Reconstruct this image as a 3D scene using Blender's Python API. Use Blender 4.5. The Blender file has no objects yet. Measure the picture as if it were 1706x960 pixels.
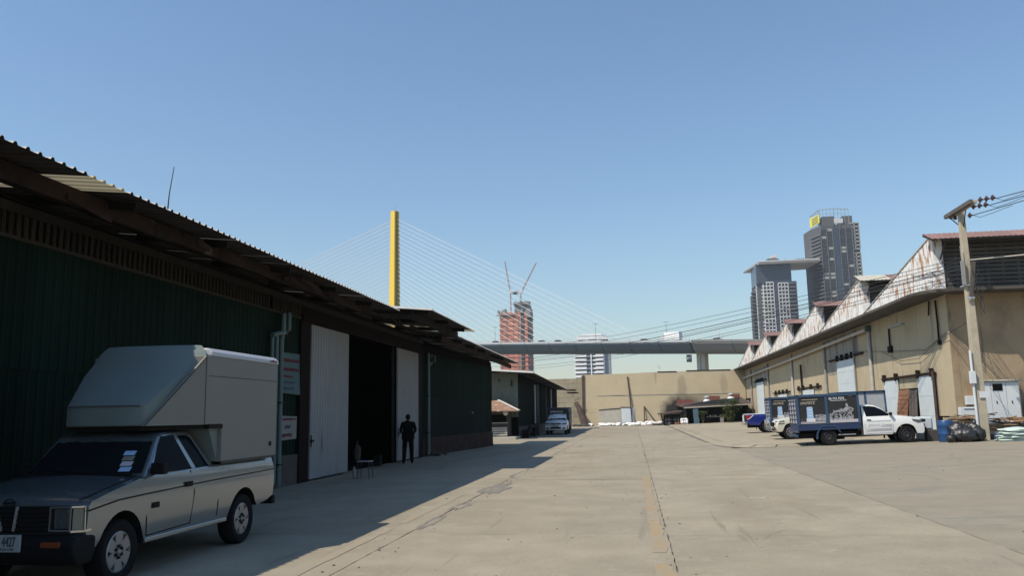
import bpy, bmesh, math, random
from math import radians as R, pi, sin, cos
from mathutils import Vector, Matrix, noise

# ------------------------------------------------------------------ scene, camera, sky, sun
S = bpy.context.scene
COL = S.collection
cam_d = bpy.data.cameras.new("camera")
cam = bpy.data.objects.new("camera", cam_d)
COL.objects.link(cam)
S.camera = cam
cam_d.sensor_width = 36.0
cam_d.lens = 29.226
cam_d.clip_start = 0.1
cam_d.clip_end = 9000
RT = Vector((0.98964, 0.14246, -0.01764))
FW = Vector((-0.13855, 0.97890, 0.15031))
RT.normalize(); FW.normalize()
UP = RT.cross(FW); UP.normalize(); RT = FW.cross(UP)
M = Matrix((RT, UP, -FW)).transposed().to_4x4()
M.translation = (0, 0, 1.66)
cam.matrix_world = M

LIGHT = Vector((0.56, 0.455, -1.0)).normalized()          # the way the sunlight travels
SUN_EL = math.asin(-LIGHT.z)
SUN_AZ = math.atan2(-LIGHT.x, -LIGHT.y)
W = bpy.data.worlds.new("World")
S.world = W
W.use_nodes = True
wn = W.node_tree
wn.nodes.clear()
sky = wn.nodes.new("ShaderNodeTexSky")
sky.sky_type = 'NISHITA'
sky.sun_disc = False
sky.sun_elevation = SUN_EL
sky.sun_rotation = SUN_AZ % (2 * pi)
sky.altitude = 0
sky.air_density = 1.45
sky.dust_density = 0.4
sky.ozone_density = 6.3
bg = wn.nodes.new("ShaderNodeBackground")
bg.inputs['Strength'].default_value = 0.138
wo = wn.nodes.new("ShaderNodeOutputWorld")
wn.links.new(sky.outputs[0], bg.inputs['Color'])
wn.links.new(bg.outputs[0], wo.inputs['Surface'])

sun_d = bpy.data.lights.new("sun", 'SUN')
sun_d.energy = 4.8
sun_d.angle = R(0.53)
sun_d.color = (1.0, 0.92, 0.79)
sun = bpy.data.objects.new("sun", sun_d)
COL.objects.link(sun)
sun.rotation_euler = LIGHT.to_track_quat('-Z', 'Y').to_euler()
sun.location = (-60, -60, 120)

S.view_settings.view_transform = 'Standard'
S.view_settings.look = 'None'
S.view_settings.exposure = 0.0
S.view_settings.gamma = 1.0
S.render.engine = 'CYCLES'
S.cycles.max_bounces = 6
S.cycles.diffuse_bounces = 1
S.cycles.glossy_bounces = 3
S.cycles.transmission_bounces = 4
S.cycles.volume_bounces = 0
S.cycles.use_denoising = True
rng = random.Random(11)

# ------------------------------------------------------------------ materials
def _n(nt, t, **kw):
    n = nt.nodes.new(t)
    for k, v in kw.items():
        setattr(n, k, v)
    return n

def mat(name, col, rough=0.8, metal=0.0, var=0.15, scale=4.0, stretch=(1, 1, 1), bump=0.0, bscale=40.0,
        stain=None, sscale=1.5, sthr=0.55, ssoft=0.12, sstretch=(1, 1, 1), rand=0.0, coat=0.0, spec=0.5, world=False,
        detail=5.0):
    """A procedural surface: a base colour broken by noise, an optional second stain colour, fine relief."""
    m = bpy.data.materials.new(name)
    m.use_nodes = True
    nt = m.node_tree
    p = nt.nodes['Principled BSDF']
    L = nt.links.new
    if world:
        src = _n(nt, 'ShaderNodeNewGeometry').outputs['Position']
    else:
        src = _n(nt, 'ShaderNodeTexCoord').outputs['Object']
    mp = _n(nt, 'ShaderNodeMapping')
    mp.inputs['Scale'].default_value = stretch
    L(src, mp.inputs['Vector'])
    nz = _n(nt, 'ShaderNodeTexNoise')
    nz.inputs['Scale'].default_value = scale
    nz.inputs['Detail'].default_value = detail
    nz.inputs['Roughness'].default_value = 0.6
    L(mp.outputs[0], nz.inputs['Vector'])
    cr = _n(nt, 'ShaderNodeMapRange')
    cr.inputs['From Min'].default_value = 0.25
    cr.inputs['From Max'].default_value = 0.75
    cr.inputs['To Min'].default_value = 1 - var
    cr.inputs['To Max'].default_value = 1 + var
    L(nz.outputs['Fac'], cr.inputs['Value'])
    fac = cr.outputs[0]
    if rand:
        oi = _n(nt, 'ShaderNodeObjectInfo')
        rr = _n(nt, 'ShaderNodeMapRange')
        rr.inputs['To Min'].default_value = 1 - rand
        rr.inputs['To Max'].default_value = 1 + rand
        L(oi.outputs['Random'], rr.inputs['Value'])
        mm = _n(nt, 'ShaderNodeMath', operation='MULTIPLY')
        L(fac, mm.inputs[0]); L(rr.outputs[0], mm.inputs[1])
        fac = mm.outputs[0]
    mul = _n(nt, 'ShaderNodeVectorMath', operation='SCALE')
    mul.inputs[0].default_value = col[:3]
    L(fac, mul.inputs['Scale'])
    out = mul.outputs[0]
    if stain is not None:
        for (sc_, ss, th, so, st) in (stain if isinstance(stain, list) else [(stain, sscale, sthr, ssoft, sstretch)]):
            mp2 = _n(nt, 'ShaderNodeMapping')
            mp2.inputs['Scale'].default_value = st
            mp2.inputs['Location'].default_value = (3.1 * th, 1.7, 5.3 * ss)
            L(src, mp2.inputs['Vector'])
            n2 = _n(nt, 'ShaderNodeTexNoise')
            n2.inputs['Scale'].default_value = ss
            n2.inputs['Detail'].default_value = 6
            n2.inputs['Roughness'].default_value = 0.65
            L(mp2.outputs[0], n2.inputs['Vector'])
            r2 = _n(nt, 'ShaderNodeMapRange')
            r2.inputs['From Min'].default_value = th
            r2.inputs['From Max'].default_value = th + so
            L(n2.outputs['Fac'], r2.inputs['Value'])
            mx = _n(nt, 'ShaderNodeMix', data_type='RGBA')
            L(r2.outputs[0], mx.inputs['Factor'])
            L(out, mx.inputs['A'])
            mx.inputs['B'].default_value = (*sc_[:3], 1)
            out = mx.outputs['Result']
    L(out, p.inputs['Base Color'])
    p.inputs['Roughness'].default_value = rough
    p.inputs['Metallic'].default_value = metal
    p.inputs['Specular IOR Level'].default_value = spec
    if coat:
        p.inputs['Coat Weight'].default_value = coat
        p.inputs['Coat Roughness'].default_value = 0.08
    if bump:
        nb = _n(nt, 'ShaderNodeTexNoise')
        nb.inputs['Scale'].default_value = bscale
        nb.inputs['Detail'].default_value = 4
        L(src, nb.inputs['Vector'])
        b = _n(nt, 'ShaderNodeBump')
        b.inputs['Strength'].default_value = bump
        b.inputs['Distance'].default_value = 0.02
        L(nb.outputs['Fac'], b.inputs['Height'])
        L(b.outputs[0], p.inputs['Normal'])
    return m

def glass(name, col=(0.01, 0.012, 0.015), rough=0.05):
    m = bpy.data.materials.new(name)
    m.use_nodes = True
    p = m.node_tree.nodes['Principled BSDF']
    p.inputs['Base Color'].default_value = (*col, 1)
    p.inputs['Roughness'].default_value = rough
    p.inputs['Specular IOR Level'].default_value = 0.3
    p.inputs['IOR'].default_value = 1.22
    return m

K = {}
K['concrete_yard'] = mat('concrete_yard', (0.315, 0.272, 0.200), 0.9, var=0.17, scale=0.9, bump=0.5, spec=0.25, bscale=55, world=True, rand=0.05,
    stain=[((0.262, 0.222, 0.157), 0.35, 0.53, 0.16, (1, 0.45, 1)), ((0.35, 0.31, 0.235), 2.2, 0.58, 0.12, (1, 1, 1)), ((0.20, 0.17, 0.122), 70.0, 0.56, 0.10, (1, 1, 1)), ((0.38, 0.34, 0.26), 45.0, 0.60, 0.08, (1, 1, 1)),
           ((0.19, 0.168, 0.13), 1.3, 0.60, 0.12, (2.2, 0.13, 1)), ((0.17, 0.15, 0.115), 16.0, 0.61, 0.1, (1, 1, 1)), ((0.11, 0.10, 0.085), 1.9, 0.71, 0.03, (1, 1, 1)),
           ((0.298, 0.217, 0.117), 0.8, 0.68, 0.1, (1, 1, 1))])
K['asphalt_lane'] = mat('asphalt_lane', (0.275, 0.24, 0.18), 0.9, var=0.15, scale=1.1, bump=0.5, bscale=60, world=True, spec=0.25,
    stain=[((0.29, 0.25, 0.18), 0.28, 0.47, 0.16, (0.6, 1.5, 1)), ((0.225, 0.208, 0.172), 0.7, 0.56, 0.16, (0.5, 1.6, 1)),
           ((0.31, 0.28, 0.21), 9.0, 0.60, 0.1, (1, 1, 1)), ((0.16, 0.145, 0.115), 70.0, 0.56, 0.1, (1, 1, 1)), ((0.13, 0.12, 0.1), 1.4, 0.64, 0.1, (0.2, 2.2, 1))])
K['apron'] = mat('apron_concrete', (0.33, 0.28, 0.195), 0.9, var=0.14, scale=1.3, bump=0.4, bscale=45, world=True,
    stain=[((0.182, 0.161, 0.130), 0.7, 0.56, 0.16, (1, 1, 1)), ((0.146, 0.131, 0.108), 12.0, 0.63, 0.1, (1, 1, 1))])
K['yard_dirt'] = mat('yard_dirt', (0.155, 0.135, 0.10), 0.95, var=0.3, scale=6, bump=0.6, world=True)
K['ground'] = mat('ground_dirt', (0.2, 0.18, 0.14), 0.95, var=0.2, scale=0.05, world=True)
K['broken'] = mat('broken_concrete', (0.20, 0.18, 0.145), 0.95, var=0.35, scale=9, bump=1.0, bscale=30, world=True)
def worn_paint(name, col, under, thr, so=0.16):
    return mat(name, col, 0.85, var=0.15, scale=5, world=True, bump=0.3, bscale=55,
               stain=[(under, 3.0, thr, so, (1.6, 0.5, 1)), (under, 22.0, 0.57, 0.1, (1, 1, 1))])
K['yellow_worn'] = worn_paint('yellow_paint_worn', (0.335, 0.24, 0.125), (0.305, 0.255, 0.178), 0.42)
K['yellow_faint'] = worn_paint('yellow_paint_faint', (0.31, 0.245, 0.155), (0.295, 0.253, 0.182), 0.36, 0.14)
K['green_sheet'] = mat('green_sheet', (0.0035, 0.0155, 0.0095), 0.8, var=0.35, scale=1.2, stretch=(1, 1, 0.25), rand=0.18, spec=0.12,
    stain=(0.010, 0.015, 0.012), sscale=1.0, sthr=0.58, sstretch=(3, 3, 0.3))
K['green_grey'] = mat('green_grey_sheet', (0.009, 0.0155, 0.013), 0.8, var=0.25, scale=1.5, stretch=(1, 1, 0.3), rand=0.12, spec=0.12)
K['green_pale'] = mat('pale_green_sheet', (0.155, 0.18, 0.14), 0.8, var=0.25, scale=1.2, stretch=(1, 1, 0.3), stain=(0.2, 0.2, 0.17), sscale=1.3)
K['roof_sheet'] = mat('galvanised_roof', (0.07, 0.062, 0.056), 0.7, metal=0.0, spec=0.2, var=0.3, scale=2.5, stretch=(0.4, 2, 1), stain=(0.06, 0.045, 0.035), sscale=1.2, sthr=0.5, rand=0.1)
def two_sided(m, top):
    """Sheet with sunlit brightness painted on its upper face, dark and grimy below."""
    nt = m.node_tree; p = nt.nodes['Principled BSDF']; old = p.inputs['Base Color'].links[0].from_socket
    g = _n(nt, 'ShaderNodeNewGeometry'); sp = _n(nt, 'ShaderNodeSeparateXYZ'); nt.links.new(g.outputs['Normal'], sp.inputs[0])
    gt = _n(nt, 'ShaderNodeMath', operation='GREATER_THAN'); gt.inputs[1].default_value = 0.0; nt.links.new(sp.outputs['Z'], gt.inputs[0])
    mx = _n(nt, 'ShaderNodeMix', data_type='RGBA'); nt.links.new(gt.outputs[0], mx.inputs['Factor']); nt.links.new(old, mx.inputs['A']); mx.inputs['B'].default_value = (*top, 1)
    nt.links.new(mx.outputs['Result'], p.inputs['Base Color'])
two_sided(K['roof_sheet'], (0.42, 0.41, 0.39))  # sunlit rib tops put into the upper face colour
K['skylight'] = None
K['dark_timber'] = mat('dark_timber', (0.016, 0.013, 0.011), 0.9, spec=0.15, var=0.35, scale=3, stretch=(3, 0.5, 3), bump=0.3, rand=0.15)
K['rusty_beam'] = mat('rusty_beam', (0.03, 0.018, 0.0135), 0.9, spec=0.15, var=0.35, scale=2.5, bump=0.3, bscale=25,
    stain=[((0.10, 0.085, 0.065), 1.1, 0.62, 0.06, (1, 1, 1)), ((0.012, 0.010, 0.009), 0.8, 0.56, 0.1, (1, 1, 1))])
K['slat_grey'] = mat('slat_grey', (0.036, 0.033, 0.028), 0.9, spec=0.15, var=0.2, scale=4, rand=0.2)
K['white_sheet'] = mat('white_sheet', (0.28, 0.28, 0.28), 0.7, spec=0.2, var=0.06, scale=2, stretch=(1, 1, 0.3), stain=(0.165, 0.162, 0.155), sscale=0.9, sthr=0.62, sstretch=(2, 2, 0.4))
K['maroon'] = mat('maroon_steel', (0.011, 0.006, 0.005), 0.85, spec=0.12, var=0.3)
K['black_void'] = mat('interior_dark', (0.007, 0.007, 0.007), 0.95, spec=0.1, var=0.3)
K['plinth'] = mat('cement_plinth', (0.08, 0.074, 0.066), 0.9, spec=0.2, var=0.25, scale=3, bump=0.4, stain=(0.08, 0.07, 0.06), sscale=1.5)
K['red_plinth'] = mat('red_brick_plinth', (0.046, 0.026, 0.02), 0.9, spec=0.15, var=0.3, scale=3, bump=0.5, rand=0.1, stain=(0.045, 0.042, 0.037), sscale=2.0, sthr=0.52)
K['pvc'] = mat('pvc_teal', (0.075, 0.125, 0.125), 0.5, var=0.1, scale=2)
K['pvc_white'] = mat('pvc_grey', (0.45, 0.46, 0.45), 0.5, var=0.1, scale=2)
K['black_metal'] = mat('black_metal', (0.012, 0.012, 0.012), 0.6, spec=0.2, var=0.2)
K['bright_edge'] = mat('bright_edge', (0.75, 0.73, 0.68), 0.5, var=0.1)  # near-white, painted as sunlit on the roof edge strips
K['teal_board'] = mat('teal_board', (0.035, 0.10, 0.105), 0.6, var=0.08)
K['paper'] = mat('paper_white', (0.22, 0.21, 0.205), 0.8, var=0.06)
K['red_ink'] = mat('red_print', (0.12, 0.016, 0.02), 0.8, var=0.1)
K['dark_ink'] = mat('dark_print', (0.05, 0.07, 0.08), 0.8, var=0.1)
K['blue_ink'] = mat('blue_print', (0.04, 0.045, 0.12), 0.8, var=0.1)

# right side
K['beige_wall'] = mat('beige_wall', (0.455, 0.375, 0.245), 0.9, var=0.10, scale=0.8, bump=0.25, bscale=20,
    stain=[((0.37, 0.30, 0.195), 0.35, 0.54, 0.2, (1, 1, 1)), ((0.25, 0.215, 0.16), 0.8, 0.57, 0.12, (2.4, 2.4, 0.2)), ((0.15, 0.135, 0.11), 0.9, 0.62, 0.08, (1.6, 1.6, 0.35)), ((0.54, 0.47, 0.34), 1.7, 0.66, 0.03, (1, 1, 1))])
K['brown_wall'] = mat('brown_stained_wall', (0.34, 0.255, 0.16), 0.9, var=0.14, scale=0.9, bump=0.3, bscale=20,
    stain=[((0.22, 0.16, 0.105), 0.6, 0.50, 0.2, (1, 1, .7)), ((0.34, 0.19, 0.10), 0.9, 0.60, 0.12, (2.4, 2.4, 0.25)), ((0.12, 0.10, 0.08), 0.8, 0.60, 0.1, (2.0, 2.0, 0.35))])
K['site_slab'] = mat('site_slab', (0.48, 0.25, 0.185), 0.9, var=0.2, scale=0.4)
K['soot_wall'] = mat('grey_wall', (0.30, 0.28, 0.235), 0.9, var=0.2, scale=0.7, stretch=(1.5, 1.5, 0.4), bump=0.2,
    stain=[((0.13, 0.125, 0.11), 0.6, 0.5, 0.15, (1.4, 1.4, 0.35))])
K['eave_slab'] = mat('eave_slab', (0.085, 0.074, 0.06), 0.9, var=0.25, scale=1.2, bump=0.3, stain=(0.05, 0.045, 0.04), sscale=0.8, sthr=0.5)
K['rusty_white'] = mat('rusty_white_sheet', (0.84, 0.83, 0.80), 0.7, var=0.05, scale=1.5,
    stain=[((0.70, 0.60, 0.47), 1.0, 0.57, 0.2, (3.4, 3.4, 0.5)), ((0.44, 0.23, 0.10), 1.6, 0.51, 0.10, (2.2, 2.2, 0.6)), ((0.27, 0.125, 0.055), 4.0, 0.57, 0.06, (2.2, 2.2, 0.35)), ((0.40, 0.37, 0.33), 3.0, 0.66, 0.05, (1, 1, 1))])
K['brown_roof'] = mat('brown_roof', (0.235, 0.135, 0.115), 0.7, var=0.14, scale=1.5, stretch=(3, 0.5, 1), rand=0.1)
K['louvre'] = mat('louvre_grey', (0.095, 0.086, 0.074), 0.9, var=0.25, scale=1.5, rand=0.12)
K['conc_light'] = mat('light_concrete', (0.44, 0.41, 0.34), 0.9, var=0.12, scale=2, bump=0.2, stain=(0.33, 0.3, 0.25), sscale=1.0, sthr=0.58)
K['pale_door'] = mat('pale_blue_door', (0.56, 0.61, 0.62), 0.7, var=0.08, scale=2, stain=[((0.42, 0.40, 0.36), 1.2, 0.62, 0.1, (2.5, 2.5, 0.4))])
K['rust_panel'] = mat('rust_brown_panel', (0.24, 0.11, 0.055), 0.85, var=0.25, scale=5, stain=(0.36, 0.19, 0.09), sscale=5, sthr=0.55, stretch=(1, 1, 3), rand=0.12)
K['grey_plank'] = mat('grey_plank', (0.10, 0.085, 0.075), 0.85, var=0.2, rand=0.15)
K['pipe_grey'] = mat('pipe_grey', (0.27, 0.26, 0.25), 0.6, var=0.2, scale=2)
K['pipe_lt'] = mat('pipe_light', (0.45, 0.43, 0.40), 0.6, var=0.2, scale=2)
K['pole_conc'] = mat('pole_concrete', (0.43, 0.37, 0.27), 0.9, var=0.15, scale=3, bump=0.3, stain=(0.28, 0.24, 0.19), sscale=1.3, sthr=0.57, sstretch=(3, 3, 0.4))
K['cable'] = mat('cable_black', (0.025, 0.025, 0.03), 0.6, var=0.1)
K['cable_pale'] = mat('cable_pale', (0.5, 0.46, 0.38), 0.6, var=0.1)
K['insulator'] = mat('insulator_brown', (0.07, 0.035, 0.035), 0.3, var=0.1)
K['galv'] = mat('galvanised', (0.5, 0.5, 0.5), 0.45, metal=0.6, var=0.15)
K['cab_white'] = mat('cabinet_white', (0.62, 0.64, 0.64), 0.5, var=0.06, scale=1.5, stain=(0.48, 0.47, 0.43), sscale=1.2, sthr=0.62, sstretch=(2, 2, 0.5))
K['drum_blue'] = mat('drum_blue', (0.014, 0.06, 0.17), 0.4, var=0.12)
K['bag_black'] = mat('bag_black', (0.028, 0.028, 0.03), 0.35, var=0.3, scale=6, bump=0.9, bscale=14)
K['bag_mint'] = mat('sack_mint', (0.50, 0.60, 0.54), 0.7, var=0.12, scale=5, bump=0.7, bscale=12)
K['bag_white'] = mat('sack_white', (0.80, 0.78, 0.76), 0.7, var=0.15, scale=8, bump=0.7, bscale=14, rand=0.15)
K['wood'] = mat('scrap_wood', (0.38, 0.23, 0.115), 0.8, var=0.25, scale=6, stretch=(1, 4, 4), rand=0.35)
K['far_wall'] = None
K['block_wall'] = mat('grey_block_wall', (0.33, 0.28, 0.195), 0.95, var=0.2, scale=0.9, bump=0.5, bscale=8, stain=(0.2, 0.175, 0.13), sscale=0.7, sthr=0.55)
K['rust_roof'] = mat('rusty_roof', (0.27, 0.155, 0.10), 0.8, var=0.25, scale=2, stain=(0.5, 0.44, 0.36), sscale=1.6, sthr=0.56, sstretch=(1, 3, 1))
K['pale_plank'] = mat('pale_plank', (0.38, 0.36, 0.31), 0.85, var=0.2, rand=0.15)
K['rust_red'] = mat('rust_red_sheet', (0.21, 0.075, 0.055), 0.8, var=0.2, scale=1.5)
K['tarp_dark'] = mat('tarp_dark', (0.022, 0.026, 0.03), 0.7, var=0.3)
K['leaf'] = mat('leaf_green', (0.11, 0.15, 0.035), 0.7, var=0.5, scale=3)
K['leaf_dark'] = mat('leaf_dark', (0.065, 0.095, 0.024), 0.7, var=0.4, scale=3)
K['bark'] = mat('bark', (0.10, 0.075, 0.05), 0.9, var=0.3)
K['trunk_dark'] = mat('trunk_dark', (0.075, 0.05, 0.042), 0.9, var=0.4, scale=3, bump=0.5, bscale=12)

# far things
K['bridge'] = mat('bridge_steel', (0.085, 0.122, 0.142), 0.7, var=0.1, scale=0.05, stain=(0.14, 0.16, 0.16), sscale=0.12, sthr=0.55)
K['bridge_lt'] = mat('bridge_parapet', (0.42, 0.44, 0.45), 0.7, var=0.08, scale=0.1)
K['viaduct'] = mat('viaduct_concrete', (0.20, 0.195, 0.185), 0.85, var=0.1, scale=0.1)
K['pylon'] = mat('pylon_yellow', (0.80, 0.54, 0.05), 0.6, var=0.04, scale=0.05)
K['pylon_edge'] = mat('pylon_edge', (0.26, 0.19, 0.05), 0.7, var=0.1)
K['stay'] = mat('stay_cable', (0.70, 0.68, 0.66), 0.6, var=0.05)
K['orange_net'] = mat('orange_net', (0.60, 0.23, 0.155), 0.9, var=0.15, scale=0.25, rand=0.14, stain=[((0.40, 0.24, 0.18), 0.2, 0.58, 0.1, (1, 1, 1))])
K['site_grey'] = mat('site_concrete', (0.27, 0.27, 0.26), 0.9, var=0.25, scale=0.4)
K['crane'] = mat('crane_paint', (0.42, 0.22, 0.2), 0.7, var=0.1)
K['apt_white'] = mat('apartment_white', (0.84, 0.84, 0.83), 0.8, var=0.06, scale=0.2)
K['apt_grey'] = mat('apartment_grey', (0.30, 0.33, 0.34), 0.8, var=0.1, scale=0.2)
K['apt_glass'] = mat('apartment_glass', (0.17, 0.19, 0.21), 0.3, var=0.3, scale=0.4)
K['condo_dark'] = mat('condo_dark', (0.098, 0.098, 0.103), 0.7, var=0.12, scale=0.15)
K['condo_mid'] = mat('condo_mid', (0.135, 0.135, 0.138), 0.7, var=0.12, scale=0.1)
K['condo_void'] = mat('condo_void', (0.045, 0.047, 0.056), 0.5, var=0.3, scale=0.2)
K['condo_glass'] = mat('condo_glass', (0.05, 0.06, 0.085), 0.25, var=0.2, scale=0.1)
K['condo_white'] = mat('condo_white', (0.56, 0.56, 0.55), 0.8, var=0.05)
K['condo_pale'] = mat('condo_pale', (0.34, 0.34, 0.31), 0.8, var=0.06)
K['sky_deck'] = mat('sky_deck', (0.62, 0.57, 0.55), 0.7, var=0.06)
K['banner'] = mat('banner_yellow', (0.75, 0.66, 0.08), 0.8, var=0.05)

# vehicles
K['silver'] = mat('silver_paint', (0.21, 0.25, 0.275), 0.24, metal=0.65, var=0.05, scale=1.5, coat=0.7, stain=(0.20, 0.225, 0.235), sscale=1.4, sthr=0.6, ssoft=0.2)
K['canvas'] = mat('box_front_grey', (0.135, 0.17, 0.162), 0.7, var=0.06, scale=1.5, bump=0.1)
K['box_beige'] = mat('box_side_beige', (0.172, 0.176, 0.156), 0.65, var=0.05, scale=1.2)
K['box_trim'] = mat('box_trim_white', (0.42, 0.43, 0.45), 0.5, var=0.05)
K['tyre'] = mat('tyre', (0.012, 0.012, 0.0125), 0.9, var=0.3, spec=0.15)
K['rim'] = mat('rim_alloy', (0.28, 0.285, 0.285), 0.35, metal=0.5, var=0.08)
K['rim_steel'] = mat('rim_steel', (0.035, 0.035, 0.037), 0.5, metal=0.3, var=0.2)
K['trim_black'] = mat('trim_black', (0.009, 0.009, 0.0095), 0.7, var=0.2, spec=0.15)
K['under'] = mat('underbody', (0.012, 0.012, 0.012), 0.95, var=0.2, spec=0.2)
K['chrome'] = mat('chrome', (0.6, 0.6, 0.6), 0.2, metal=0.9, var=0.05)
K['lamp'] = mat('lamp_glass', (0.11, 0.115, 0.12), 0.12, metal=0.4, var=0.2, scale=25)
K['lamp_amber'] = mat('lamp_amber', (0.20, 0.045, 0.012), 0.3, var=0.1)
K['lamp_cream'] = mat('lamp_cream', (0.20, 0.19, 0.145), 0.25, var=0.1)
K['lamp_red'] = mat('lamp_red', (0.26, 0.02, 0.018), 0.25, var=0.1)
K['plate'] = mat('plate_white', (0.30, 0.32, 0.315), 0.6, var=0.04)
K['glass'] = glass('tinted_glass'); K['glass_side'] = glass('side_glass', (0.006, 0.008, 0.012)); K['glass_side'].node_tree.nodes['Principled BSDF'].inputs['Specular IOR Level'].default_value = 0.08
K['glass_dark'] = glass('dark_glass', (0.006, 0.007, 0.009), 0.07)
K['white_paint'] = mat('white_paint', (0.74, 0.74, 0.71), 0.35, var=0.03, coat=0.5)
K['cream_paint'] = mat('cream_paint', (0.60, 0.58, 0.47), 0.35, var=0.04, coat=0.5)
K['blue_paint'] = mat('blue_paint', (0.012, 0.025, 0.20), 0.3, metal=0.2, var=0.05, coat=0.7)
K['frame_blue'] = mat('frame_blue', (0.03, 0.065, 0.125), 0.55, var=0.15)
K['sill_blue'] = mat('sill_blue', (0.014, 0.03, 0.085), 0.5, var=0.15)
K['ad_black'] = mat('advert_black', (0.018, 0.0175, 0.0175), 0.5, var=0.5, scale=1.2)
K['ad_grey'] = mat('advert_grey', (0.32, 0.32, 0.33), 0.6, var=0.35, scale=12)
K['ad_white'] = mat('advert_white', (0.66, 0.66, 0.66), 0.6, var=0.1)
K['ad_pale'] = mat('advert_pale', (0.45, 0.42, 0.45), 0.6, var=0.15, scale=3)
K['ad_bottle'] = mat('advert_bottle', (0.30, 0.46, 0.66), 0.6, var=0.1)
K['ad_gold'] = mat('advert_gold', (0.46, 0.40, 0.30), 0.6, var=0.1)
K['door_grey'] = mat('door_decal_grey', (0.42, 0.42, 0.43), 0.5, var=0.08, scale=3)
K['mesh_grey'] = mat('mesh_panel_grey', (0.36, 0.38, 0.40), 0.7, var=0.1, scale=8)
# person
K['cloth_dark'] = mat('dark_clothes', (0.006, 0.006, 0.0065), 0.95, spec=0.1, var=0.3, scale=8)
K['trousers'] = mat('dark_trousers', (0.012, 0.012, 0.014), 0.95, var=0.3, scale=8)
K['skin'] = mat('skin', (0.09, 0.048, 0.032), 0.8, spec=0.2, var=0.1)
K['hair'] = mat('hair_black', (0.006, 0.0055, 0.0055), 0.8, spec=0.15, var=0.2)

def far_wall_material():
    """Weathered rendered wall: faint courses, streaks, and one big smoke stain with its own outline."""
    m = mat('far_wall_render', (0.51, 0.42, 0.275), 0.92, var=0.07, scale=0.7, world=True, bump=0.2, bscale=12,
            stain=[((0.50, 0.42, 0.275), 0.5, 0.53, 0.12, (1, 1, 1)), ((0.37, 0.28, 0.15), 0.8, 0.63, 0.12, (1.6, 1.6, 0.22)),
                   ((0.33, 0.26, 0.16), 0.25, 0.62, 0.1, (0.35, 1, 5.0))])
    nt = m.node_tree
    L = nt.links.new
    p = nt.nodes['Principled BSDF']
    old = p.inputs['Base Color'].links[0].from_socket
    g = _n(nt, 'ShaderNodeNewGeometry')
    def blot(cx, cz, rx, rz, col, amt, src):
        sp = _n(nt, 'ShaderNodeSeparateXYZ'); L(g.outputs['Position'], sp.inputs[0])
        def lin(s, c, r):
            a = _n(nt, 'ShaderNodeMath', operation='SUBTRACT'); L(s, a.inputs[0]); a.inputs[1].default_value = c
            b = _n(nt, 'ShaderNodeMath', operation='DIVIDE'); L(a.outputs[0], b.inputs[0]); b.inputs[1].default_value = r
            q = _n(nt, 'ShaderNodeMath', operation='MULTIPLY'); L(b.outputs[0], q.inputs[0]); L(b.outputs[0], q.inputs[1])
            return q.outputs[0]
        s_ = _n(nt, 'ShaderNodeMath', operation='ADD'); L(lin(sp.outputs['X'], cx, rx), s_.inputs[0]); L(lin(sp.outputs['Z'], cz, rz), s_.inputs[1])
        nz = _n(nt, 'ShaderNodeTexNoise'); nz.inputs['Scale'].default_value = 1.1; nz.inputs['Detail'].default_value = 6
        L(g.outputs['Position'], nz.inputs['Vector'])
        ad = _n(nt, 'ShaderNodeMath', operation='ADD'); L(s_.outputs[0], ad.inputs[0]); L(nz.outputs['Fac'], ad.inputs[1])
        mr = _n(nt, 'ShaderNodeMapRange')
        mr.inputs['From Min'].default_value = 1.75; mr.inputs['From Max'].default_value = 0.95
        mr.inputs['To Min'].default_value = 0; mr.inputs['To Max'].default_value = amt
        L(ad.outputs[0], mr.inputs['Value'])
        mx = _n(nt, 'ShaderNodeMix', data_type='RGBA')
        L(mr.outputs[0], mx.inputs['Factor']); L(src, mx.inputs['A']); mx.inputs['B'].default_value = (*col, 1)
        return mx.outputs['Result']
    o = blot(6.0, 1.6, 2.6, 2.1, (0.035, 0.032, 0.028), 1.0, old)
    o = blot(8.2, 3.3, 2.6, 0.45, (0.2, 0.165, 0.11), 0.6, o)
    o = blot(6.2, 4.6, 0.6, 1.6, (0.3, 0.25, 0.165), 0.6, o)
    o = blot(11.3, 5.0, 0.5, 1.2, (0.36, 0.295, 0.19), 0.6, o)
    L(o, p.inputs['Base Color'])
    return m
K['far_wall'] = far_wall_material()

def skylight_material():
    m = bpy.data.materials.new('translucent_sheet')
    m.use_nodes = True
    nt = m.node_tree
    p = nt.nodes['Principled BSDF']
    p.inputs['Base Color'].default_value = (0.62, 0.54, 0.36, 1)
    p.inputs['Roughness'].default_value = 0.6
    t = _n(nt, 'ShaderNodeBsdfTranslucent')
    t.inputs['Color'].default_value = (0.36, 0.31, 0.20, 1)
    mx = _n(nt, 'ShaderNodeMixShader')
    mx.inputs[0].default_value = 0.45
    nt.links.new(p.outputs[0], mx.inputs[1]); nt.links.new(t.outputs[0], mx.inputs[2])
    nt.links.new(mx.outputs[0], nt.nodes['Material Output'].inputs['Surface'])
    return m
K['skylight'] = skylight_material()

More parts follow.
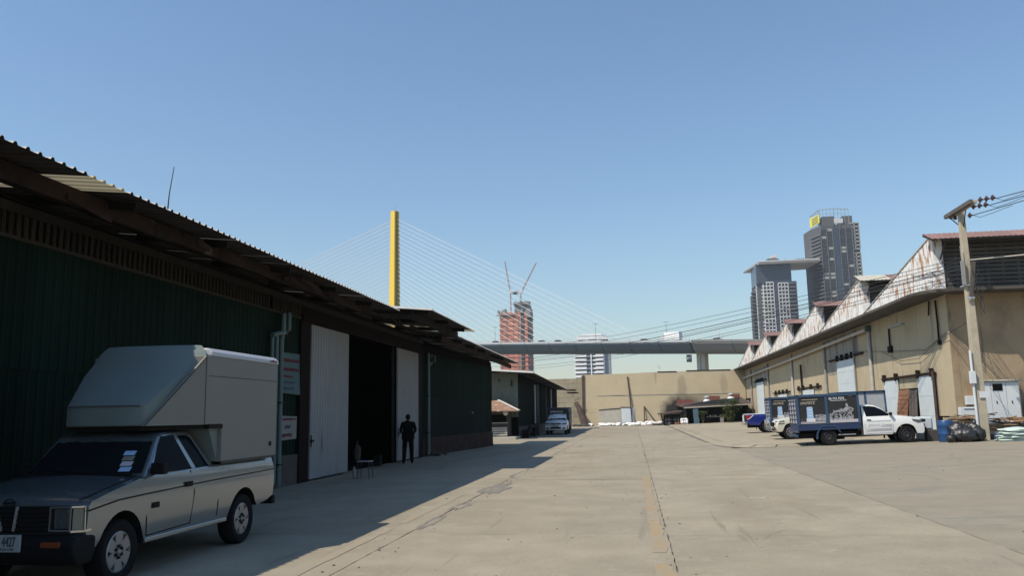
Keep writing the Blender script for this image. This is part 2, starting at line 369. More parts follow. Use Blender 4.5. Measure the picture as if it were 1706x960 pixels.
# ------------------------------------------------------------------ mesh building
class MB:
    def __init__(s):
        s.v = []; s.f = []; s.m = []; s.mi = 0
    def add(s, vs, fs, mi=None):
        b = len(s.v)
        s.v += [tuple(v) for v in vs]
        for f in fs:
            s.f.append(tuple(b + i for i in f)); s.m.append(s.mi if mi is None else mi)
        return s
    def box(s, x0, y0, z0, x1, y1, z1):
        vs = [(x0, y0, z0), (x1, y0, z0), (x1, y1, z0), (x0, y1, z0), (x0, y0, z1), (x1, y0, z1), (x1, y1, z1), (x0, y1, z1)]
        return s.add(vs, [(0, 3, 2, 1), (4, 5, 6, 7), (0, 1, 5, 4), (1, 2, 6, 5), (2, 3, 7, 6), (3, 0, 4, 7)])
    def hexa(s, vs):
        return s.add(vs, [(0, 3, 2, 1), (4, 5, 6, 7), (0, 1, 5, 4), (1, 2, 6, 5), (2, 3, 7, 6), (3, 0, 4, 7)])
    def beam(s, p0, p1, w, h, up=(0, 0, 1), w1=None, h1=None):
        p0 = Vector(p0); p1 = Vector(p1); d = (p1 - p0).normalized(); u = Vector(up)
        if abs(d.dot(u)) > 0.98: u = Vector((0, 1, 0))
        a = d.cross(u).normalized(); b = a.cross(d).normalized()
        w1 = w if w1 is None else w1; h1 = h if h1 is None else h1
        vs = []
        for p, ww, hh in ((p0, w, h), (p1, w1, h1)):
            vs += [p - a * ww / 2 - b * hh / 2, p + a * ww / 2 - b * hh / 2, p + a * ww / 2 + b * hh / 2, p - a * ww / 2 + b * hh / 2]
        return s.hexa(vs)
    def prism(s, poly, a, b, axis='x'):
        n = len(poly)
        def P(q, t):
            return (t, q[0], q[1]) if axis == 'x' else ((q[0], t, q[1]) if axis == 'y' else (q[0], q[1], t))
        vs = [P(q, a) for q in poly] + [P(q, b) for q in poly]
        fs = [tuple(range(n - 1, -1, -1)), tuple(range(n, 2 * n))] + [(i, (i + 1) % n, n + (i + 1) % n, n + i) for i in range(n)]
        return s.add(vs, fs)
    def loft(s, rings, cap=True):
        n = len(rings[0]); vs = [p for r in rings for p in r]; fs = []
        for k in range(len(rings) - 1):
            for i in range(n):
                fs.append((k * n + i, k * n + (i + 1) % n, (k + 1) * n + (i + 1) % n, (k + 1) * n + i))
        if cap:
            fs.append(tuple(range(n - 1, -1, -1))); fs.append(tuple((len(rings) - 1) * n + i for i in range(n)))
        return s.add(vs, fs)
    def tube(s, pts, r, n=8, cap=True):
        pts = [Vector(p) for p in pts]; rings = []
        rr = r if isinstance(r, (list, tuple)) else [r] * len(pts)
        for i, p in enumerate(pts):
            d = (pts[min(i + 1, len(pts) - 1)] - pts[max(i - 1, 0)]).normalized()
            u = Vector((0, 0, 1)) if abs(d.z) < 0.95 else Vector((0, 1, 0))
            a = d.cross(u).normalized(); b = a.cross(d)
            rings.append([p + (a * cos(2 * pi * k / n) + b * sin(2 * pi * k / n)) * rr[i] for k in range(n)])
        return s.loft(rings, cap)
    def lathe(s, prof, c=(0, 0, 0), axis='z', n=24, cap=True):
        rings = []
        for r, h in prof:
            ring = []
            for k in range(n):
                a = 2 * pi * k / n; u, v = r * cos(a), r * sin(a)
                ring.append((c[0] + u, c[1] + v, c[2] + h) if axis == 'z' else ((c[0] + h, c[1] + u, c[2] + v) if axis == 'x' else (c[0] + u, c[1] + h, c[2] + v)))
            rings.append(ring)
        return s.loft(rings, cap)
    def quad(s, a, b, c, d):
        return s.add([a, b, c, d], [(0, 1, 2, 3)])
    def blob(s, c, rad, seed=0, amp=0.15, freq=1.6, sub=2, flat=None):
        bm = bmesh.new(); bmesh.ops.create_icosphere(bm, subdivisions=sub, radius=1.0)
        off = Vector((seed * 7.3, seed * 3.1, seed * 1.7))
        vs = []
        for v in bm.verts:
            k = 1 + amp * 2 * noise.noise(v.co * freq + off)
            p = Vector((v.co.x * rad[0] * k, v.co.y * rad[1] * k, v.co.z * rad[2] * k))
            if flat is not None and p.z < flat: p.z = flat
            vs.append(p + Vector(c))
        bm.verts.ensure_lookup_table()
        fs = [tuple(v.index for v in f.verts) for f in bm.faces]
        bm.free()
        return s.add(vs, fs)
    def corr(s, o, u, lu, v, lv, nrm, pitch, amp, nv=1):
        """Corrugated sheet: waves run along u, ribs along v."""
        o = Vector(o); u = Vector(u).normalized(); v = Vector(v); nrm = Vector(nrm).normalized()
        us = []
        k = 0.0
        while k < lu - 1e-4:
            for t, hgt in ((0, 0), (0.3, 0), (0.42, 1), (0.58, 1), (0.70, 0)):
                q = k + t * pitch
                if q < lu - 1e-4 and (not us or q > us[-1][0] + 1e-5): us.append((q, hgt))
            k += pitch
        us.append((lu, 0))
        vs = []
        for j in range(nv + 1):
            for q, hgt in us:
                vs.append(o + u * q + v.normalized() * (lv * j / nv) + nrm * hgt * amp)
        n = len(us)
        fs = [(j * n + i, j * n + i + 1, (j + 1) * n + i + 1, (j + 1) * n + i) for j in range(nv) for i in range(n - 1)]
        return s.add(vs, fs)

def org(p):
    o = Vector((0, 0, 0))
    while p is not None:
        o = o + p.location; p = p.parent
    return o

def mesh_of(name, mb, mats, smooth=None, recalc=True, off=None):
    me = bpy.data.meshes.new(name)
    vs = mb.v if off is None else [(v[0] - off.x, v[1] - off.y, v[2] - off.z) for v in mb.v]
    me.from_pydata(vs, [], mb.f)
    if not isinstance(mats, (list, tuple)): mats = [mats]
    for m_ in mats: me.materials.append(m_)
    if len(mats) > 1: me.polygons.foreach_set('material_index', mb.m)
    if recalc:
        bm = bmesh.new(); bm.from_mesh(me)
        bmesh.ops.recalc_face_normals(bm, faces=bm.faces)
        bm.to_mesh(me); bm.free()
    if smooth:
        me.shade_smooth(); me.set_sharp_from_angle(angle=R(smooth))
    me.update()
    return me

SPLIT = {'door_jamb', 'cement_patch', 'conduit', 'coping', 'pilaster', 'white_box', 'wall_bracket', 'parapet', 'roof_sheet', 'mud_flap', 'rear_bay', 'box_seam', 'brace', 'top_rail',
         'louvre_post', 'door_frame', 'crown_fins', 'lintel', 'back_cloth', 'box_strut', 'side_rail', 'ledge_pipe', 'eave_beam', 'strap', 'grille', 'gate_frame', 'side_marker', 'inner_shell', 'cap_frame', 'rear_bumper', 'tooth_roof'}
def islands(mb):
    p = list(range(len(mb.v)))
    def f(a):
        while p[a] != a: p[a] = p[p[a]]; a = p[a]
        return a
    for fc in mb.f:
        for a in fc[1:]:
            x, y = f(fc[0]), f(a)
            if x != y: p[x] = y
    out = {}
    for fc, m_ in zip(mb.f, mb.m): out.setdefault(f(fc[0]), []).append((fc, m_))
    res = []
    for fs in out.values():
        q = MB(); ix = {}
        for fc, m_ in fs:
            t = []
            for i in fc:
                if i not in ix: ix[i] = len(q.v); q.v.append(mb.v[i])
                t.append(ix[i])
            q.f.append(tuple(t)); q.m.append(m_)
        res.append(q)
    return res

def obj(name, mb, mats, parent=None, label=None, smooth=None, at=None, kind=None, recalc=True, bevel=None):
    """One mesh object; vertices are given in world coordinates (of the still unrotated thing)."""
    if name in SPLIT and parent is not None:
        parts_ = islands(mb)
        if len(parts_) > 1:
            return [obj(name, q_, mats, parent, label, smooth, at, kind, recalc, bevel) for q_ in parts_][0]
    if parent is not None: off = org(parent) + (Vector(at) - org(parent) if at is not None else Vector((0, 0, 0)))
    else: off = Vector(at) if at is not None else Vector((0, 0, 0))
    me = mesh_of(name, mb, mats, smooth, recalc, off)
    o = bpy.data.objects.new(name, me)
    COL.objects.link(o)
    if parent is not None:
        o.parent = parent; o.location = off - org(parent)
    else: o.location = off
    if label: o['label'] = label
    if kind: o['kind'] = kind
    if bevel:
        b = o.modifiers.new('bevel', 'BEVEL'); b.width = bevel; b.segments = 2; b.limit_method = 'ANGLE'; b.angle_limit = R(35)
    return o

def tag(o, label, cat, group=None, kind=None):
    o['label'] = label; o['category'] = cat
    if group: o['group'] = group
    if kind: o['kind'] = kind
    return o

def thing(name, label, cat, loc=(0, 0, 0), group=None):
    o = bpy.data.objects.new(name, None)
    COL.objects.link(o); o.location = loc; o.empty_display_size = 0.3
    return tag(o, label, cat, group)

def struct(name, mb, mats, **kw):
    o = obj(name, mb, mats, **kw); o['kind'] = 'structure'; return o

def inst(src, parent, loc, rot=None, name=None, scale=None):
    """Another object sharing src's mesh; loc in the parent's space."""
    c = bpy.data.objects.new(name or src.name.split('.')[0], src.data if hasattr(src, 'data') else src)
    COL.objects.link(c); c.parent = parent; c.location = loc
    if rot: c.rotation_euler = rot
    if scale: c.scale = scale
    return c

def copy_tree(o, parent=None, skip=()):
    c = o.copy(); COL.objects.link(c)
    if parent is not None: c.parent = parent
    for ch in list(o.children):
        if ch.name.split('.')[0] not in skip: copy_tree(ch, c, skip)
    return c

def text(name, s, size, origin, ux, uy, material, parent, depth=0.003, align='LEFT', bold=0.0, sx=1.0):
    """Raised lettering lying in the plane spanned by ux (reading direction) and uy (up)."""
    cu = bpy.data.curves.new(name, 'FONT')
    cu.body = s; cu.size = size; cu.align_x = align; cu.extrude = depth; cu.offset = bold; cu.resolution_u = 2
    tmp = bpy.data.objects.new(name, cu); COL.objects.link(tmp)
    dg = bpy.context.evaluated_depsgraph_get()
    me = bpy.data.meshes.new_from_object(tmp.evaluated_get(dg))
    bpy.data.objects.remove(tmp); bpy.data.curves.remove(cu)
    ux = Vector(ux).normalized(); uy = Vector(uy).normalized(); uz = ux.cross(uy)
    me.transform(Matrix((ux * sx, uy, uz)).transposed().to_4x4())
    me.materials.clear(); me.materials.append(material)
    o = bpy.data.objects.new(name, me); COL.objects.link(o)
    o.parent = parent; o.location = Vector(origin) - (org(parent) if parent else Vector((0, 0, 0)))
    return o

def zg(x):
    """Height of the yard: level on the left, rising gently to the right."""
    return min(max(0.0, 0.027 * (x - 3.0)), 0.35)
# ------------------------------------------------------------------ ground, yard, apron
mb = MB(); g0 = -0.12
xs = [-2400, 3, 16, 2400]; hs = [g0, g0, 0.35 + g0, 0.35 + g0]
for i in range(3):
    mb.quad((xs[i], -600, hs[i]), (xs[i + 1], -600, hs[i + 1]), (xs[i + 1], 2600, hs[i + 1]), (xs[i], 2600, hs[i]))
struct('ground', mb, K['ground'])
mb = MB(); bx = [-21, -8, 3, 6, 9, 12, 16, 62]
for i in range(len(bx) - 1):
    mb.quad((bx[i], -14, zg(bx[i]) - 0.018), (bx[i + 1], -14, zg(bx[i + 1]) - 0.018), (bx[i + 1], 113, zg(bx[i + 1]) - 0.018), (bx[i], 113, zg(bx[i]) - 0.018))
struct('joint_dirt', mb, K['yard_dirt'])

yard = bpy.data.objects.new('concrete_yard', None); COL.objects.link(yard); yard['kind'] = 'structure'
def jag(a, b, n, amp, r_):
    return [(a[0] + (b[0] - a[0]) * t / n + (r_.uniform(-amp, amp) if 0 < t < n else 0),
             a[1] + (b[1] - a[1]) * t / n + (r_.uniform(-amp, amp) if 0 < t < n else 0)) for t in range(n)]
def slab(name, x0, y0, x1, y1, m, gaps, r_, amps, parent=yard, nl=26, nc=12):
    """One cast slab with ragged joints: gaps and amps are for left, bottom, right, top edges."""
    gl, gb, gr, gt = gaps; al, ab, ar, at_ = amps
    A = (x0 + gl, y0 + gb); B = (x1 - gr, y0 + gb); C_ = (x1 - gr, y1 - gt); D = (x0 + gl, y1 - gt)
    P = jag(A, B, nc, ab, r_) + jag(B, C_, nl, ar, r_) + jag(C_, D, nc, at_, r_) + jag(D, A, nl, al, r_)
    q = MB(); n = len(P)
    dz = r_.uniform(-0.003, 0.003)
    q.add([(p[0], p[1], zg(p[0]) + dz) for p in P] + [(p[0], p[1], zg(p[0]) - 0.09) for p in P],
          [tuple(range(n))] + [(i, n + i, n + (i + 1) % n, (i + 1) % n) for i in range(n)])
    return obj(name, q, m, parent=parent)
rowY = [-12.2, -7.4, -2.6, 2.2, 7.0, 11.8, 16.6, 21.4, 26.2, 31.0, 35.8, 40.6, 45.4, 50.2, 55, 65, 75, 90, 112.4]
colX = [-20.5, -14, -8.4, -3.25, 0.40, 4.2]
for j in range(len(rowY) - 1):
    for i in range(len(colX) - 1):
        r_ = random.Random(j * 17 + i)
        far = rowY[j] > 45
        gl = 0.008 if i else 0; gr = 0.008
        al = ar = 0.006
        if i == 3 and not far: gl, al = 0.010, 0.008
        if i == 2 and not far: gr, ar = 0.010, 0.008
        if i == 3 and not far: gr, ar = 0.007, 0.011
        if i == 4 and not far: gl, al = 0.007, 0.011
        gb = 0.013 if j % 2 else 0.008
        slab('concrete_slab', colX[i], rowY[j], colX[i + 1], rowY[j + 1], K['concrete_yard'], (gl, gb, gr, 0.003), r_, (al, 0.008, ar, 0.004))
mb = MB(); xa = [4.2, 6, 9, 12, 16, 62]
edge = [(4.2, -13, 37.5), (6, -13, 37.5), (9, -13, 38.6), (12, -13, 39), (16, -13, 39), (62, -13, 39)]
for i in range(5):
    a, b = edge[i], edge[i + 1]
    mb.quad((a[0], a[1], zg(a[0])), (b[0], b[1], zg(b[0])), (b[0], b[2], zg(b[0])), (a[0], a[2], zg(a[0])))
struct('asphalt_lane', mb, K['asphalt_lane'])

# raised apron in front of the right warehouse, with a sloped, cracked rim
r_ = random.Random(5)
outer = [(4.05, 112.0), (3.95, 80), (3.85, 60), (3.85, 48), (3.95, 40.6), (4.25, 38.7), (4.9, 37.5), (5.9, 37.05), (7.2, 37.0), (9, 37.08), (11, 37.2), (13.9, 37.35), (13.9, 112)]
inner = [(4.55, 112.0), (4.45, 80), (4.35, 60), (4.35, 48), (4.45, 40.9), (4.75, 39.3), (5.3, 38.25), (6.1, 37.75), (7.3, 37.6), (9, 37.66), (11, 37.75), (13.9, 37.9), (13.9, 112)]
AP = 0.075
def zap(x): return zg(x) + AP
mb = MB()
cut = [4.4, 5.5, 7.5, 9.5, 11.5, 13.9]
# top as strips across X following the slope
def inner_y(x):
    f = inner[3:12]
    for a, b in zip(f, f[1:]):
        if a[0] <= x <= b[0] and b[0] > a[0]: return a[1] + (b[1] - a[1]) * (x - a[0]) / (b[0] - a[0])
    return 40.9
xs_ = [4.45, 4.6, 4.75, 5.0, 5.3, 5.7, 6.1, 6.7, 7.3, 8.2, 9, 10, 11, 12.4, 13.9]
for a, b in zip(xs_, xs_[1:]):
    mb.quad((a, inner_y(a), zap(a)), (b, inner_y(b), zap(b)), (b, 112, zap(b)), (a, 112, zap(a)))
mb.quad((4.35, 48, zap(4.4)), (4.45, 40.9, zap(4.45)), (4.45, 112, zap(4.45)), (4.38, 112, zap(4.4)))
struct('raised_apron', mb, K['apron'])
rim_root = bpy.data.objects.new('apron_rim', None); COL.objects.link(rim_root); rim_root['kind'] = 'structure'
pts = []
for (o1, i1), (o2, i2) in zip(zip(outer, inner), list(zip(outer, inner))[1:-1]):
    n = max(1, int(math.hypot(o2[0] - o1[0], o2[1] - o1[1]) / 0.9))
    if o1[1] > 60: n = 3
    for k in range(n):
        t = k / n
        pts.append(((o1[0] + (o2[0] - o1[0]) * t, o1[1] + (o2[1] - o1[1]) * t), (i1[0] + (i2[0] - i1[0]) * t, i1[1] + (i2[1] - i1[1]) * t)))
pts.append((outer[-2], inner[-2]))
for k in range(len(pts) - 1):
    (a, ai), (b, bi) = pts[k], pts[k + 1]
    q = MB(); j1 = r_.uniform(0.0, 0.05)
    def mix(p, q_, t): return (p[0] + (q_[0] - p[0]) * t, p[1] + (q_[1] - p[1]) * t)
    g = 0.02
    a2, b2, ai2, bi2 = mix(a, b, g), mix(a, b, 1 - g), mix(ai, bi, g + j1), mix(ai, bi, 1 - g - r_.uniform(0, 0.04))
    dz = r_.uniform(-0.012, 0.008)
    q.hexa([(*a2, zg(a2[0]) - 0.05), (*b2, zg(b2[0]) - 0.05), (*bi2, zg(bi2[0]) - 0.05), (*ai2, zg(ai2[0]) - 0.05),
            (*a2, zg(a2[0]) + 0.014), (*b2, zg(b2[0]) + 0.014), (*bi2, zap(bi2[0]) + dz), (*ai2, zap(ai2[0]) + dz)])
    obj('rim_block', q, K['apron'], parent=rim_root)
# the dirt-filled gutter beside the apron
mb = MB()
for a, b in zip(outer[:7], outer[1:8]):
    mb.quad((a[0] - 0.22, a[1], zg(a[0]) + 0.006), (a[0] + 0.02, a[1], zg(a[0]) + 0.006), (b[0] + 0.02, b[1], zg(b[0]) + 0.006), (b[0] - 0.22, b[1] - 0.05, zg(b[0]) + 0.006))
struct('gutter', mb, K['yard_dirt'])

# painted lines and broken patches
def strip(name, x, w, y0, y1, m, seed, dz=0.005):
    r_ = random.Random(seed); n = max(6, int((y1 - y0) / 0.35)); q = MB()
    Lp = [(x - w / 2 + r_.uniform(-0.02, 0.02), y0 + (y1 - y0) * k / n) for k in range(n + 1)]
    Rp = [(x + w / 2 + r_.uniform(-0.02, 0.02), y0 + (y1 - y0) * k / n) for k in range(n + 1)]
    for k in range(n):
        q.quad((*Lp[k], dz), (*Rp[k], dz), (*Rp[k + 1], dz), (*Lp[k + 1], dz))
    return struct(name, q, m)
strip('yellow_line', 0.255, 0.17, 10.35, 22.3, K['yellow_worn'], 1)
strip('yellow_line', 0.27, 0.17, 2.0, 9.6, K['yellow_worn'], 2)
strip('yellow_line', 0.25, 0.20, 29, 62, K['yellow_faint'], 3)
strip('yellow_line', 0.25, 0.20, 64, 100, K['yellow_faint'], 4)
strip('yellow_line', -3.66, 0.14, 2.0, 12.4, K['yellow_faint'], 5)
strip('yellow_line', -3.64, 0.14, 13.0, 17.5, K['yellow_faint'], 6)
for (cx, cy, rx, ry, sd) in ((-3.2, 15.4, 0.15, 0.6, 1), (-3.14, 19.0, 0.26, 1.5, 2), (-3.2, 13.2, 0.1, 0.9, 3), (-3.2, 23.6, 0.16, 1.5, 4)):
    r_ = random.Random(sd); n = 28; q = MB(); P = []
    for k in range(n):
        a = 2 * pi * k / n; f = 1 + r_.uniform(-0.35, 0.3)
        P.append((cx + rx * cos(a) * f, cy + ry * sin(a) * f, 0.004))
    q.add(P + [(cx, cy, -0.004)], [(i, (i + 1) % n, n) for i in range(n)])
    struct('broken_patch', q, K['broken'])
# hairline cracks wandering over the slabs
for k, (x, y, a, L_) in enumerate(((1.6, 11.4, .5, 3.0), (5.6, 13.0, .7, 4.5), (-1.8, 19.5, 1.45, 3.0), (2.2, 21.0, .2, 5.0), (6.8, 18.5, -.5, 5.0), (8.6, 24.0, .3, 6.0), (-.6, 29, .15, 6.0))):
    r_ = random.Random(60 + k); q = MB(); px, py, an = x, y, a; n = int(L_ / .16)
    P = []
    for t in range(n + 1):
        P.append((px, py)); an += r_.uniform(-.55, .55) + (a - an) * .25; px += .16 * sin(an); py += .16 * cos(an)
    for t in range(n):
        w0 = .004 * (1 - abs(2 * t / n - 1)) + .002; w1 = .004 * (1 - abs(2 * (t + 1) / n - 1)) + .002
        (x0, y0), (x1, y1) = P[t], P[t + 1]
        q.quad((x0 - w0, y0, zg(x0) + .0045), (x0 + w0, y0, zg(x0) + .0045), (x1 + w1, y1, zg(x1) + .0045), (x1 - w1, y1, zg(x1) + .0045))
    struct('crack', q, K['yard_dirt'])
# pebbles and litter
mb = MB(); r_ = random.Random(8)
for k in range(170):
    x = r_.uniform(-3.8, 8); y = 7 + 38 * r_.random() ** 1.6; s_ = r_.uniform(0.008, 0.022)
    if r_.random() < 0.4: x = r_.choice((-3.2, 0.42)) + r_.uniform(-0.25, 0.25)
    mb.blob((x, y, zg(x) + s_ * 0.4), (s_, s_ * r_.uniform(.7, 1.6), s_ * 0.6), seed=k, sub=1)
o = obj('gravel', mb, K['broken']); o['kind'] = 'stuff'

# ------------------------------------------------------------------ left warehouse
LW = thing('warehouse', 'long dark green corrugated warehouse with big white sliding doors standing half open', 'warehouse', (-8.6, 20, 0))
WX = -8.6
Bx = lambda y: WX if y < 33.6 else WX + (y - 33.6) * (1.0 / 11.5)       # the far stretch of wall swings out a little
# sheets of the wall
r_ = random.Random(3)
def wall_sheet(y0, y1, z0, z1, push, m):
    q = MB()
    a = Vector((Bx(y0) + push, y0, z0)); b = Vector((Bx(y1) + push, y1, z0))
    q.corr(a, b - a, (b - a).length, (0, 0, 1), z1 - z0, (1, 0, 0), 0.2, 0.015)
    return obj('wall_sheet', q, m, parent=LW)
ys = [-12 + 1.2 * k for k in range(28)] + [21.3]
segs = list(zip(ys, ys[1:])) + [(21.3, 22.8), (22.8, 24.25), (29.7, 31.6), (31.6, 33.6)]
segs += [(33.6 + 1.14 * k, 33.6 + 1.14 * (k + 1)) for k in range(10)]
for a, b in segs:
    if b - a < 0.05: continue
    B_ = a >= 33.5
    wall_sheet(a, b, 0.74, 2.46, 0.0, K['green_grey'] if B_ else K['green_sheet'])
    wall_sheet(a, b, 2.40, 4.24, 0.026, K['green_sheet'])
q = MB(); q.box(WX - 0.25, -12, 0, WX + 0.06, 20.65, 0.75)
obj('plinth', q, K['plinth'], parent=LW)
for k in range(10):
    y0, y1 = 33.6 + 1.14 * k, 33.6 + 1.14 * (k + 1) - 0.012
    q = MB(); q.hexa([(Bx(y0) - 0.3, y0, -0.05), (Bx(y0) + 0.07, y0, -0.05), (Bx(y1) + 0.07, y1, -0.05), (Bx(y1) - 0.3, y1, -0.05),
                      (Bx(y0) - 0.3, y0, 0.75), (Bx(y0) + 0.05, y0, 0.75), (Bx(y1) + 0.05, y1, 0.75), (Bx(y1) - 0.3, y1, 0.75)])
    obj('plinth_block', q, K['red_plinth'], parent=LW)
# closed back, ends and inner shell so that the inside is as dark as it looks
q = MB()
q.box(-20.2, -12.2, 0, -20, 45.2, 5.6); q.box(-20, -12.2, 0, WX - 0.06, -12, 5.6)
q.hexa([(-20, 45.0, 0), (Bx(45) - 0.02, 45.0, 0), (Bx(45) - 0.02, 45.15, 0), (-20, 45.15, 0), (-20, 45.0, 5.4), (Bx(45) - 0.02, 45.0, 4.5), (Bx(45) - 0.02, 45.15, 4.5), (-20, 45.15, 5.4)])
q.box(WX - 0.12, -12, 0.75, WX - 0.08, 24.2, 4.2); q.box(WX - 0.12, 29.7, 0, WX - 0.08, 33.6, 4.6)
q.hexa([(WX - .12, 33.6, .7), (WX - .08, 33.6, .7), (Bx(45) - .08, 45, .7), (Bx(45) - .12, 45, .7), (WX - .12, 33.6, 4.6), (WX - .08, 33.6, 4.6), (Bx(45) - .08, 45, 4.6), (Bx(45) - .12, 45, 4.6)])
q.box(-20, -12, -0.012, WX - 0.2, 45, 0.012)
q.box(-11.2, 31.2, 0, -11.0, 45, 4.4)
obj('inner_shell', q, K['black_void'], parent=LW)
# stacked goods just visible inside
for k in range(5):
    q = MB(); q.box(-12.6, 24.2 + 1.25 * k, 0.02, -11.4, 25.3 + 1.25 * k, 1.2 + 0.18 * (k % 3))
    for zz in (0.3, 0.6, 0.9): q.box(-11.42, 24.18 + 1.25 * k, zz, -11.38, 25.32 + 1.25 * k, zz + 0.03)
    tag(obj('crate', q, K['dark_timber']), 'dark timber crate stacked inside the open green warehouse', 'crate', 'dark crates inside the warehouse')
# louvre slats under the eave
q = MB(); q.box(WX - 0.03, -12, 4.60, WX + 0.09, 33.6, 4.74); q.box(WX - 0.03, -12, 4.225, WX + 0.075, 20.7, 4.28)
obj('top_rail', q, K['slat_grey'], parent=LW)
q = MB(); q.box(0, -0.036, -0.17, 0.03, 0.036, 0.17)
sl = mesh_of('vent_slat', q, K['slat_grey'])
for k in range(96):
    y = 6.6 + 0.148 * k
    if 18.75 < y < 18.95: continue
    o = bpy.data.objects.new('vent_slat', sl); COL.objects.link(o); o.parent = LW
    o.location = Vector((WX + 0.03, y, 4.44)) - LW.location
    o.rotation_euler = (rng.uniform(-.03, .03), 0, rng.uniform(-.1, .1))
# roofs: near stretch, raised middle stretch, sagging far stretch
def roof_sheets(y0, y1, w, xe, ze, droop=0.0, skip=None, pitch=0.10, push=0):
    k = 0; y = y0
    while y < y1 - 0.05:
        yb = min(y + w, y1); q = MB()
        z_a = ze - droop * (y - y0) / (y1 - y0); z_b = ze - droop * (yb - y0) / (y1 - y0)
        d = Vector((0, yb - y, z_b - z_a))
        for (xa, xb, lift) in ((xe, -7.75, 0.0), (-7.5, -9.2, 0.003)):
            dx = xa - xb; up = 0.10 * dx
            za = z_a + 0.10 * (xe - xa) + lift
            q.corr((xa, y, za), d, d.length, (-dx, 0, up), math.hypot(dx, up), (0.1, 0, 1), 0.2, 0.034)
        tr = skip is not None and abs(y - skip) < 0.02
        r0 = rng.uniform(-0.012, 0.012)
        q.v = [(v[0] + r0, v[1], v[2]) for v in q.v]
        obj('roof_sheet', q, K['skylight'] if tr else K['roof_sheet'], parent=LW, label='translucent yellowish roof sheet letting daylight through' if tr else None, recalc=False)
        y += w; k += 1
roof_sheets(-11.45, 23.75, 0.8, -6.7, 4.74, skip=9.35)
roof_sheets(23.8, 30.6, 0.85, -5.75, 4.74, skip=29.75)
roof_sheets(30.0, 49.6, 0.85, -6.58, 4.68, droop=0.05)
q = MB()
q.box(-20.1, -12.2, 4.96, -9.0, 45.2, 5.02); obj('roof_deck', q, K['roof_sheet'], parent=LW)
q = MB(); q.hexa([(-8.9, 23.74, 5.03), (-5.74, 23.74, 4.735), (-5.74, 23.82, 4.735), (-8.9, 23.82, 5.03), (-8.9, 23.74, 5.09), (-5.74, 23.74, 4.79), (-5.74, 23.82, 4.79), (-8.9, 23.82, 5.09)])
obj('sunlit_roof_edge', q, K['bright_edge'], parent=LW)  # white strip added to paint the sunlit end of the roof sheets
# purlins, fascia beams and brackets
def beam_run(x, z, y0, y1, w, h, m, step, seed, sag=0.02, z1=None):
    r_ = random.Random(seed); y = y0
    while y < y1 - 0.1:
        yb = min(y + step * r_.uniform(0.8, 1.2), y1); t0 = (y - y0) / (y1 - y0); t1 = (yb - y0) / (y1 - y0); zz = z if z1 is None else z1
        q = MB(); q.beam((x, y, z + (zz - z) * t0 + r_.uniform(-sag, sag)), (x + r_.uniform(-.02, .02), yb - 0.02, z + (zz - z) * t1 + r_.uniform(-sag, sag)), w, h)
        obj('eave_beam', q, m, parent=LW); y = yb
beam_run(-7.3, 4.64, -12, 22.9, 0.07, 0.23, K['rusty_beam'], 2.0, 4)
beam_run(-6.42, 4.62, 23.9, 30.4, 0.07, 0.26, K['dark_timber'], 2.2, 5)
beam_run(-7.0, 4.50, 30.2, 48.3, 0.07, 0.22, K['rusty_beam'], 2.6, 6, z1=4.42)
beam_run(-7.9, 4.77, -12, 45, 0.06, 0.10, K['dark_timber'], 3.0, 7)
y = -11.0
while y < 45:
    xe = -6.85 if y < 23 else (-5.95 if y < 30.5 else -6.6); ze = 4.60 if y < 23 else (4.66 if y < 30.5 else 4.46)
    q = MB(); q.beam((Bx(y) + 0.05, y, 4.88), (xe, y, ze + 0.05), 0.06, 0.12)
    obj('eave_bracket', q, K['dark_timber'], parent=LW); y += 2.7
# ragged board ends hanging under the eaves
for k in range(26):
    y = rng.uniform(9, 46); x = -7.25 + rng.uniform(-.05, .3)
    if y > 30: x += 0.25
    q = MB(); q.beam((x, y, 4.55 + rng.uniform(-.03, .08)), (x + rng.uniform(-.06, .06), y + rng.uniform(.25, .9), 4.53 + rng.uniform(-.08, .08)), 0.02, rng.uniform(.04, .13))
    obj('loose_board', q, K['rusty_beam'], parent=LW)
# door frame and sliding doors
q = MB(); q.box(WX - 0.1, 20.65, 0, WX + 0.10, 21.28, 4.2); obj('door_post', q, K['maroon'], parent=LW)
q = MB(); q.box(WX - 0.1, 32.72, 0, WX + 0.09, 33.3, 4.3); obj('door_post', q, K['dark_timber'], parent=LW)
q = MB(); q.box(WX - 0.06, 20.7, 4.18, WX + 0.13, 33.5, 4.36); q.box(WX - 0.05, 20.7, 4.36, WX + 0.02, 33.5, 4.9); obj('door_track', q, K['maroon'], parent=LW)
q = MB(); q.box(WX - 0.06, 29.45, 0, WX - 0.0, 29.66, 4.2); q.box(WX - 0.05, 24.15, 0, WX, 24.3, 4.2); obj('door_jamb', q, K['black_metal'], parent=LW)
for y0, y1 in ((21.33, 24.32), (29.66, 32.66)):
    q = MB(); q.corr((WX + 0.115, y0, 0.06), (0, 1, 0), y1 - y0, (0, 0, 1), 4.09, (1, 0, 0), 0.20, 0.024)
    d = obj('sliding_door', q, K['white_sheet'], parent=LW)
    q = MB(); q.box(WX + 0.07, y0, 0.06, WX + 0.105, y1, 0.14); q.box(WX + 0.07, y0, 4.06, WX + 0.105, y1, 4.15); q.box(WX + 0.07, y0, .14, WX + 0.105, y0 + .06, 4.06); q.box(WX + 0.07, y1 - .06, .14, WX + 0.105, y1, 4.06)
    obj('door_frame', q, K['galv'], parent=d)
    hy = y0 + 0.03 if y0 < 25 else y0 + 0.06
    q = MB(); q.box(WX + 0.14, hy - 0.05, 1.02, WX + 0.19, hy + 0.09, 1.08); q.box(WX + .13, hy, .9, WX + .15, hy + .03, 1.2)
    obj('handle', q, K['black_metal'], parent=d)
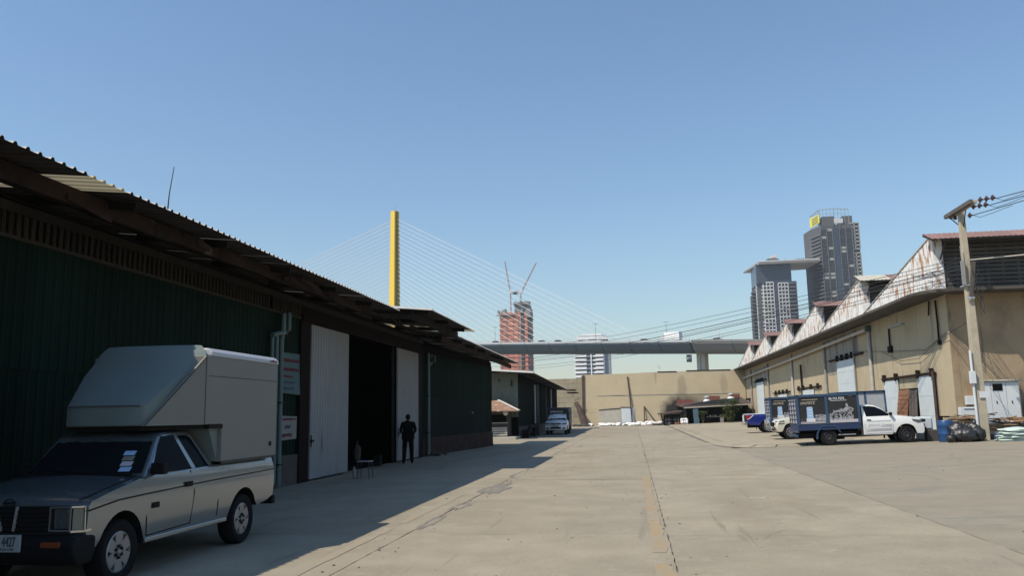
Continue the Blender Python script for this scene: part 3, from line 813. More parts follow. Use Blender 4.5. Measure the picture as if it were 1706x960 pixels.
# drainpipes
def drain(pts, r_=0.058, m='pvc', straps=()):
    q = MB(); q.tube(pts, r_, 10)
    o = obj('drainpipe', q, K[m], parent=LW, smooth=40)
    for z in straps:
        s_ = MB(); s_.box(pts[-1][0] - 0.09, pts[-1][1] - 0.10, z, pts[-1][0] + 0.075, pts[-1][1] + 0.10, z + 0.03); obj('pipe_strap', s_, K['black_metal'], parent=o)
    return o
drain([(-8.43, 18.72, 3.62), (-8.43, 18.72, 0.1)], 0.05, straps=(2.02, 0.95))
drain([(-8.43, 18.97, 3.62), (-8.43, 18.97, 0.1)], 0.055)
drain([(-8.38, 19.23, 4.2), (-8.38, 19.23, 3.78), (-8.40, 19.22, 3.66), (-8.42, 19.22, 3.55), (-8.42, 19.22, 0.06)], 0.065, straps=(2.02, 0.55))
drain([(-8.38, 19.55, 4.25), (-8.38, 19.55, 3.82), (-8.42, 19.45, 3.70)], 0.06)
drain([(-8.40, 18.65, 3.62), (-8.38, 19.0, 3.70), (-8.38, 19.30, 3.74)], 0.06, 'pvc')
drain([(-8.40, 33.98, 4.25), (-8.40, 33.98, 0.08)], 0.075, straps=(2.45, 0.95))
drain([(-8.36, 34.45, 4.22), (-8.36, 34.42, 3.9), (-8.39, 34.1, 3.76), (-8.40, 34.0, 3.7)], 0.055)
drain([(-8.36, 34.95, 4.22), (-8.36, 34.9, 3.92)], 0.055)
# rubble at the foot of the pipe
for k in range(6):
    q = MB(); q.blob((-8.15 + rng.uniform(-.2, .25), 34.4 + rng.uniform(-.6, .7), 0.06), (0.1 * rng.uniform(.6, 1.3), 0.13, 0.08), seed=k, sub=2)
    tag(obj('rubble_lump', q, K['plinth']), 'grey lump of rubble at the foot of the drainpipe by the standing person', 'rubble', 'rubble lumps by the drainpipe')
# small pale tag on the far wall
q = MB(); q.box(Bx(41) + 0.03, 41.0, 1.72, Bx(41) + 0.06, 41.25, 1.82); obj('wall_tag', q, K['paper'], parent=LW)
# signs on the wall
sg = thing('notice_board', 'teal notice board with rows of red lettering beside the white drainpipes', 'notice board', (-8.55, 20.2, 2.28))
q = MB(); q.hexa([(-8.55, 19.55, 2.28), (-8.53, 19.55, 2.28), (-8.50, 20.9, 2.24), (-8.52, 20.9, 2.24), (-8.55, 19.55, 3.28), (-8.53, 19.55, 3.28), (-8.53, 20.82, 3.30), (-8.55, 20.82, 3.30)])
obj('board', q, K['teal_board'], parent=sg)
def fake_rows(parent, x, y0, rows, m, seed):
    r_ = random.Random(seed)
    for z, h, l in rows:
        q = MB(); y = y0
        while y < y0 + l:
            w = r_.uniform(0.03, 0.075); q.box(x, y, z + r_.uniform(0, .02), x + 0.004, y + w, z + h * r_.uniform(.7, 1)); y += w + r_.uniform(0.012, 0.035)
        obj('print_row', q, m, parent=parent)
fake_rows(sg, -8.523, 19.62, [(3.05, 0.10, 0.95), (2.82, 0.10, 0.95), (2.66, 0.07, 0.6)], K['red_ink'], 1)
fake_rows(sg, -8.521, 19.62, [(2.52, 0.05, 0.7), (2.36, 0.07, 0.85)], K['blue_ink'], 2)
ps = thing('poster', 'small crumpled white poster with red print low on the green wall', 'poster', (-8.54, 20.1, 1.12))
q = MB(); q.hexa([(-8.55, 19.6, 1.12), (-8.535, 19.6, 1.12), (-8.52, 20.5, 1.14), (-8.54, 20.5, 1.14), (-8.55, 19.6, 1.72), (-8.535, 19.6, 1.72), (-8.53, 20.54, 1.70), (-8.55, 20.54, 1.70)])
obj('sheet', q, K['paper'], parent=ps)
fake_rows(ps, -8.527, 19.66, [(1.6, 0.07, 0.75), (1.19, 0.1, 0.6)], K['red_ink'], 3)
fake_rows(ps, -8.526, 19.8, [(1.4, 0.1, 0.3)], K['dark_ink'], 4)
# whip aerial on the roof
an = MB(); an.tube([(-6.9, 11.47, 4.78), (-6.9, 11.5, 5.1), (-6.9, 11.6, 5.55)], [0.012, 0.009, 0.006], 6)
tag(obj('aerial', an, K['black_metal'], at=(-6.9, 11.47, 4.78)), 'thin black whip aerial standing on the roof edge', 'aerial')
# things in the doorway
st = thing('stool', 'small metal stool with thin pale legs in the dark doorway', 'stool', (-7.25, 22.2, 0))
q = MB(); q.box(-7.42, 22.02, 0.45, -7.08, 22.38, 0.48); obj('seat', q, K['pipe_grey'], parent=st)
for sx, sy in ((-.15, -.15), (.15, -.15), (.15, .15), (-.15, .15)):
    q = MB(); q.tube([(-7.25 + sx * 1.1, 22.2 + sy * 1.1, 0), (-7.25 + sx, 22.2 + sy, 0.45)], 0.012, 6); obj('leg', q, K['plinth'], parent=st)
q = MB(); q.blob((-7.48, 21.98, 0.17), (0.05, 0.05, 0.17), seed=3, amp=0.2); tag(obj('cloth', q, K['paper'], smooth=60), 'white cloth hanging at the leg of the small metal stool', 'cloth')
q = MB(); q.blob((-9.4, 27.9, 0.42), (0.13, 0.16, 0.30), seed=5, amp=0.2, sub=3); q.tube([(-9.4, 27.8, 0.62), (-9.4, 27.9, 0.85), (-9.4, 28.0, 0.62)], 0.02, 6)
tag(obj('sack', q, K['plinth'], smooth=60), 'pale plastic bag with a looped top standing inside the dark doorway', 'bag')
q = MB(); q.box(-8.7, 27.45, 0.02, -8.45, 27.7, 0.36)
tag(obj('carton', q, K['dark_timber'], bevel=0.01), 'small brown carton on the floor behind the right white door', 'box')

# ------------------------------------------------------------------ second building on the left
L2 = thing('warehouse', 'smaller green sheet metal building beyond the long warehouse, its bright roof edge in the sun', 'warehouse', (-7.9, 72, 0))
for k in range(5):
    x0 = -13.9 + 1.2 * k; q = MB()
    q.corr((x0, 57.8, 0.5), (1, 0, 0), 1.2, (0, 0, 1), 4.05, (0, -1, 0), 0.2, 0.02); obj('wall_sheet', q, K['green_pale'], parent=L2)
for k in range(24):
    y0 = 57.8 + 1.26 * k
    if k in (9, 10, 15): 
        q = MB(); q.box(-8.02, y0, 0, -7.95, y0 + 1.26, 4.1); obj('door_panel', q, K['plinth'], parent=L2); continue
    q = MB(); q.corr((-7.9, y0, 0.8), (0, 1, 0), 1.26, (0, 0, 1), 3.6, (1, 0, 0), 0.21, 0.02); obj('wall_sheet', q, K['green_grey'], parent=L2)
q = MB(); q.box(-14, 57.83, -0.05, -7.86, 88, 0.8); obj('plinth', q, K['plinth'], parent=L2)
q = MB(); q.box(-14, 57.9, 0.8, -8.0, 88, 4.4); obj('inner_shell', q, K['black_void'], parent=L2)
y = 56.3; k = 0
while y < 88.5:
    q = MB(); q.corr((-6.6, y, 4.42 - 0.012 * (y - 56.3)), (0, 1, -0.012), 0.85, (-7.5, 0, 0.55), 7.52, (0, 0, 1), 0.2, 0.03)
    obj('roof_sheet', q, K['roof_sheet'], parent=L2, recalc=False); y += 0.85
q = MB(); q.hexa([(-14, 56.24, 4.96), (-6.58, 56.24, 4.40), (-6.58, 56.34, 4.40), (-14, 56.34, 4.96), (-14, 56.24, 5.07), (-6.58, 56.24, 4.52), (-6.58, 56.34, 4.52), (-14, 56.34, 5.07)])
obj('sunlit_roof_edge', q, K['bright_edge'], parent=L2)  # sunlit roof edge put into the colour of an added strip
q = MB(); q.box(-7.2, 56.4, 4.16, -7.1, 88.4, 4.34); q.box(-6.95, 88.6, 4.05, -6.0, 91, 4.15); q.box(-6.9, 89, 3.8, -5.9, 93, 3.88); obj('eave_beam', q, K['dark_timber'], parent=L2)
for yy in (66.4, 79.8):
    q = MB(); q.tube([(-7.72, yy, 3.95), (-7.72, yy, 0.9)], 0.07, 8); obj('drainpipe', q, K['pvc_white'], parent=L2, smooth=40)
q = MB(); q.box(-9.25, 57.74, 3.95, -9.15, 57.8, 4.1); q.box(-8.35, 57.7, 3.6, -8.3, 57.8, 4.0); obj('wall_bracket', q, K['dark_timber'], parent=L2)

# the little shack in front of it
SH = thing('shack', 'small shack with a rusty hipped roof against the green building', 'shack', (-8.9, 56.4, 0))
q = MB()
q.add([(-10.3, 55.2, 1.93), (-7.55, 55.6, 1.88), (-7.7, 57.7, 1.95), (-10.3, 57.7, 1.95), (-9.1, 56.8, 2.62), (-8.95, 57.4, 2.62), (-10.3, 57.2, 2.62)],
      [(0, 1, 4, 6), (1, 2, 5, 4), (2, 3, 6, 5), (4, 5, 6)])
q.add([(-10.3, 55.2, 1.88), (-7.55, 55.6, 1.83), (-7.7, 57.7, 1.90), (-10.3, 57.7, 1.90)], [(0, 1, 2, 3)])
q.add([(-10.3, 55.2, 1.93), (-7.55, 55.6, 1.88), (-7.55, 55.6, 1.83), (-10.3, 55.2, 1.88)], [(0, 1, 2, 3)])
obj('roof', q, K['rust_roof'], parent=SH)
q = MB(); q.beam((-9.12, 56.76, 2.65), (-7.55, 55.58, 1.92), 0.12, 0.05); obj('ridge_cap', q, K['bright_edge'], parent=SH)
q = MB(); q.box(-10.2, 56.2, 0.15, -8.4, 56.3, 1.1); q.box(-10.2, 56.2, 1.65, -8.4, 56.3, 1.9); q.box(-8.5, 56.2, 1.1, -8.4, 56.3, 1.65); q.box(-8.45, 56.3, .15, -8.35, 57.7, 1.9); obj('wall', q, K['plinth'], parent=SH)
q = MB(); q.box(-10.2, 56.32, 1.1, -8.5, 56.36, 1.65); obj('window', q, K['black_void'], parent=SH)
q = MB(); q.box(-10.2, 56.12, 1.06, -8.4, 56.22, 1.12); obj('sill', q, K['pale_plank'], parent=SH)
for k in range(4):
    q = MB(); q.box(-10.2, 55.98, 0.24 + 0.15 * k, -8.42, 56.02, 0.35 + 0.15 * k); obj('plank', q, K['pale_plank'], parent=SH)
q = MB(); q.box(-8.3, 57.4, 0.15, -7.86, 57.5, 1.45); obj('doorway', q, K['black_void'], parent=SH)
q = MB(); q.box(-10.4, 55.3, -0.02, -7.75, 57.7, 0.17); tag(obj('concrete_step', q, K['conc_light'], bevel=0.02), 'low concrete step in front of the rusty roofed shack', 'step')
mr = thing('traffic_mirror', 'round pale mirror under the rusty shack roof', 'mirror', (-8.5, 55.9, 1.75))
q = MB(); q.lathe([(0.0, -0.03), (0.14, -0.02), (0.17, 0.0), (0.0, 0.005)], (-8.5, 55.9, 1.75), 'y', 20); obj('disc', q, K['cab_white'], parent=mr, smooth=40)
q = MB(); q.tube([(-8.5, 55.92, 1.75), (-8.5, 56.2, 1.7)], 0.015, 6); obj('arm', q, K['black_metal'], parent=mr)
# parked dark motorbike and crates beside the second building
mo = thing('motorbike', 'dark motorbike parked in shade beside the green building', 'motorbike', (-7.45, 60.6, 0))
for yy in (59.95, 61.2):
    q = MB(); q.lathe([(0.16, -0.045), (0.27, -0.05), (0.29, 0), (0.27, 0.05), (0.16, 0.045)], (-7.45, yy, 0.29), 'x', 20, cap=True); obj('wheel', q, K['tyre'], parent=mo, smooth=40)
q = MB(); q.beam((-7.45, 60.0, 0.55), (-7.45, 60.75, 0.5), 0.22, 0.3); q.tube([(-7.45, 59.95, 0.29), (-7.45, 60.2, 0.95)], 0.035, 8); obj('body', q, K['trim_black'], parent=mo, bevel=0.03)
q = MB(); q.beam((-7.45, 60.5, 0.78), (-7.45, 61.35, 0.82), 0.24, 0.1); obj('seat', q, K['black_metal'], parent=mo, bevel=0.03)
q = MB(); q.tube([(-7.78, 60.3, 1.02), (-7.45, 60.2, 0.98), (-7.12, 60.3, 1.02)], 0.018, 6); obj('handlebar', q, K['black_metal'], parent=mo)
for k, (x, y, s_) in enumerate(((-7.5, 62.6, .55), (-7.45, 63.4, .6), (-7.5, 58.6, .5))):
    q = MB(); q.box(x - s_ / 2, y - s_ / 2, 0, x + s_ / 2, y + s_ / 2, s_ * 1.1)
    for zz in (.15, .3, .45): q.box(x + s_ / 2 - .01, y - s_ / 2 - .01, zz, x + s_ / 2 + .012, y + s_ / 2 + .01, zz + .03)
    tag(obj('crate', q, K['trim_black'], bevel=0.015), 'dark crate on the ground in the shade of the smaller green building', 'crate', 'dark crates by the smaller green building')

# ------------------------------------------------------------------ far wall and what leans on it
FWY = 107.0
FWT = thing('boundary_wall', 'tall sunlit beige rendered wall with a black smoke stain closing off the far end of the yard', 'wall', (3, FWY, 0))
q = MB(); q.prism([(-6.2, -0.1), (-6.2, 6.48), (-1, 6.5), (2.4, 6.6), (6, 6.62), (13.9, 6.68), (13.9, -0.1)], FWY, FWY + 0.35, 'y'); obj('wall_face', q, K['far_wall'], parent=FWT)
q = MB(); q.box(-4.4, FWY - 0.03, 3.74, 13.2, FWY, 3.80); q.box(-2.6, FWY - 0.05, 3.78, -1.2, FWY, 3.84); obj('ledge_pipe', q, K['pipe_grey'], parent=FWT)
q = MB(); q.box(3.2, FWY - .05, 6.58, 5.6, FWY + .3, 6.68); q.box(6.8, FWY - .05, 6.64, 12.2, FWY + .3, 6.74); obj('coping', q, K['dark_timber'], parent=FWT)
q = MB(); q.box(-4.25, FWY - 0.04, 0.1, -1.55, FWY, 2.0); obj('cement_patch', q, K['conc_light'], parent=FWT)
q = MB(); q.box(-1.5, FWY - 0.06, 0.3, 0.15, FWY, 2.2); obj('door_patch', q, K['pale_door'], parent=FWT)
q = MB(); q.beam((-4.3, FWY - .06, 1.98), (-1.55, FWY - .06, 2.18), 0.06, 0.07); q.beam((-1.55, FWY - .07, 2.28), (-0.3, FWY - .07, 2.24), 0.06, 0.08); obj('lintel', q, K['dark_timber'], parent=FWT)
FW2 = thing('boundary_wall', 'lower weathered grey brown block wall left of the beige wall', 'wall', (-9, FWY + 0.5, 0))
r_ = random.Random(12); q = MB(); q.box(-16, FWY + 0.42, -0.1, -6.2, FWY + 0.7, 6.05)
obj('wall_face', q, K['block_wall'], parent=FW2)
for row in range(10):
    x = -15.9 + (row % 2) * 0.6
    while x < -6.9:
        x1 = min(x + 1.2, -6.5)
        q = MB(); q.box(x + .012, FWY + 0.38 - r_.uniform(0, .02), row * .6 + .012, x1 - .012, FWY + 0.43, row * .6 + .588); obj('wall_block', q, K['block_wall'], parent=FW2); x += 1.2
q = MB(); q.box(-6.5, FWY + 0.2, 0, -6.2, FWY + 0.6, 6.3); obj('pillar', q, K['block_wall'], parent=FW2)
q = MB(); q.beam((-6.25, FWY - 0.06, 0.05), (-6.15, FWY - 0.06, 6.4), 0.32, 0.08); tag(obj('timber_board', q, K['trunk_dark']), 'tall dark upright board where the grey wall meets the beige wall', 'board')
q = MB(); q.tube([(-5.95, FWY - 1.6, -0.02), (-6.35, FWY - 1.4, 1.2), (-6.8, FWY - 1.0, 2.4), (-7.15, FWY - 0.8, 2.95)], [0.52, 0.42, 0.33, 0.26], 10)
q.tube([(-7.0, FWY - 0.9, 2.9), (-7.3, FWY - 0.9, 3.3), (-6.5, FWY - 0.6, 3.45)], [0.05, 0.035, 0.02], 6)
tag(obj('dead_trunk', q, K['trunk_dark'], smooth=50), 'thick dark bare trunk leaning to the left in front of the far wall', 'trunk')
q = MB(); q.tube([(-0.15, FWY - 0.35, 0), (-0.3, FWY - 0.2, 3), (-0.55, FWY - 0.08, 6.0)], [0.09, 0.08, 0.06], 8); q.blob((-0.55, FWY - .08, 6.02), (.12, .1, .1), 2)
tag(obj('thin_post', q, K['trunk_dark'], smooth=50), 'thin dark pole leaning against the middle of the beige wall', 'pole')
tf = thing('pipe_frame', 'dark triangular pipe frame leaning on the foot of the beige wall', 'frame', (1.9, FWY - 0.5, 0))
for p in (((1.35, FWY - .4, 0.05), (1.38, FWY - .1, 2.35)), ((1.38, FWY - .1, 2.35), (2.95, FWY - .6, 0.1)), ((1.4, FWY - .4, 0.75), (2.0, FWY - .5, 0.1))):
    q = MB(); q.tube(p, 0.06, 6); obj('bar', q, K['trunk_dark'], parent=tf)
# heap of white sacks along the wall
sk = []
for k in range(5):
    q = MB(); q.blob((0, 0, 0.11), (0.34, 0.24, 0.14), seed=k + 20, amp=0.2, freq=1.8, sub=2, flat=-0.1); sk.append(mesh_of('white_sack', q, K['bag_white'], smooth=70))
r_ = random.Random(4)
for k in range(110):
    x = r_.uniform(-5.6, 4.6) if k < 76 else r_.uniform(1.6, 4.4); y = 105.6 + r_.uniform(-0.9, 0.8)
    if k >= 76: y = 104.4 + r_.uniform(-.7, .7)
    o = bpy.data.objects.new('white_sack', sk[k % 5]); COL.objects.link(o)
    o.location = (x, y, r_.choice((0.0, 0.0, 0.0, 0.14)) if k < 76 else r_.choice((0, 0.14, 0.26))); o.rotation_euler = (0, 0, r_.uniform(0, 6)); s_ = r_.uniform(0.8, 1.45); o.scale = (s_, s_, s_ * r_.uniform(.7, 1.2))
    tag(o, 'white sack in the low heap lying along the foot of the far beige wall', 'sack', 'white sacks along the far wall')
for k in range(7):
    q = MB(); x = -7.2 + 0.32 * k; q.blob((x, 104.8 + rng.uniform(-.6, .6), 0.1), (.35, .3, .2), seed=40 + k, amp=.3)
    tag(obj('rubble_lump', q, K['plinth']), 'brown lump of rubble in the shade by the leaning dark trunk', 'rubble', 'rubble lumps by the leaning trunk')
# ------------------------------------------------------------------ right warehouse
RW = thing('warehouse', 'long beige warehouse with a row of white rusty saw-tooth gables over its eave', 'warehouse', (14, 60, 0.3))
X0, Y0 = 14.0, 39.2
q = MB(); q.box(X0, Y0, 0.0, X0 + 0.3, 113, 6.65); q.box(X0 + .3, 112.7, 0, 60, 113, 6.65); q.box(59.7, Y0 + .3, 0, 60, 112.7, 6.65)
obj('wall', q, K['beige_wall'], parent=RW)
poly = [(12.62, 113), (12.62, 40.2), (12.68, 39.3), (12.9, 38.7), (13.3, 38.2), (13.9, 38.0), (14.6, 37.95), (60, 37.95), (60, 39.6), (14.35, 39.6), (14.35, 113)]
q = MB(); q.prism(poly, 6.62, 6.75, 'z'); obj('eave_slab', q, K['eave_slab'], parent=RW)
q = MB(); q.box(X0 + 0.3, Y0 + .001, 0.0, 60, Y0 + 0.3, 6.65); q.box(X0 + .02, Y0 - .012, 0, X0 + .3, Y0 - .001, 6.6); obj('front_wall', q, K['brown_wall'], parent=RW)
# stained cement patches on the wall
q = MB(); q.box(X0 - 0.012, 54.4, 4.9, X0, 63.2, 6.5); q.box(X0 - 0.012, 90.6, 4.5, X0, 99.6, 6.2); q.box(X0 - .012, 59.65, 4.0, X0, 62.7, 4.9); obj('cement_patch', q, K['soot_wall'], parent=RW)
q = MB(); q.box(X0 - 0.025, Y0 - .02, 0.0, X0, 40.9, 0.9); obj('cement_patch', q, K['plinth'], parent=RW)
TH = 12.1; PK = [40.0 + TH * k for k in range(6)]
for k, yk in enumerate(PK):
    ye = min(yk + TH, 113.0)
    # gable cladding: separate ribbed sheets under the sloping edge
    n = 10
    for j in range(n):
        a = yk + (ye - yk) * j / n; b = yk + (ye - yk) * (j + 1) / n
        za = 9.45 - 2.22 * (a - yk) / TH; zb = 9.45 - 2.22 * (b - yk) / TH
        q = MB(); q.hexa([(X0 - 0.08, a + .012, 6.76), (X0 - 0.03, a + .012, 6.76), (X0 - 0.03, b - .012, 6.76), (X0 - 0.08, b - .012, 6.76),
                          (X0 - 0.08, a + .012, za), (X0 - 0.03, a + .012, za), (X0 - 0.03, b - .012, zb), (X0 - 0.08, b - .012, zb)])
        for t in (0.33, 0.66):
            yy = a + (b - a) * t; q.box(X0 - 0.10, yy - .03, 6.76, X0 - 0.08, yy + .03, za + (zb - za) * t - .02)
        obj('gable_sheet', q, K['rusty_white'], parent=RW)
    q = MB(); q.hexa([(X0 - .12, yk, 9.46), (X0 + .05, yk, 9.46), (X0 + .05, ye, 7.24), (X0 - .12, ye, 7.24), (X0 - .12, yk, 9.52), (X0 + .05, yk, 9.52), (X0 + .05, ye, 7.30), (X0 - .12, ye, 7.30)])
    obj('barge_board', q, K['conc_light'], parent=RW)
    zb = 6.76 if k == 0 else 7.2
    q = MB(); q.box(X0 - 0.09, yk - 0.09, 6.76, X0 + 0.32, yk - 0.01, 9.3); obj('corner_sheet', q, K['rusty_white'], parent=RW)
    q = MB(); q.box(X0 - 0.02, yk, 6.76, X0 + .2, ye, 7.18); q.hexa([(X0 - .02, yk, 9.3), (60, yk, 9.3), (60, ye, 7.15), (X0 - .02, ye, 7.15), (X0 - .02, yk, 9.42), (60, yk, 9.42), (60, ye, 7.25), (X0 - .02, ye, 7.25)])
    q.box(X0 + .3, yk + 0.28, 6.76, 60, yk + 0.34, 9.3)
    obj('tooth_roof', q, K['louvre'], parent=RW)
    # louvre front
    xe = 30 if k == 0 else 26
    z = 6.84; i = 0
    while z < 9.25:
        if z > zb:
            q = MB(); q.box(X0 + 0.32, yk + 0.0, z - 0.074, xe, yk + 0.09, z + 0.074); obj('louvre_slat', q, K['louvre'], parent=RW)
        z += 0.192
    q = MB(); x = X0 + 0.9
    while x < xe: q.box(x - 0.04, yk + 0.012, 6.76, x + 0.04, yk + 0.1, 9.3); x += 0.66
    obj('louvre_post', q, K['louvre'], parent=RW)
    if k == 0: q = MB(); q.box(X0 + .32, yk - .05, 6.76, 60, yk + .1, 6.83); obj('louvre_sill', q, K['plinth'], parent=RW)
    # brown cap roof, one sheet after another
    x = 13.55; xe = 34 if k == 0 else 24
    while x < xe:
        q = MB(); q.corr((x, yk + 0.15, 9.60), (1, 0, 0), 0.9, (0, -1.35, -0.50), 1.44, (0, -0.35, 1), 0.225, 0.02)
        pale = k == 1 and x < 14.6
        obj('cap_sheet', q, K['conc_light'] if pale else K['brown_roof'], parent=RW, label='pale replaced cap sheet' if pale else None, recalc=False); x += 0.9
    q = MB(); q.beam((13.62, yk + .1, 9.52), (13.62, yk - 1.15, 9.05), 0.07, 0.12); q.beam((13.9, yk - 1.1, 9.05), (xe, yk - 1.1, 9.05), 0.05, 0.06); q.beam((14.2, yk - .02, 8.3), (14.2, yk - .95, 9.05), .05, .06)
    obj('cap_frame', q, K['plinth'], parent=RW)
# downpipes and the long sloping drain
for y, z1, w in ((51.3, 6.25, .10), (55.0, 6.0, .05), (63.0, 6.4, .09), (75.8, 6.4, .10), (89.0, 6.4, .10), (101.5, 6.3, .10), (112.6, 6.4, .10)):
    q = MB(); q.tube([(X0 - 0.12, y, z1), (X0 - 0.12, y, 0.3)], w, 8); obj('downpipe', q, K['pipe_lt'] if y in (51.3, 75.8, 112.6) else K['pipe_grey'], parent=RW, smooth=40)
q = MB(); q.tube([(X0 - .12, 71.9, 5.3), (X0 - .12, 71.9, 2.4)], .08, 8); q.tube([(X0 - .12, 107.8, 4.0), (X0 - .12, 107.8, .3)], .07, 8); obj('conduit', q, K['rusty_beam'], parent=RW)
q = MB(); q.box(X0 - .3, 51.1, 6.1, X0 - .02, 51.5, 6.45); obj('pipe_head', q, K['pvc'], parent=RW)
q = MB(); q.tube([(X0 - 0.3, 51.2, 6.22), (X0 - 0.3, 113.2, 5.5)], 0.11, 8); obj('drainpipe', q, K['pipe_lt'], parent=RW, smooth=40)
q = MB(); q.tube([(X0 - .08, 40.25, 6.5), (X0 - .08, 40.2, 5.4), (X0 - .08, 40.25, 4.55)], .045, 8); q.box(X0 - .12, 40.15, 4.45, X0, 40.35, 4.65); q.tube([(X0 - .1, 41.0, 6.55), (X0 - .1, 41.2, 5.9)], .04, 6); q.box(X0 - .15, 47.3, 4.6, X0, 47.8, 4.95); q.tube([(X0 - .08, 47.5, 5.9), (X0 - .08, 47.55, 4.9)], .05, 6)
obj('conduit', q, K['dark_timber'], parent=RW)
q = MB(); q.box(X0 - 0.7, 43.4, 5.72, X0 - 0.5, 45.3, 5.8); q.tube([(X0 - .6, 44.3, 5.8), (X0 - .6, 44.35, 6.62)], .012, 6); q.tube([(X0 - .6, 45.6, 6.6), (X0 - .6, 44.8, 5.8)], .008, 6); obj('lamp_fixture', q, K['pipe_grey'], parent=RW)
# doors
def door(y0, y1, z1, lift=0.3, m='pale_door', seams=3, label=None):
    q = MB(); q.box(X0 - 0.10, y0, lift, X0 - 0.05, y1, z1)
    for k in range(1, seams):
        z = lift + (z1 - lift) * k / seams; q.box(X0 - .108, y0, z - .015, X0 - .10, y1, z + .015)
    q.box(X0 - .112, y0, lift, X0 - .10, y0 + .08, z1); q.box(X0 - .112, y1 - .08, lift, X0 - .10, y1, z1)
    return obj('sliding_door', q, K[m], parent=RW, label=label)
def track(y0, y1, z, hang, m='rusty_beam'):
    q = MB(); q.box(X0 - 0.16, y0, z, X0 - 0.04, y1, z + 0.1)
    for y in hang: q.box(X0 - .2, y - .08, z - .12, X0 - .03, y + .08, z + .28)
    obj('door_track', q, K[m], parent=RW)
door(55.2, 59.6, 4.8, seams=6); track(53, 61.8, 4.92, (55.5, 56.8, 58.1, 59.4), 'dark_timber')
door(92.5, 97.4, 4.65, seams=5); track(90.5, 99.5, 4.78, (92.8, 94.2, 95.6, 97), 'dark_timber')
door(67.7, 71.9, 3.17, seams=2); track(65.0, 74.0, 3.3, (66, 68.5, 71.5, 73.4))
door(79.3, 83.6, 3.05, seams=2); track(77.5, 86.5, 3.2, (79, 81, 83, 85), 'dark_timber')
door(104.6, 109.8, 2.85, seams=2, m='conc_light'); q = MB(); q.box(X0 - .15, 103.6, 2.92, X0, 111, 3.08); obj('lintel', q, K['rusty_beam'], parent=RW)
q = MB(); q.box(X0 - 0.035, 43.55, 0.28, X0 - .005, 46.75, 2.60); obj('door_opening', q, K['black_void'], parent=RW)
door(46.75, 49.15, 3.12, label='left leaf of the open sliding door'); door(41.35, 43.55, 3.14)
track(41.1, 49.4, 3.17, (41.5, 43.4, 46.9, 49.0))
q = MB(); q.box(X0 - .18, 41.15, .3, X0 - .11, 41.3, 3.3); obj('door_track', q, K['trunk_dark'], parent=RW)
# boards leaning in the opening
for k in range(3):
    y = 45.05 + 0.56 * k; q = MB(); q.hexa([(X0 - .42, y, .3), (X0 - .38, y, .3), (X0 - .38, y + .53, .3), (X0 - .42, y + .53, .3), (X0 - .09, y - .05, 2.55), (X0 - .05, y - .05, 2.55), (X0 - .05, y + .48, 2.55), (X0 - .09, y + .48, 2.55)])
    for t in range(9):
        z = .5 + .22 * t; xx = X0 - .425 + .33 * (z - .3) / 2.25; q.box(xx - .012, y + .03, z, xx + .01, y + .48, z + .05)
    tag(obj('rusty_board', q, K['rust_panel']), ['rusty brown board leaning in the open doorway, the one next to the grey planks', 'rusty brown board leaning in the open doorway, middle one of three', 'rusty brown board leaning in the open doorway, nearest the left door leaf'][k], 'board', 'rusty boards in the doorway')
for k in range(3):
    y = 43.7 + 0.42 * k; q = MB(); q.beam((X0 - .35, y - .1, .3), (X0 - .08, y + .3, 2.5), 0.28, 0.05, up=(1, 0, 0))
    tag(obj('grey_plank', q, K['grey_plank']), ['dark grey plank leaning in the doorway next to the right door leaf', 'dark grey plank leaning in the doorway, middle one of three', 'dark grey plank leaning in the doorway against the rusty boards'][k], 'plank', 'grey planks in the doorway')

# ------------------------------------------------------------------ food stall under the far wall
ST = thing('market_stall', 'dark canopied stall with a corrugated lean-to roof below the smoke stain', 'stall', (9, 101, 0.2))
q = MB(); q.hexa([(5.9, 100, 1.98), (13.6, 100, 2.28), (13.6, 100.12, 2.28), (5.9, 100.12, 1.98), (5.9, 100, 2.10), (13.6, 100, 2.38), (13.6, 100.12, 2.38), (5.9, 100.12, 2.10)]); obj('canopy_fascia', q, K['conc_light'], parent=ST)
q = MB(); q.hexa([(5.7, 100.1, 2.1), (13.6, 100.1, 2.4), (13.2, 106.8, 3.2), (5.2, 106.8, 2.5), (5.7, 100.1, 2.16), (13.6, 100.1, 2.46), (13.2, 106.8, 3.3), (5.2, 106.8, 2.6)]); obj('canopy', q, K['trunk_dark'], parent=ST)
q = MB(); q.prism([(5.5, 2.28), (12.3, 2.5), (12.3, 3.12), (9.0, 2.85)], 100.6, 100.7, 'y'); obj('tarpaulin', q, K['tarp_dark'], parent=ST)
q = MB(); q.box(6.1, 105.5, 0.1, 13.4, 105.7, 2.4); q.box(6.1, 100.6, 0.1, 6.2, 105.5, 2.0); q.box(13.2, 101, .2, 13.3, 105.5, 2.3); obj('back_cloth', q, K['tarp_dark'], parent=ST)
for x in (6.15, 8.6, 10.9, 13.2):
    q = MB(); q.tube([(x, 100.3, zg(x)), (x, 100.3, 2.2)], 0.05, 6); obj('post', q, K['dark_timber'], parent=ST)
q = MB(); q.box(8.5, 100.9, 0.9, 10.6, 101.8, 0.97); obj('counter', q, K['pale_plank'], parent=ST)
for k in range(7):
    q = MB(); q.blob((8.65 + .29 * k, 101.1, 1.07), (.1, .1, .12), seed=k, amp=.1); tag(obj('jar', q, K[('rust_red', 'bag_mint', 'wood', 'pale_door')[k % 4]]), 'small jar or pot standing on the counter of the dark stall', 'jar', 'pots on the stall counter')
L3 = thing('lean_to', 'low dark open lean-to with a table joining the left end of the stall', 'shelter', (4.3, 101.5, 0.05))
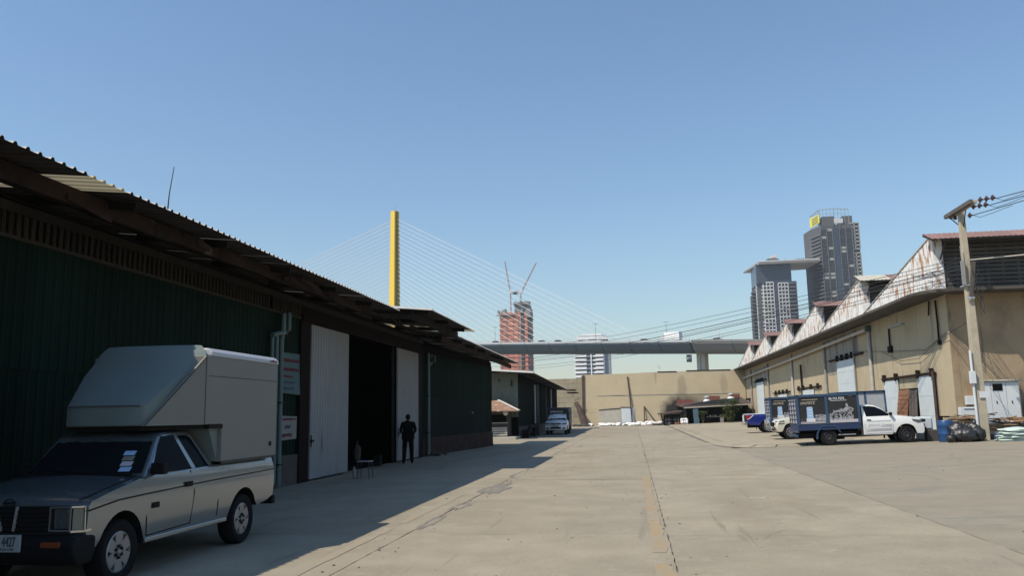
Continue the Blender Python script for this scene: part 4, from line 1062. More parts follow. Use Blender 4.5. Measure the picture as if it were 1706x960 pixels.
q = MB(); q.hexa([(2.9, 100.2, 1.28), (5.7, 100.2, 1.58), (5.7, 104, 1.66), (2.9, 104, 1.36), (2.9, 100.2, 1.38), (5.7, 100.2, 1.7), (5.7, 104, 1.78), (2.9, 104, 1.46)]); obj('roof', q, K['trunk_dark'], parent=L3)
for x, y in ((3.3, 100.4), (4.5, 100.4), (5.6, 100.4), (3.3, 103.8), (5.6, 103.8)):
    q = MB(); q.beam((x + (.25 if x < 4 else 0), y, 0.03), (x, y, 1.4), .09, .09); obj('post', q, K['dark_timber'], parent=L3)
q = MB(); q.box(3.6, 101.6, 0.55, 5.4, 102.6, 0.62); q.box(3.6, 103.9, 0.03, 5.6, 104, 1.3); obj('table_top', q, K['tarp_dark'], parent=L3)
for k in range(5):
    q = MB(); q.box(3.75 + .36 * k, 100.62, .1, 3.79 + .36 * k, 100.66, 1.0); obj('rail', q, K['pale_plank'], parent=L3)
q = MB(); q.box(3.7, 100.61, .66, 5.3, 100.65, .71); obj('rail', q, K['pale_plank'], parent=L3)
for (xa, xb, za, zb, y, lab) in ((5.35, 7.35, 2.3, 3.05, 105.2, 'rust red metal sheet below the smoke stain, behind the left end of the stall roof'), (9.25, 10.6, 2.95, 3.45, 105.6, 'rust red metal sheet standing above the stall roof between two white ventilators'), (11.9, 13.0, 3.1, 3.6, 105.6, 'rust red metal sheet at the right end of the stall roof')):
    q = MB(); q.corr((xa, y, za), (1, 0, 0), xb - xa, (0, 0, 1), zb - za, (0, -1, 0), .25, .03); q.box(xa, y + .02, za, xb, y + .05, zb)
    tag(obj('metal_sheet', q, K['rust_red']), lab, 'metal sheet')
for (x, z, lab) in ((8.75, 2.72, 'white dome ventilator on the stall roof beside the smoke stain'), (11.55, 2.98, 'white dome ventilator on the right end of the stall roof')):
    v = thing('roof_ventilator', lab, 'ventilator', (x, 102.4, z)); q = MB()
    q.lathe([(0.44, -.2), (0.46, 0.02), (0.36, 0.22), (0.20, 0.32), (0.14, 0.36)], (x, 102.4, z), 'z', 16); obj('base', q, K['cab_white'], parent=v, smooth=40)
    q = MB(); q.lathe([(0.14, .36), (0.15, 0.5), (0.34, 0.52), (0.36, 0.60), (0.1, 0.68)], (x, 102.4, z), 'z', 16); obj('cowl', q, K['cab_white'], parent=v, smooth=40)
q = MB(); q.box(6.95, 99.9, 0.12, 7.55, 100.2, 0.95); q.box(6.9, 100.0, 0.95, 7.5, 100.15, 1.9); tag(obj('cupboard', q, mat('dull_blue', (0.07, 0.12, 0.16), .8)), 'dull blue upright cupboard at the left end of the dark stall', 'cupboard')
for k in range(6):
    q = MB(); q.blob((5.6 + .22 * (k % 3), 99.6 + .1 * k, .35 + .3 * (k // 3)), (.24, .2, .22), seed=k + 60, amp=.25); tag(obj('white_bag', q, K['bag_white'], smooth=60), 'white plastic bag in the pile between the lean-to and the stall', 'bag', 'white bags beside the stall')
for x in (4.9, 5.15):
    q = MB(); q.lathe([(.16, 0), (.2, .35), (.21, .36)], (x, 99.7, .06), 'z', 12); tag(obj('bucket', q, K['rust_panel']), 'orange brown bucket on the ground beside the white bags', 'bucket', 'buckets beside the white bags')
q = MB(); q.box(9.9, 99.6, .3, 10.3, 99.7, .85); tag(obj('white_board', q, K['paper']), 'small white board hanging on the stall front by the larger shrub', 'board')

def shrub(x, y, h, w, n, seed, label, trunk=0.4):
    t = thing('shrub', label, 'shrub', (x, y, zg(x)))
    r_ = random.Random(seed); q = MB(); z0 = zg(x)
    for k in range(5):
        a = r_.uniform(0, 6.3); q.tube([(x, y, z0), (x + .1 * cos(a), y + .1 * sin(a), z0 + h * .4), (x + w * .5 * cos(a), y + w * .5 * sin(a), z0 + h * r_.uniform(.7, .95))], [.05, .035, .012], 5)
    obj('trunk', q, K['bark'], parent=t); ql = MB(); qd = MB()
    cl = [(x + r_.gauss(0, w * .32), y + r_.gauss(0, w * .3), z0 + h * (trunk + (1 - trunk) * r_.random() ** .8)) for _ in range(14)]
    for k in range(n):
        c = r_.choice(cl); p = Vector((c[0] + r_.gauss(0, w * .16), c[1] + r_.gauss(0, w * .16), max(z0 + .1, c[2] + r_.gauss(0, h * .07)))); a = r_.uniform(0, 6.3); s_ = r_.uniform(.07, .16)
        u = Vector((cos(a), sin(a), r_.uniform(-.7, .3))) * s_; v = Vector((-sin(a), cos(a), r_.uniform(-.3, .3))) * s_ * .42
        (ql if r_.random() < .6 else qd).add([p, p + u * .5 + v, p + u, p + u * .5 - v], [(0, 1, 2, 3)])
    obj('crown', ql, K['leaf'], parent=t, recalc=False); obj('crown', qd, K['leaf_dark'], parent=t, recalc=False)
shrub(10.95, 98.6, 2.65, 1.25, 2600, 3, 'tall bushy green shrub growing in front of the right part of the stall', .12)
shrub(7.95, 99.3, 1.45, .55, 500, 4, 'thin small green shrub in front of the left part of the stall', .35)

# ------------------------------------------------------------------ utility pole
PX_, PY_ = 13.88, 36.25; pz = zg(PX_)
UP_ = thing('utility_pole', 'square concrete utility pole with a wooden crossarm beside the warehouse corner', 'utility pole', (PX_, PY_, pz))
q = MB(); q.loft([[(PX_ + sx * w, PY_ + sy * w, z) for sx, sy in ((-1, -1), (1, -1), (1, 1), (-1, 1))] for z, w in ((pz - .2, .19), (5.0, .148), (9.75, .108))]); obj('shaft', q, K['pole_conc'], parent=UP_, bevel=0.02)
q = MB(); q.beam((13.62, 37.25, 9.72), (13.62, 34.45, 9.72), 0.13, 0.16); obj('crossarm', q, K['grey_plank'], parent=UP_)
q = MB(); q.beam((13.78, 37.15, 9.66), (13.78, 34.4, 9.70), 0.10, 0.12); obj('crossarm', q, K['pole_conc'], parent=UP_)
q = MB()
for p in (((13.7, 37.0, 9.64), (13.86, 36.2, 9.0)), ((13.8, 35.5, 9.64), (13.9, 36.2, 9.0))): q.beam(*p, .03, .03)
obj('brace', q, K['rusty_beam'], parent=UP_)
for (x, y, z) in ((13.75, 36.55, 9.55),):
    q = MB(); q.lathe([(.05, -.1), (.09, -.04), (.05, 0), (.09, .05), (.04, .1)], (x, y, z), 'z', 12); obj('insulator', q, K['insulator'], parent=UP_, smooth=40)
dirv = Vector((0.50, -0.86, 0)).normalized()
W0 = [Vector((13.86, 34.45, 9.76)), Vector((13.80, 35.0, 9.62)), Vector((14.02, 36.0, 9.48))]
for wi, p0 in enumerate(W0):
    nd = 3 if wi < 2 else 1
    for k in range(nd):
        c = p0 + Vector((0.72, -.12, 0.0)) * 0.30 * (k + .5) + Vector((0, 0, .02 * k)); q = MB()
        q.lathe([(.02, -.09), (.05, -.075), (.115, -.03), (.12, -.005), (.05, .03), (.035, .085)], c, 'x', 12); obj('insulator', q, K['insulator'], parent=UP_, smooth=40)
    e = p0 + Vector((0.72, -.12, 0)) * 0.30 * nd
    far = e + Vector((5.2, -9.0, 0.0)) * 1.0; far.z = 9.75 + .03 * wi; far2 = e + Vector((26, -45, 0)); far2.z = 9.9
    q = MB(); pts = [p0, e, e + (far - e) * .5 - Vector((0, 0, .02)), far, far2]; q.tube(pts, .017, 6)
    q.tube([e, e + Vector((.15, -.25, -.16)), e + Vector((.5, -.8, -.10)), e + Vector((.9, -1.5, 0.0))], .011, 5)
    tag(obj('power_line', q, K['cable']), ['black power line leaving the top insulators of the pole towards the right', 'black power line leaving the lower row of insulators towards the right', 'black power line leaving the single insulator at the pole top'][wi], 'cable')
# things on the pole
q = MB(); q.beam((14.08, 36.0, 7.55), (13.86, 36.0, 6.1), .14, .09); obj('cable_box', q, K['grey_plank'], parent=UP_)
r_ = random.Random(3)
for k in range(9):
    q = MB(); y = 35.98; x = 14.0 + r_.uniform(-.05, .28); z = 7.3 - r_.random() * .5; pts = []
    for t in range(7): pts.append((x + .16 * sin(t * 1.1 + k) * r_.uniform(.5, 1), y - .02 * k % .1, z - t * r_.uniform(.12, .26)))
    q.tube(pts, .012, 5); obj('cable_loop', q, K['cable'], parent=UP_)
q = MB(); q.tube([(13.62, 36.0, 8.2), (13.64, 36.0, 6.9)], .018, 5); q.box(13.6, 35.98, 6.6, 13.72, 36.1, 7.6); obj('conduit', q, K['pipe_grey'], parent=UP_)
q = MB(); q.box(13.72, 35.98, 6.0, 13.98, 36.04, 6.1); q.box(13.66, 36.02, 6.55, 14.1, 36.5, 6.6); obj('strap', q, K['galv'], parent=UP_)
q = MB(); q.tube([(13.62, 36.06, 3.9), (13.64, 36.06, .6)], .05, 8); obj('conduit', q, K['cab_white'], parent=UP_, smooth=40)
q = MB(); q.box(13.50, 35.95, 2.55, 13.72, 36.1, 3.05); obj('meter_box', q, K['cab_white'], parent=UP_, bevel=.015)
q = MB(); q.box(13.80, 36.02, 1.98, 14.15, 36.05, 2.24); obj('number_plate', q, K['cab_white'], parent=UP_)
# cables running from the pole far down the yard, and the pale service cable
r_ = random.Random(9); n0 = Vector((13.75, 36.2, 7.5))
spec = [(7.75, 10.3, .8), (7.6, 9.9, .9), (7.45, 9.0, .9), (7.35, 8.9, 1.0), (7.3, 8.7, 1.05), (7.1, 8.2, 1.2), (6.95, 7.7, 1.1)]
labs = ['uppermost', 'second', 'third', 'middle', 'fifth', 'sixth', 'lowest']
end_x = -19.6
for k, (z0, z1, sag) in enumerate(spec):
    q = MB(); a = Vector((13.75, 36.3, z0)); b = Vector((end_x, 112.5, z1)); pts = []
    for t in range(25):
        u = t / 24; p = a.lerp(b, u); p.z -= 4 * sag * u * (1 - u); pts.append(p)
    q.tube(pts, .022 if k in (2, 4) else .013, 5)
    tag(obj('overhead_cable', q, K['cable']), labs[k] + ' of the black cables sagging from the pole across the gables to the far left', 'cable', 'cables from the pole to the far left')
fp = MB(); fp.tube([(end_x, 112.7, 0), (end_x, 112.7, 10.4)], [.18, .12], 8); tag(obj('utility_pole', fp, K['pole_conc']), 'distant thin pole behind the smaller green building carrying the cables', 'utility pole')
q = MB(); pts = []
for t in range(13):
    u = t / 12; p = Vector((13.98, 36.05, 7.62)).lerp(Vector((23, 30.2, 7.75)), u); p.z -= .5 * u * (1 - u); pts.append(p)
q.tube(pts, .024, 6); tag(obj('service_cable', q, K['cable_pale']), 'pale twisted service cable running right from the middle of the pole', 'cable')
for k in range(8):    # tangled low wires from gable corner to pole
    q = MB(); a = Vector((13.88, 40.0 + r_.uniform(0, 3), 7.0 + .16 * k)); b = Vector((13.8, 36.35, 6.9 + .12 * k)); pts = []
    for t in range(9):
        u = t / 8; p = a.lerp(b, u); p.z -= r_.uniform(.1, .6) * 4 * u * (1 - u) * .5; pts.append(p)
    q.tube(pts, .011, 4); tag(obj('drop_wire', q, K['cable']), 'thin black wire drooping between the pole and the nearest rusty gable', 'cable', 'wires between pole and gable')
for (pts, lab) in (([(13.9, 49, 4.75), (13.9, 46, 4.05), (13.88, 43, 4.0), (13.88, 40, 4.7), (13.8, 36.45, 5.1)], 'black cable drooping along the beige wall to the pole'),
                   ([(13.95, 56, 5.2), (13.9, 52, 5.0), (13.9, 47.5, 4.65), (13.88, 42, 4.35), (13.9, 39.3, 4.9)], 'thin black cable slung along the wall above the open door'),
                   ([(15.2, 39.1, 4.9), (14.3, 37.5, 4.2), (13.95, 36.35, 2.9)], 'thin pale wire slanting from the wall down to the pole')):
    q = MB(); q.tube(pts, .013, 5); tag(obj('wall_cable', q, K['cable'] if 'black' in lab else K['cable_pale']), lab, 'cable')

# ------------------------------------------------------------------ electrical cabinet, boxes and rubbish by the pole
EC = thing('electrical_cabinet', 'tall white two door electrical cabinet with a dark vent beside the pole', 'cabinet', (15.7, 38.8, 0.3))
q = MB(); q.box(14.5, 38.4, .3, 16.7, 39.15, .88); obj('base', q, K['plinth'], parent=EC, bevel=.02)
q = MB(); q.box(15.0, 38.62, .89, 16.42, 39.15, 2.69); obj('body', q, K['cab_white'], parent=EC, bevel=.012)
q = MB(); q.box(14.84, 38.5, 2.69, 16.5, 39.18, 2.77); obj('lid', q, K['conc_light'], parent=EC, bevel=.01)
for x0, x1 in ((15.27, 15.87), (15.885, 16.38)):
    q = MB(); q.box(x0, 38.595, .95, x1, 38.618, 2.65); d = obj('door', q, K['cab_white'], parent=EC, bevel=.006)
    q = MB(); q.box(x0 + .17, 38.57, 1.75, x0 + .20, 38.594, 1.86); obj('handle', q, K['black_metal'], parent=d)
q = MB(); q.box(15.02, 38.59, .95, 15.255, 38.618, 2.65); obj('side_panel', q, K['cab_white'], parent=EC)
q = MB(); q.box(15.34, 38.575, 2.30, 15.73, 38.594, 2.59)
for k in range(6): q.box(15.36, 38.565, 2.33 + .04 * k, 15.71, 38.575, 2.345 + .04 * k)
obj('vent', q, K['trim_black'], parent=EC)
q = MB(); q.box(14.38, 38.98, 1.72, 14.72, 39.18, 2.1); tag(obj('meter_box', q, K['cab_white'], bevel=.015), 'small white meter box on the wall just left of the pole', 'box')
q = MB(); q.box(14.06, 38.9, 1.1, 14.9, 39.18, 1.62); q.box(14.2, 38.86, 1.55, 14.85, 38.9, 1.58); tag(obj('wall_box', q, K['cab_white'], bevel=.015), 'wide white box on the wall below the small meter box', 'box')
q = MB(); q.box(16.75, 38.4, .88, 17.2, 38.9, 1.9); tag(obj('red_crate', q, mat('dark_red', (.12, .015, .02), .7)), 'dark red crate standing right of the white cabinet', 'crate')
DR = thing('drum', 'blue plastic drum standing at the front of the white pickup', 'drum', (12.42, 36.1, zg(12.4)))
z = zg(12.4); q = MB(); q.lathe([(.26, 0), (.285, .03), (.285, .28), (.295, .30), (.295, .33), (.285, .35), (.285, .62), (.295, .64), (.295, .67), (.285, .7), (.28, .82), (.25, .86), (.22, .865), (.2, .83), (0, .82)], (12.42, 36.1, z), 'z', 24, cap=False); obj('barrel', q, K['drum_blue'], parent=DR, smooth=35)
q = MB(); q.box(12.25, 36.0, z + .82, 12.32, 36.2, z + 1.0); q.box(12.25, 36.0, z + .97, 12.6, 36.2, z + 1.03); obj('lid', q, K['dark_timber'], parent=DR)
q = MB(); q.box(12.0, 37.0, zg(12), 12.5, 37.4, .72); tag(obj('concrete_block', q, K['plinth'], bevel=.03), 'squat grey concrete block between the pickup nose and the drum', 'block')
q = MB(); q.box(11.95, 37.9, .3, 12.55, 38.3, 1.25); q.box(11.98, 37.85, .75, 12.5, 37.9, 1.2); tag(obj('white_bin', q, K['pale_door'], bevel=.03), 'pale box standing behind the concrete block by the pickup nose', 'box')
bags = [(12.72, 35.55, .30, .30, .30, 0), (12.7, 35.75, .32, .30, .5, 1), (12.98, 35.35, .34, .30, .28, 2), (12.95, 35.8, .30, .28, .44, 3), (13.38, 35.5, .30, .28, .30, 4), (13.36, 35.85, .26, .26, .55, 5), (12.30, 35.3, .17, .17, .17, 6)]
for (x, y, a, b, c, k) in bags:
    q = MB(); q.blob((x, y, zg(x) + c * .92), (a, b, a * .92), seed=k + 3, amp=.17, freq=3.0, sub=3); q.blob((x + .06, y - .04, zg(x) + c * .92 + a * .9), (.07, .06, .09), seed=k, amp=.3, sub=2)
    tag(obj('rubbish_bag', q, K['bag_black'], smooth=80), ['full black rubbish bag lying lowest next to the blue drum', 'black rubbish bag on top next to the blue drum', 'large round black rubbish bag at the front middle of the pile', 'black rubbish bag on top in the middle of the pile', 'greyish black rubbish bag at the foot of the pole', 'black rubbish bag on top beside the pole', 'small black rubbish bag at the end of the pile below the drum'][k], 'rubbish bag', 'black rubbish bags by the pole')
q = MB()
for k in range(4): q.blob((14.55, 34.9 - .05 * k, .34 + .13 * k), (.78 - .05 * k, .42, .105), seed=70 + k, amp=.16, freq=2.4, sub=3)
tag(obj('mint_sack', q, K['bag_mint'], smooth=80), 'pile of pale mint green sheeting folded right of the pole', 'sack')
q = MB(); q.blob((13.72 + .3, 35.3, .45), (.1, .2, .22), seed=77, amp=.2); tag(obj('blue_bag', q, K['frame_blue'], smooth=60), 'small dark blue bag between the pole and the mint sheeting', 'bag')
r_ = random.Random(21)
for k in range(84):
    x = 12.9 + r_.random() * 3.3; y = 36.6 + r_.random() * .7; zb = zg(x) + .3 + r_.random() ** .7 * (.72 if x < 14.7 else .5); L_ = r_.uniform(.35, 1.1); a = r_.uniform(-.5, .5)
    if 13.6 < x < 14.2 and y < 36.55: y += .3
    q = MB(); q.beam((x - L_ / 2, y - a * .3, zb + r_.uniform(-.1, .1)), (x + L_ / 2, y + a * .3, zb + r_.uniform(-.1, .12)), r_.uniform(.05, .16), r_.uniform(.015, .05))
    tag(obj('wood_scrap', q, K['wood'] if r_.random() < .75 else K['grey_plank']), 'piece of scrap wood or card in the heap behind the rubbish bags and pole', 'wood scrap', 'scrap wood heap by the pole')
q = MB(); q.box(12.75, 36.9, .3, 16.0, 37.5, .5); tag(obj('pallet', q, K['grey_plank']), 'low dark pallet under the scrap wood heap', 'pallet')
for k in range(3):
    q = MB(); q.blob((13.1 + .35 * k, 36.4, .85), (.2, .12, .08), seed=90 + k, amp=.3); tag(obj('white_bag', q, K['bag_white'], smooth=60), 'scrap of white plastic on top of the wood heap by the pole', 'bag', 'white plastic scraps on the wood heap')
# ------------------------------------------------------------------ vehicles (built nose towards -Y, front axle at y = 0, ground at z = 0)
def wf_std(z, y): 
    return 1 - 0.05 * max(0, (0.8 - z) / 0.5) ** 1.5 - 0.10 * max(0, (z - 0.82) / 0.35) ** 2
def shell(outline, hw, arches, crown=0.03, bow=0.10, rbow=0.0, wf=wf_std):
    bm = bmesh.new()
    f = bm.faces.new([bm.verts.new((-hw, y, z)) for y, z in outline])
    r = bmesh.ops.extrude_face_region(bm, geom=[f])
    bmesh.ops.translate(bm, vec=(2 * hw, 0, 0), verts=[v for v in r['geom'] if isinstance(v, bmesh.types.BMVert)])
    ys = [p[0] for p in outline]; y0, y1 = min(ys), max(ys)
    def cut(co, no): bmesh.ops.bisect_plane(bm, geom=bm.verts[:] + bm.edges[:] + bm.faces[:], plane_co=co, plane_no=no, dist=1e-5)
    for t in (-.9, -.6, -.25, .25, .6, .9): cut((t * hw, 0, 0), (1, 0, 0))
    for z in (.55, .7, .82, .92, 1.02): cut((0, 0, z), (0, 0, 1))
    for y in (y0 + .25, y0 + .5, y1 - .3): cut((0, y, 0), (0, 1, 0))
    for v in bm.verts:
        t = v.co.x / hw; y, z = v.co.y, v.co.z
        w = max(0, min(1, (y0 + .6 - y) / .6)); v.co.y += bow * w * t * t
        w2 = max(0, min(1, (y - y1 + .4) / .4)); v.co.y -= rbow * w2 * t * t
        if z > .72 and abs(t) < .99: v.co.z += crown * (1 - t * t)
        v.co.x *= wf(z, y)
    bmesh.ops.recalc_face_normals(bm, faces=bm.faces[:]); bm.normal_update()
    mb = MB(); mb.v = [tuple(v.co) for v in bm.verts]; bm.verts.index_update()
    for f in bm.faces:
        c = f.calc_center_median(); dark = 0
        for (ay, az, ar) in arches:
            if math.hypot(c.y - ay, c.z - az) < ar + .06 and abs(f.normal.x) < .4 and c.z < az + ar + .03: dark = 1
        if f.normal.z < -.7: dark = 1
        mb.f.append(tuple(v.index for v in f.verts)); mb.m.append(dark)
    bm.free()
    return mb
def arch_pts(y, z, r, zb, n=12, rev=False):
    """Points of a wheel arch from the rear to the front along its lower outline."""
    a0 = math.asin((zb - z) / r)
    P = [(y + r * cos(a0 + (pi - 2 * a0) * k / n), z + r * sin(a0 + (pi - 2 * a0) * k / n)) for k in range(n + 1)]
    return P
def wheel(parent, x, y, r, w, style, side):
    e = bpy.data.objects.new('wheel', None); COL.objects.link(e); e.parent = parent; e.location = (x, y, r); e.empty_display_size = .1
    key = (round(r, 3), round(w, 3), style)
    if key not in WH:
        q = MB(); rr = r * .64; h = w / 2
        q.lathe([(rr, -h * .8), (r * .80, -h), (r * .94, -h * .96), (r, -h * .7), (r, h * .7), (r * .94, h * .96), (r * .80, h), (rr, h * .8), (rr * .98, h * .2), (rr * .98, -h * .8)], (0, 0, 0), 'x', 40, cap=False)
        ty = mesh_of('tyre', q, K['tyre'], smooth=35)
        q = MB()
        q.lathe([(rr * 1.01, h * .78), (rr * .93, h * .86), (rr * .88, h * .6), (rr * .86, -h * .5)], (0, 0, 0), 'x', 32, cap=False)
        if style == 'alloy':
            q.lathe([(0, h * .70), (rr * .42, h * .74), (rr * .44, h * .60), (0, h * .6)], (0, 0, 0), 'x', 24, cap=False)
            for k in range(6):
                a = pi / 2 + k * pi / 3
                q.beam((h * .66, rr * .36 * cos(a), rr * .36 * sin(a)), (h * .70, rr * .92 * cos(a), rr * .92 * sin(a)), rr * .50, .03, up=(1, 0, 0), w1=rr * .66)
            q.lathe([(0, h * .95), (rr * .13, h * .92), (rr * .16, h * .7)], (0, 0, 0), 'x', 16, cap=False)
            m_ = K['rim']
        elif style == 'spoke':
            for k in range(10):
                a = k * pi / 5; q.beam((h * .6, rr * .2 * cos(a), rr * .2 * sin(a)), (h * .7, rr * .9 * cos(a), rr * .9 * sin(a)), rr * .16, .03, up=(1, 0, 0))
            q.lathe([(0, h * .72), (rr * .26, h * .72), (rr * .28, h * .5)], (0, 0, 0), 'x', 16, cap=False); m_ = K['rim']
        else:
            q.lathe([(0, h * .45), (rr * .3, h * .5), (rr * .36, h * .62), (rr * .62, h * .58), (rr * .74, h * .35), (rr * .88, h * .3)], (0, 0, 0), 'x', 28, cap=False)
            for k in range(6):
                a = k * pi / 3; q.lathe([(.014, 0), (.014, .03), (0, .03)], (h * .58, rr * .46 * cos(a), rr * .46 * sin(a)), 'x', 8)
            m_ = K['rim_steel']
        rm = mesh_of('rim', q, m_, smooth=35)
        q = MB(); q.lathe([(0, -h * .3), (rr * .9, -h * .3), (rr * .9, -h * .1), (0, -h * .1)], (0, 0, 0), 'x', 20, cap=False)
        if style == 'alloy': 
            for k in range(6):
                a = k * pi / 3 + pi / 2; q.lathe([(.016, 0), (.016, .02), (0, .02)], (h * .72, rr * .27 * cos(a), rr * .27 * sin(a)), 'x', 8)
        hb = mesh_of('hub', q, K['trim_black'])
        WH[key] = (ty, rm, hb)
    for nm, me in zip(('tyre', 'rim', 'hub'), WH[key]):
        o = bpy.data.objects.new(nm, me); COL.objects.link(o); o.parent = e
        if side < 0: o.rotation_euler = (0, 0, pi)
    return e
WH = {}
def side_panel(name, P, hwf, s, m, parent, eps=0.006, thick=.02, label=None):
    q = MB(); n = len(P)
    q.add([(s * (hwf(y, z) + eps), y, z) for y, z in P] + [(s * (hwf(y, z) + eps - thick), y, z) for y, z in P],
          [tuple(range(n)), tuple(range(2 * n - 1, n - 1, -1))] + [(i, (i + 1) % n, n + (i + 1) % n, n + i) for i in range(n)])
    return obj(name, q, m, parent=parent, label=label)
def seam(P, hwf, s, w=.010, eps=.0025):
    q = MB()
    for (a, b) in zip(P, P[1:]):
        pa = Vector((s * (hwf(*a) + eps), a[0], a[1])); pb = Vector((s * (hwf(*b) + eps), b[0], b[1])); q.beam(pa, pb, .006, w, up=(0, 0, 1) if abs(a[0] - b[0]) > abs(a[1] - b[1]) else (0, 1, 0))
    return q
def cabin(parent, P, hb, hr, zb, zr, paint, winds, wind_front, back=None, bow=.06):
    """Greenhouse of a cab: body-colour shell with glass panels set into it."""
    hwf = lambda y, z: hb + (hr - hb) * (z - zb) / (zr - zb)
    bm = bmesh.new(); f = bm.faces.new([bm.verts.new((-1, y, z)) for y, z in P])
    r = bmesh.ops.extrude_face_region(bm, geom=[f]); bmesh.ops.translate(bm, vec=(2, 0, 0), verts=[v for v in r['geom'] if isinstance(v, bmesh.types.BMVert)])
    for t in (-.8, -.4, 0, .4, .8): bmesh.ops.bisect_plane(bm, geom=bm.verts[:] + bm.edges[:] + bm.faces[:], plane_co=(t, 0, 0), plane_no=(1, 0, 0), dist=1e-5)
    yf = min(p[0] for p in P)
    for v in bm.verts:
        t = v.co.x; k = max(0, min(1, 1 - (v.co.y - yf) / .9))
        v.co.y += bow * t * t * k
        if v.co.z > zr - .04: v.co.z += .025 * (1 - t * t)
        v.co.x = t * hwf(v.co.y, v.co.z)
    mb = MB(); mb.v = [tuple(v.co) for v in bm.verts]; bm.verts.index_update(); mb.f = [tuple(v.index for v in f.verts) for f in bm.faces]; mb.m = [0] * len(mb.f); bm.free()
    cab = obj('cab', mb, paint, parent=parent, smooth=40, bevel=.022)
    for W_ in winds:
        for s in (-1, 1): side_panel('side_window', W_, hwf, s, K['glass_side'], parent, eps=.004)
    (ya, za), (yb, zb_) = wind_front
    nrm = Vector((0, -(zb_ - za), yb - ya)).normalized(); nrm = nrm if nrm.y < 0 else -nrm
    q = MB(); N = 10; rows = []
    for (y, z, ins) in ((ya, za, .05), (yb, zb_, .055)):
        row = []
        for k in range(N + 1):
            t = -1 + 2 * k / N; x = t * (hwf(y, z) - ins); tt = x / hwf(y, z); kk = max(0, min(1, 1 - (y - yf) / .9))
            row.append(Vector((x, y + bow * tt * tt * kk, z)) + nrm * .008)
        rows.append(row)
    q.add(rows[0] + rows[1], [(k, k + 1, N + 2 + k, N + 1 + k) for k in range(N)])
    obj('windscreen', q, K['glass'], parent=parent, smooth=60, recalc=False)
    if back:
        q = MB(); (y, z0), (y2, z1) = back; a, b = hwf(y, z0) - .1, hwf(y2, z1) - .1
        q.hexa([(-a, y - .01, z0), (a, y - .01, z0), (a, y + .012, z0), (-a, y + .012, z0), (-b, y2 - .01, z1), (b, y2 - .01, z1), (b, y2 + .012, z1), (-b, y2 + .012, z1)]); obj('rear_window', q, K['glass'], parent=parent)
    return hwf
def mirror(parent, s, x, y, z, m, sz=(.10, .05, .13)):
    q = MB(); q.beam((s * (x - .06), y + .02, z - .03), (s * (x + .06), y, z), .03, .04); q.box(*[min(s * (x + .02), s * (x + .02 + sz[0] * 1.6)), y - sz[1], z - sz[2] / 2], *[max(s * (x + .02), s * (x + .02 + sz[0] * 1.6)), y + sz[1], z + sz[2] / 2])
    return obj('mirror', q, m, parent=parent, bevel=.015)

# ---- silver pickup with a box body, close on the left
V1 = thing('pickup_truck', 'dusty silver pickup carrying a tall beige box body, parked beside the green wall', 'pickup truck')
HW = .82; WB = 2.75; AR = .40
out = [(-.60, .44), (-.63, .60), (-.62, .84), (-.57, .885), (-.2, .955), (.42, 1.055), (2.00, 1.085), (3.68, 1.115), (3.70, .95), (3.68, .56), (3.50, .50), (WB + .43, .46)]
out += arch_pts(WB, .33, .41, .44)[1:-1] + [(WB - .43, .40), (.45, .37)] + arch_pts(0, .33, .41, .40)[1:-1] + [(-.45, .42)]
b1 = shell(out, HW, [(0, .33, .41), (WB, .33, .41)], crown=.035, bow=.05)
# bed opening under the box stays closed: the box stands on it
obj('body', b1, [K['silver'], K['under']], parent=V1, smooth=35, bevel=.02)
bw = lambda y, z: HW * wf_std(z, y)
hw1 = cabin(V1, [(.40, 1.04), (.62, 1.23), (.86, 1.47), (.98, 1.515), (1.48, 1.535), (1.60, 1.50), (1.80, 1.28), (2.02, 1.07)], .755, .62, 1.06, 1.53, K['silver'],
            [[(.60, 1.075), (.85, 1.40), (.93, 1.475), (1.20, 1.488), (1.46, 1.07)], [(1.29, 1.475), (1.50, 1.475), (1.59, 1.42), (1.88, 1.06), (1.62, 1.03), (1.575, 1.06)]], ((.44, 1.085), (.885, 1.475)))
q = MB(); q.box(-.77, .5, .36, .77, 2.3, .5); q.box(-.5, -.4, .3, .5, 3.4, .5); q.box(-.6, -.02, .28, .6, .02, .36); q.box(-.6, WB - .04, .26, .6, WB + .04, .36)
obj('chassis', q, K['under'], parent=V1)
for s in (-1, 1):
    for y in (0, WB): wheel(V1, s * .70, y, .325, .215, 'alloy', s)
    q = seam([(.42, 1.05), (.44, .60), (.47, .42)], bw, s); q2 = seam([(1.37, 1.06), (1.42, .80), (1.38, .44)], bw, s) ; q3 = seam([(2.02, 1.08), (2.03, .62), (2.03, .45)], bw, s); q4 = seam([(.47, .42), (1.38, .44)], bw, s)
    for z_ in (q2, q3, q4): q.add(z_.v, z_.f)
    obj('door_seam', q, K['under'], parent=V1)
    q = seam([(-.58, .80), (-.1, .855), (.42, .872), (2.0, .905), (3.68, .925)], bw, s, w=.014); obj('body_line', q, K['trim_black'], parent=V1)
    q = MB(); xx = s * (bw(1.28, .90) + .008); q.box(min(xx - .012, xx + .012), 1.20, .875, max(xx - .012, xx + .012), 1.36, .935); obj('door_handle', q, K['trim_black'], parent=V1, bevel=.006)
    q = MB(); xx = s * (bw(.55, .70) + .004); q.box(min(xx - .01, xx + .01), .52, .705, max(xx - .01, xx + .01), .66, .765); q.box(min(xx - .012, xx + .012), .54, .72, max(xx - .012, xx + .012), .64, .75); obj('side_marker', q, K['trim_black'], parent=V1, bevel=.004)
    q = MB(); xx = s * (bw(1.0, .42)); q.box(min(xx - .06, xx + .005), .46, .345, max(xx - .06, xx + .005), WB - .44, .40); obj('sill', q, K['silver'], parent=V1, bevel=.012)
    mirror(V1, s, .74, .60, 1.13, K['trim_black'])
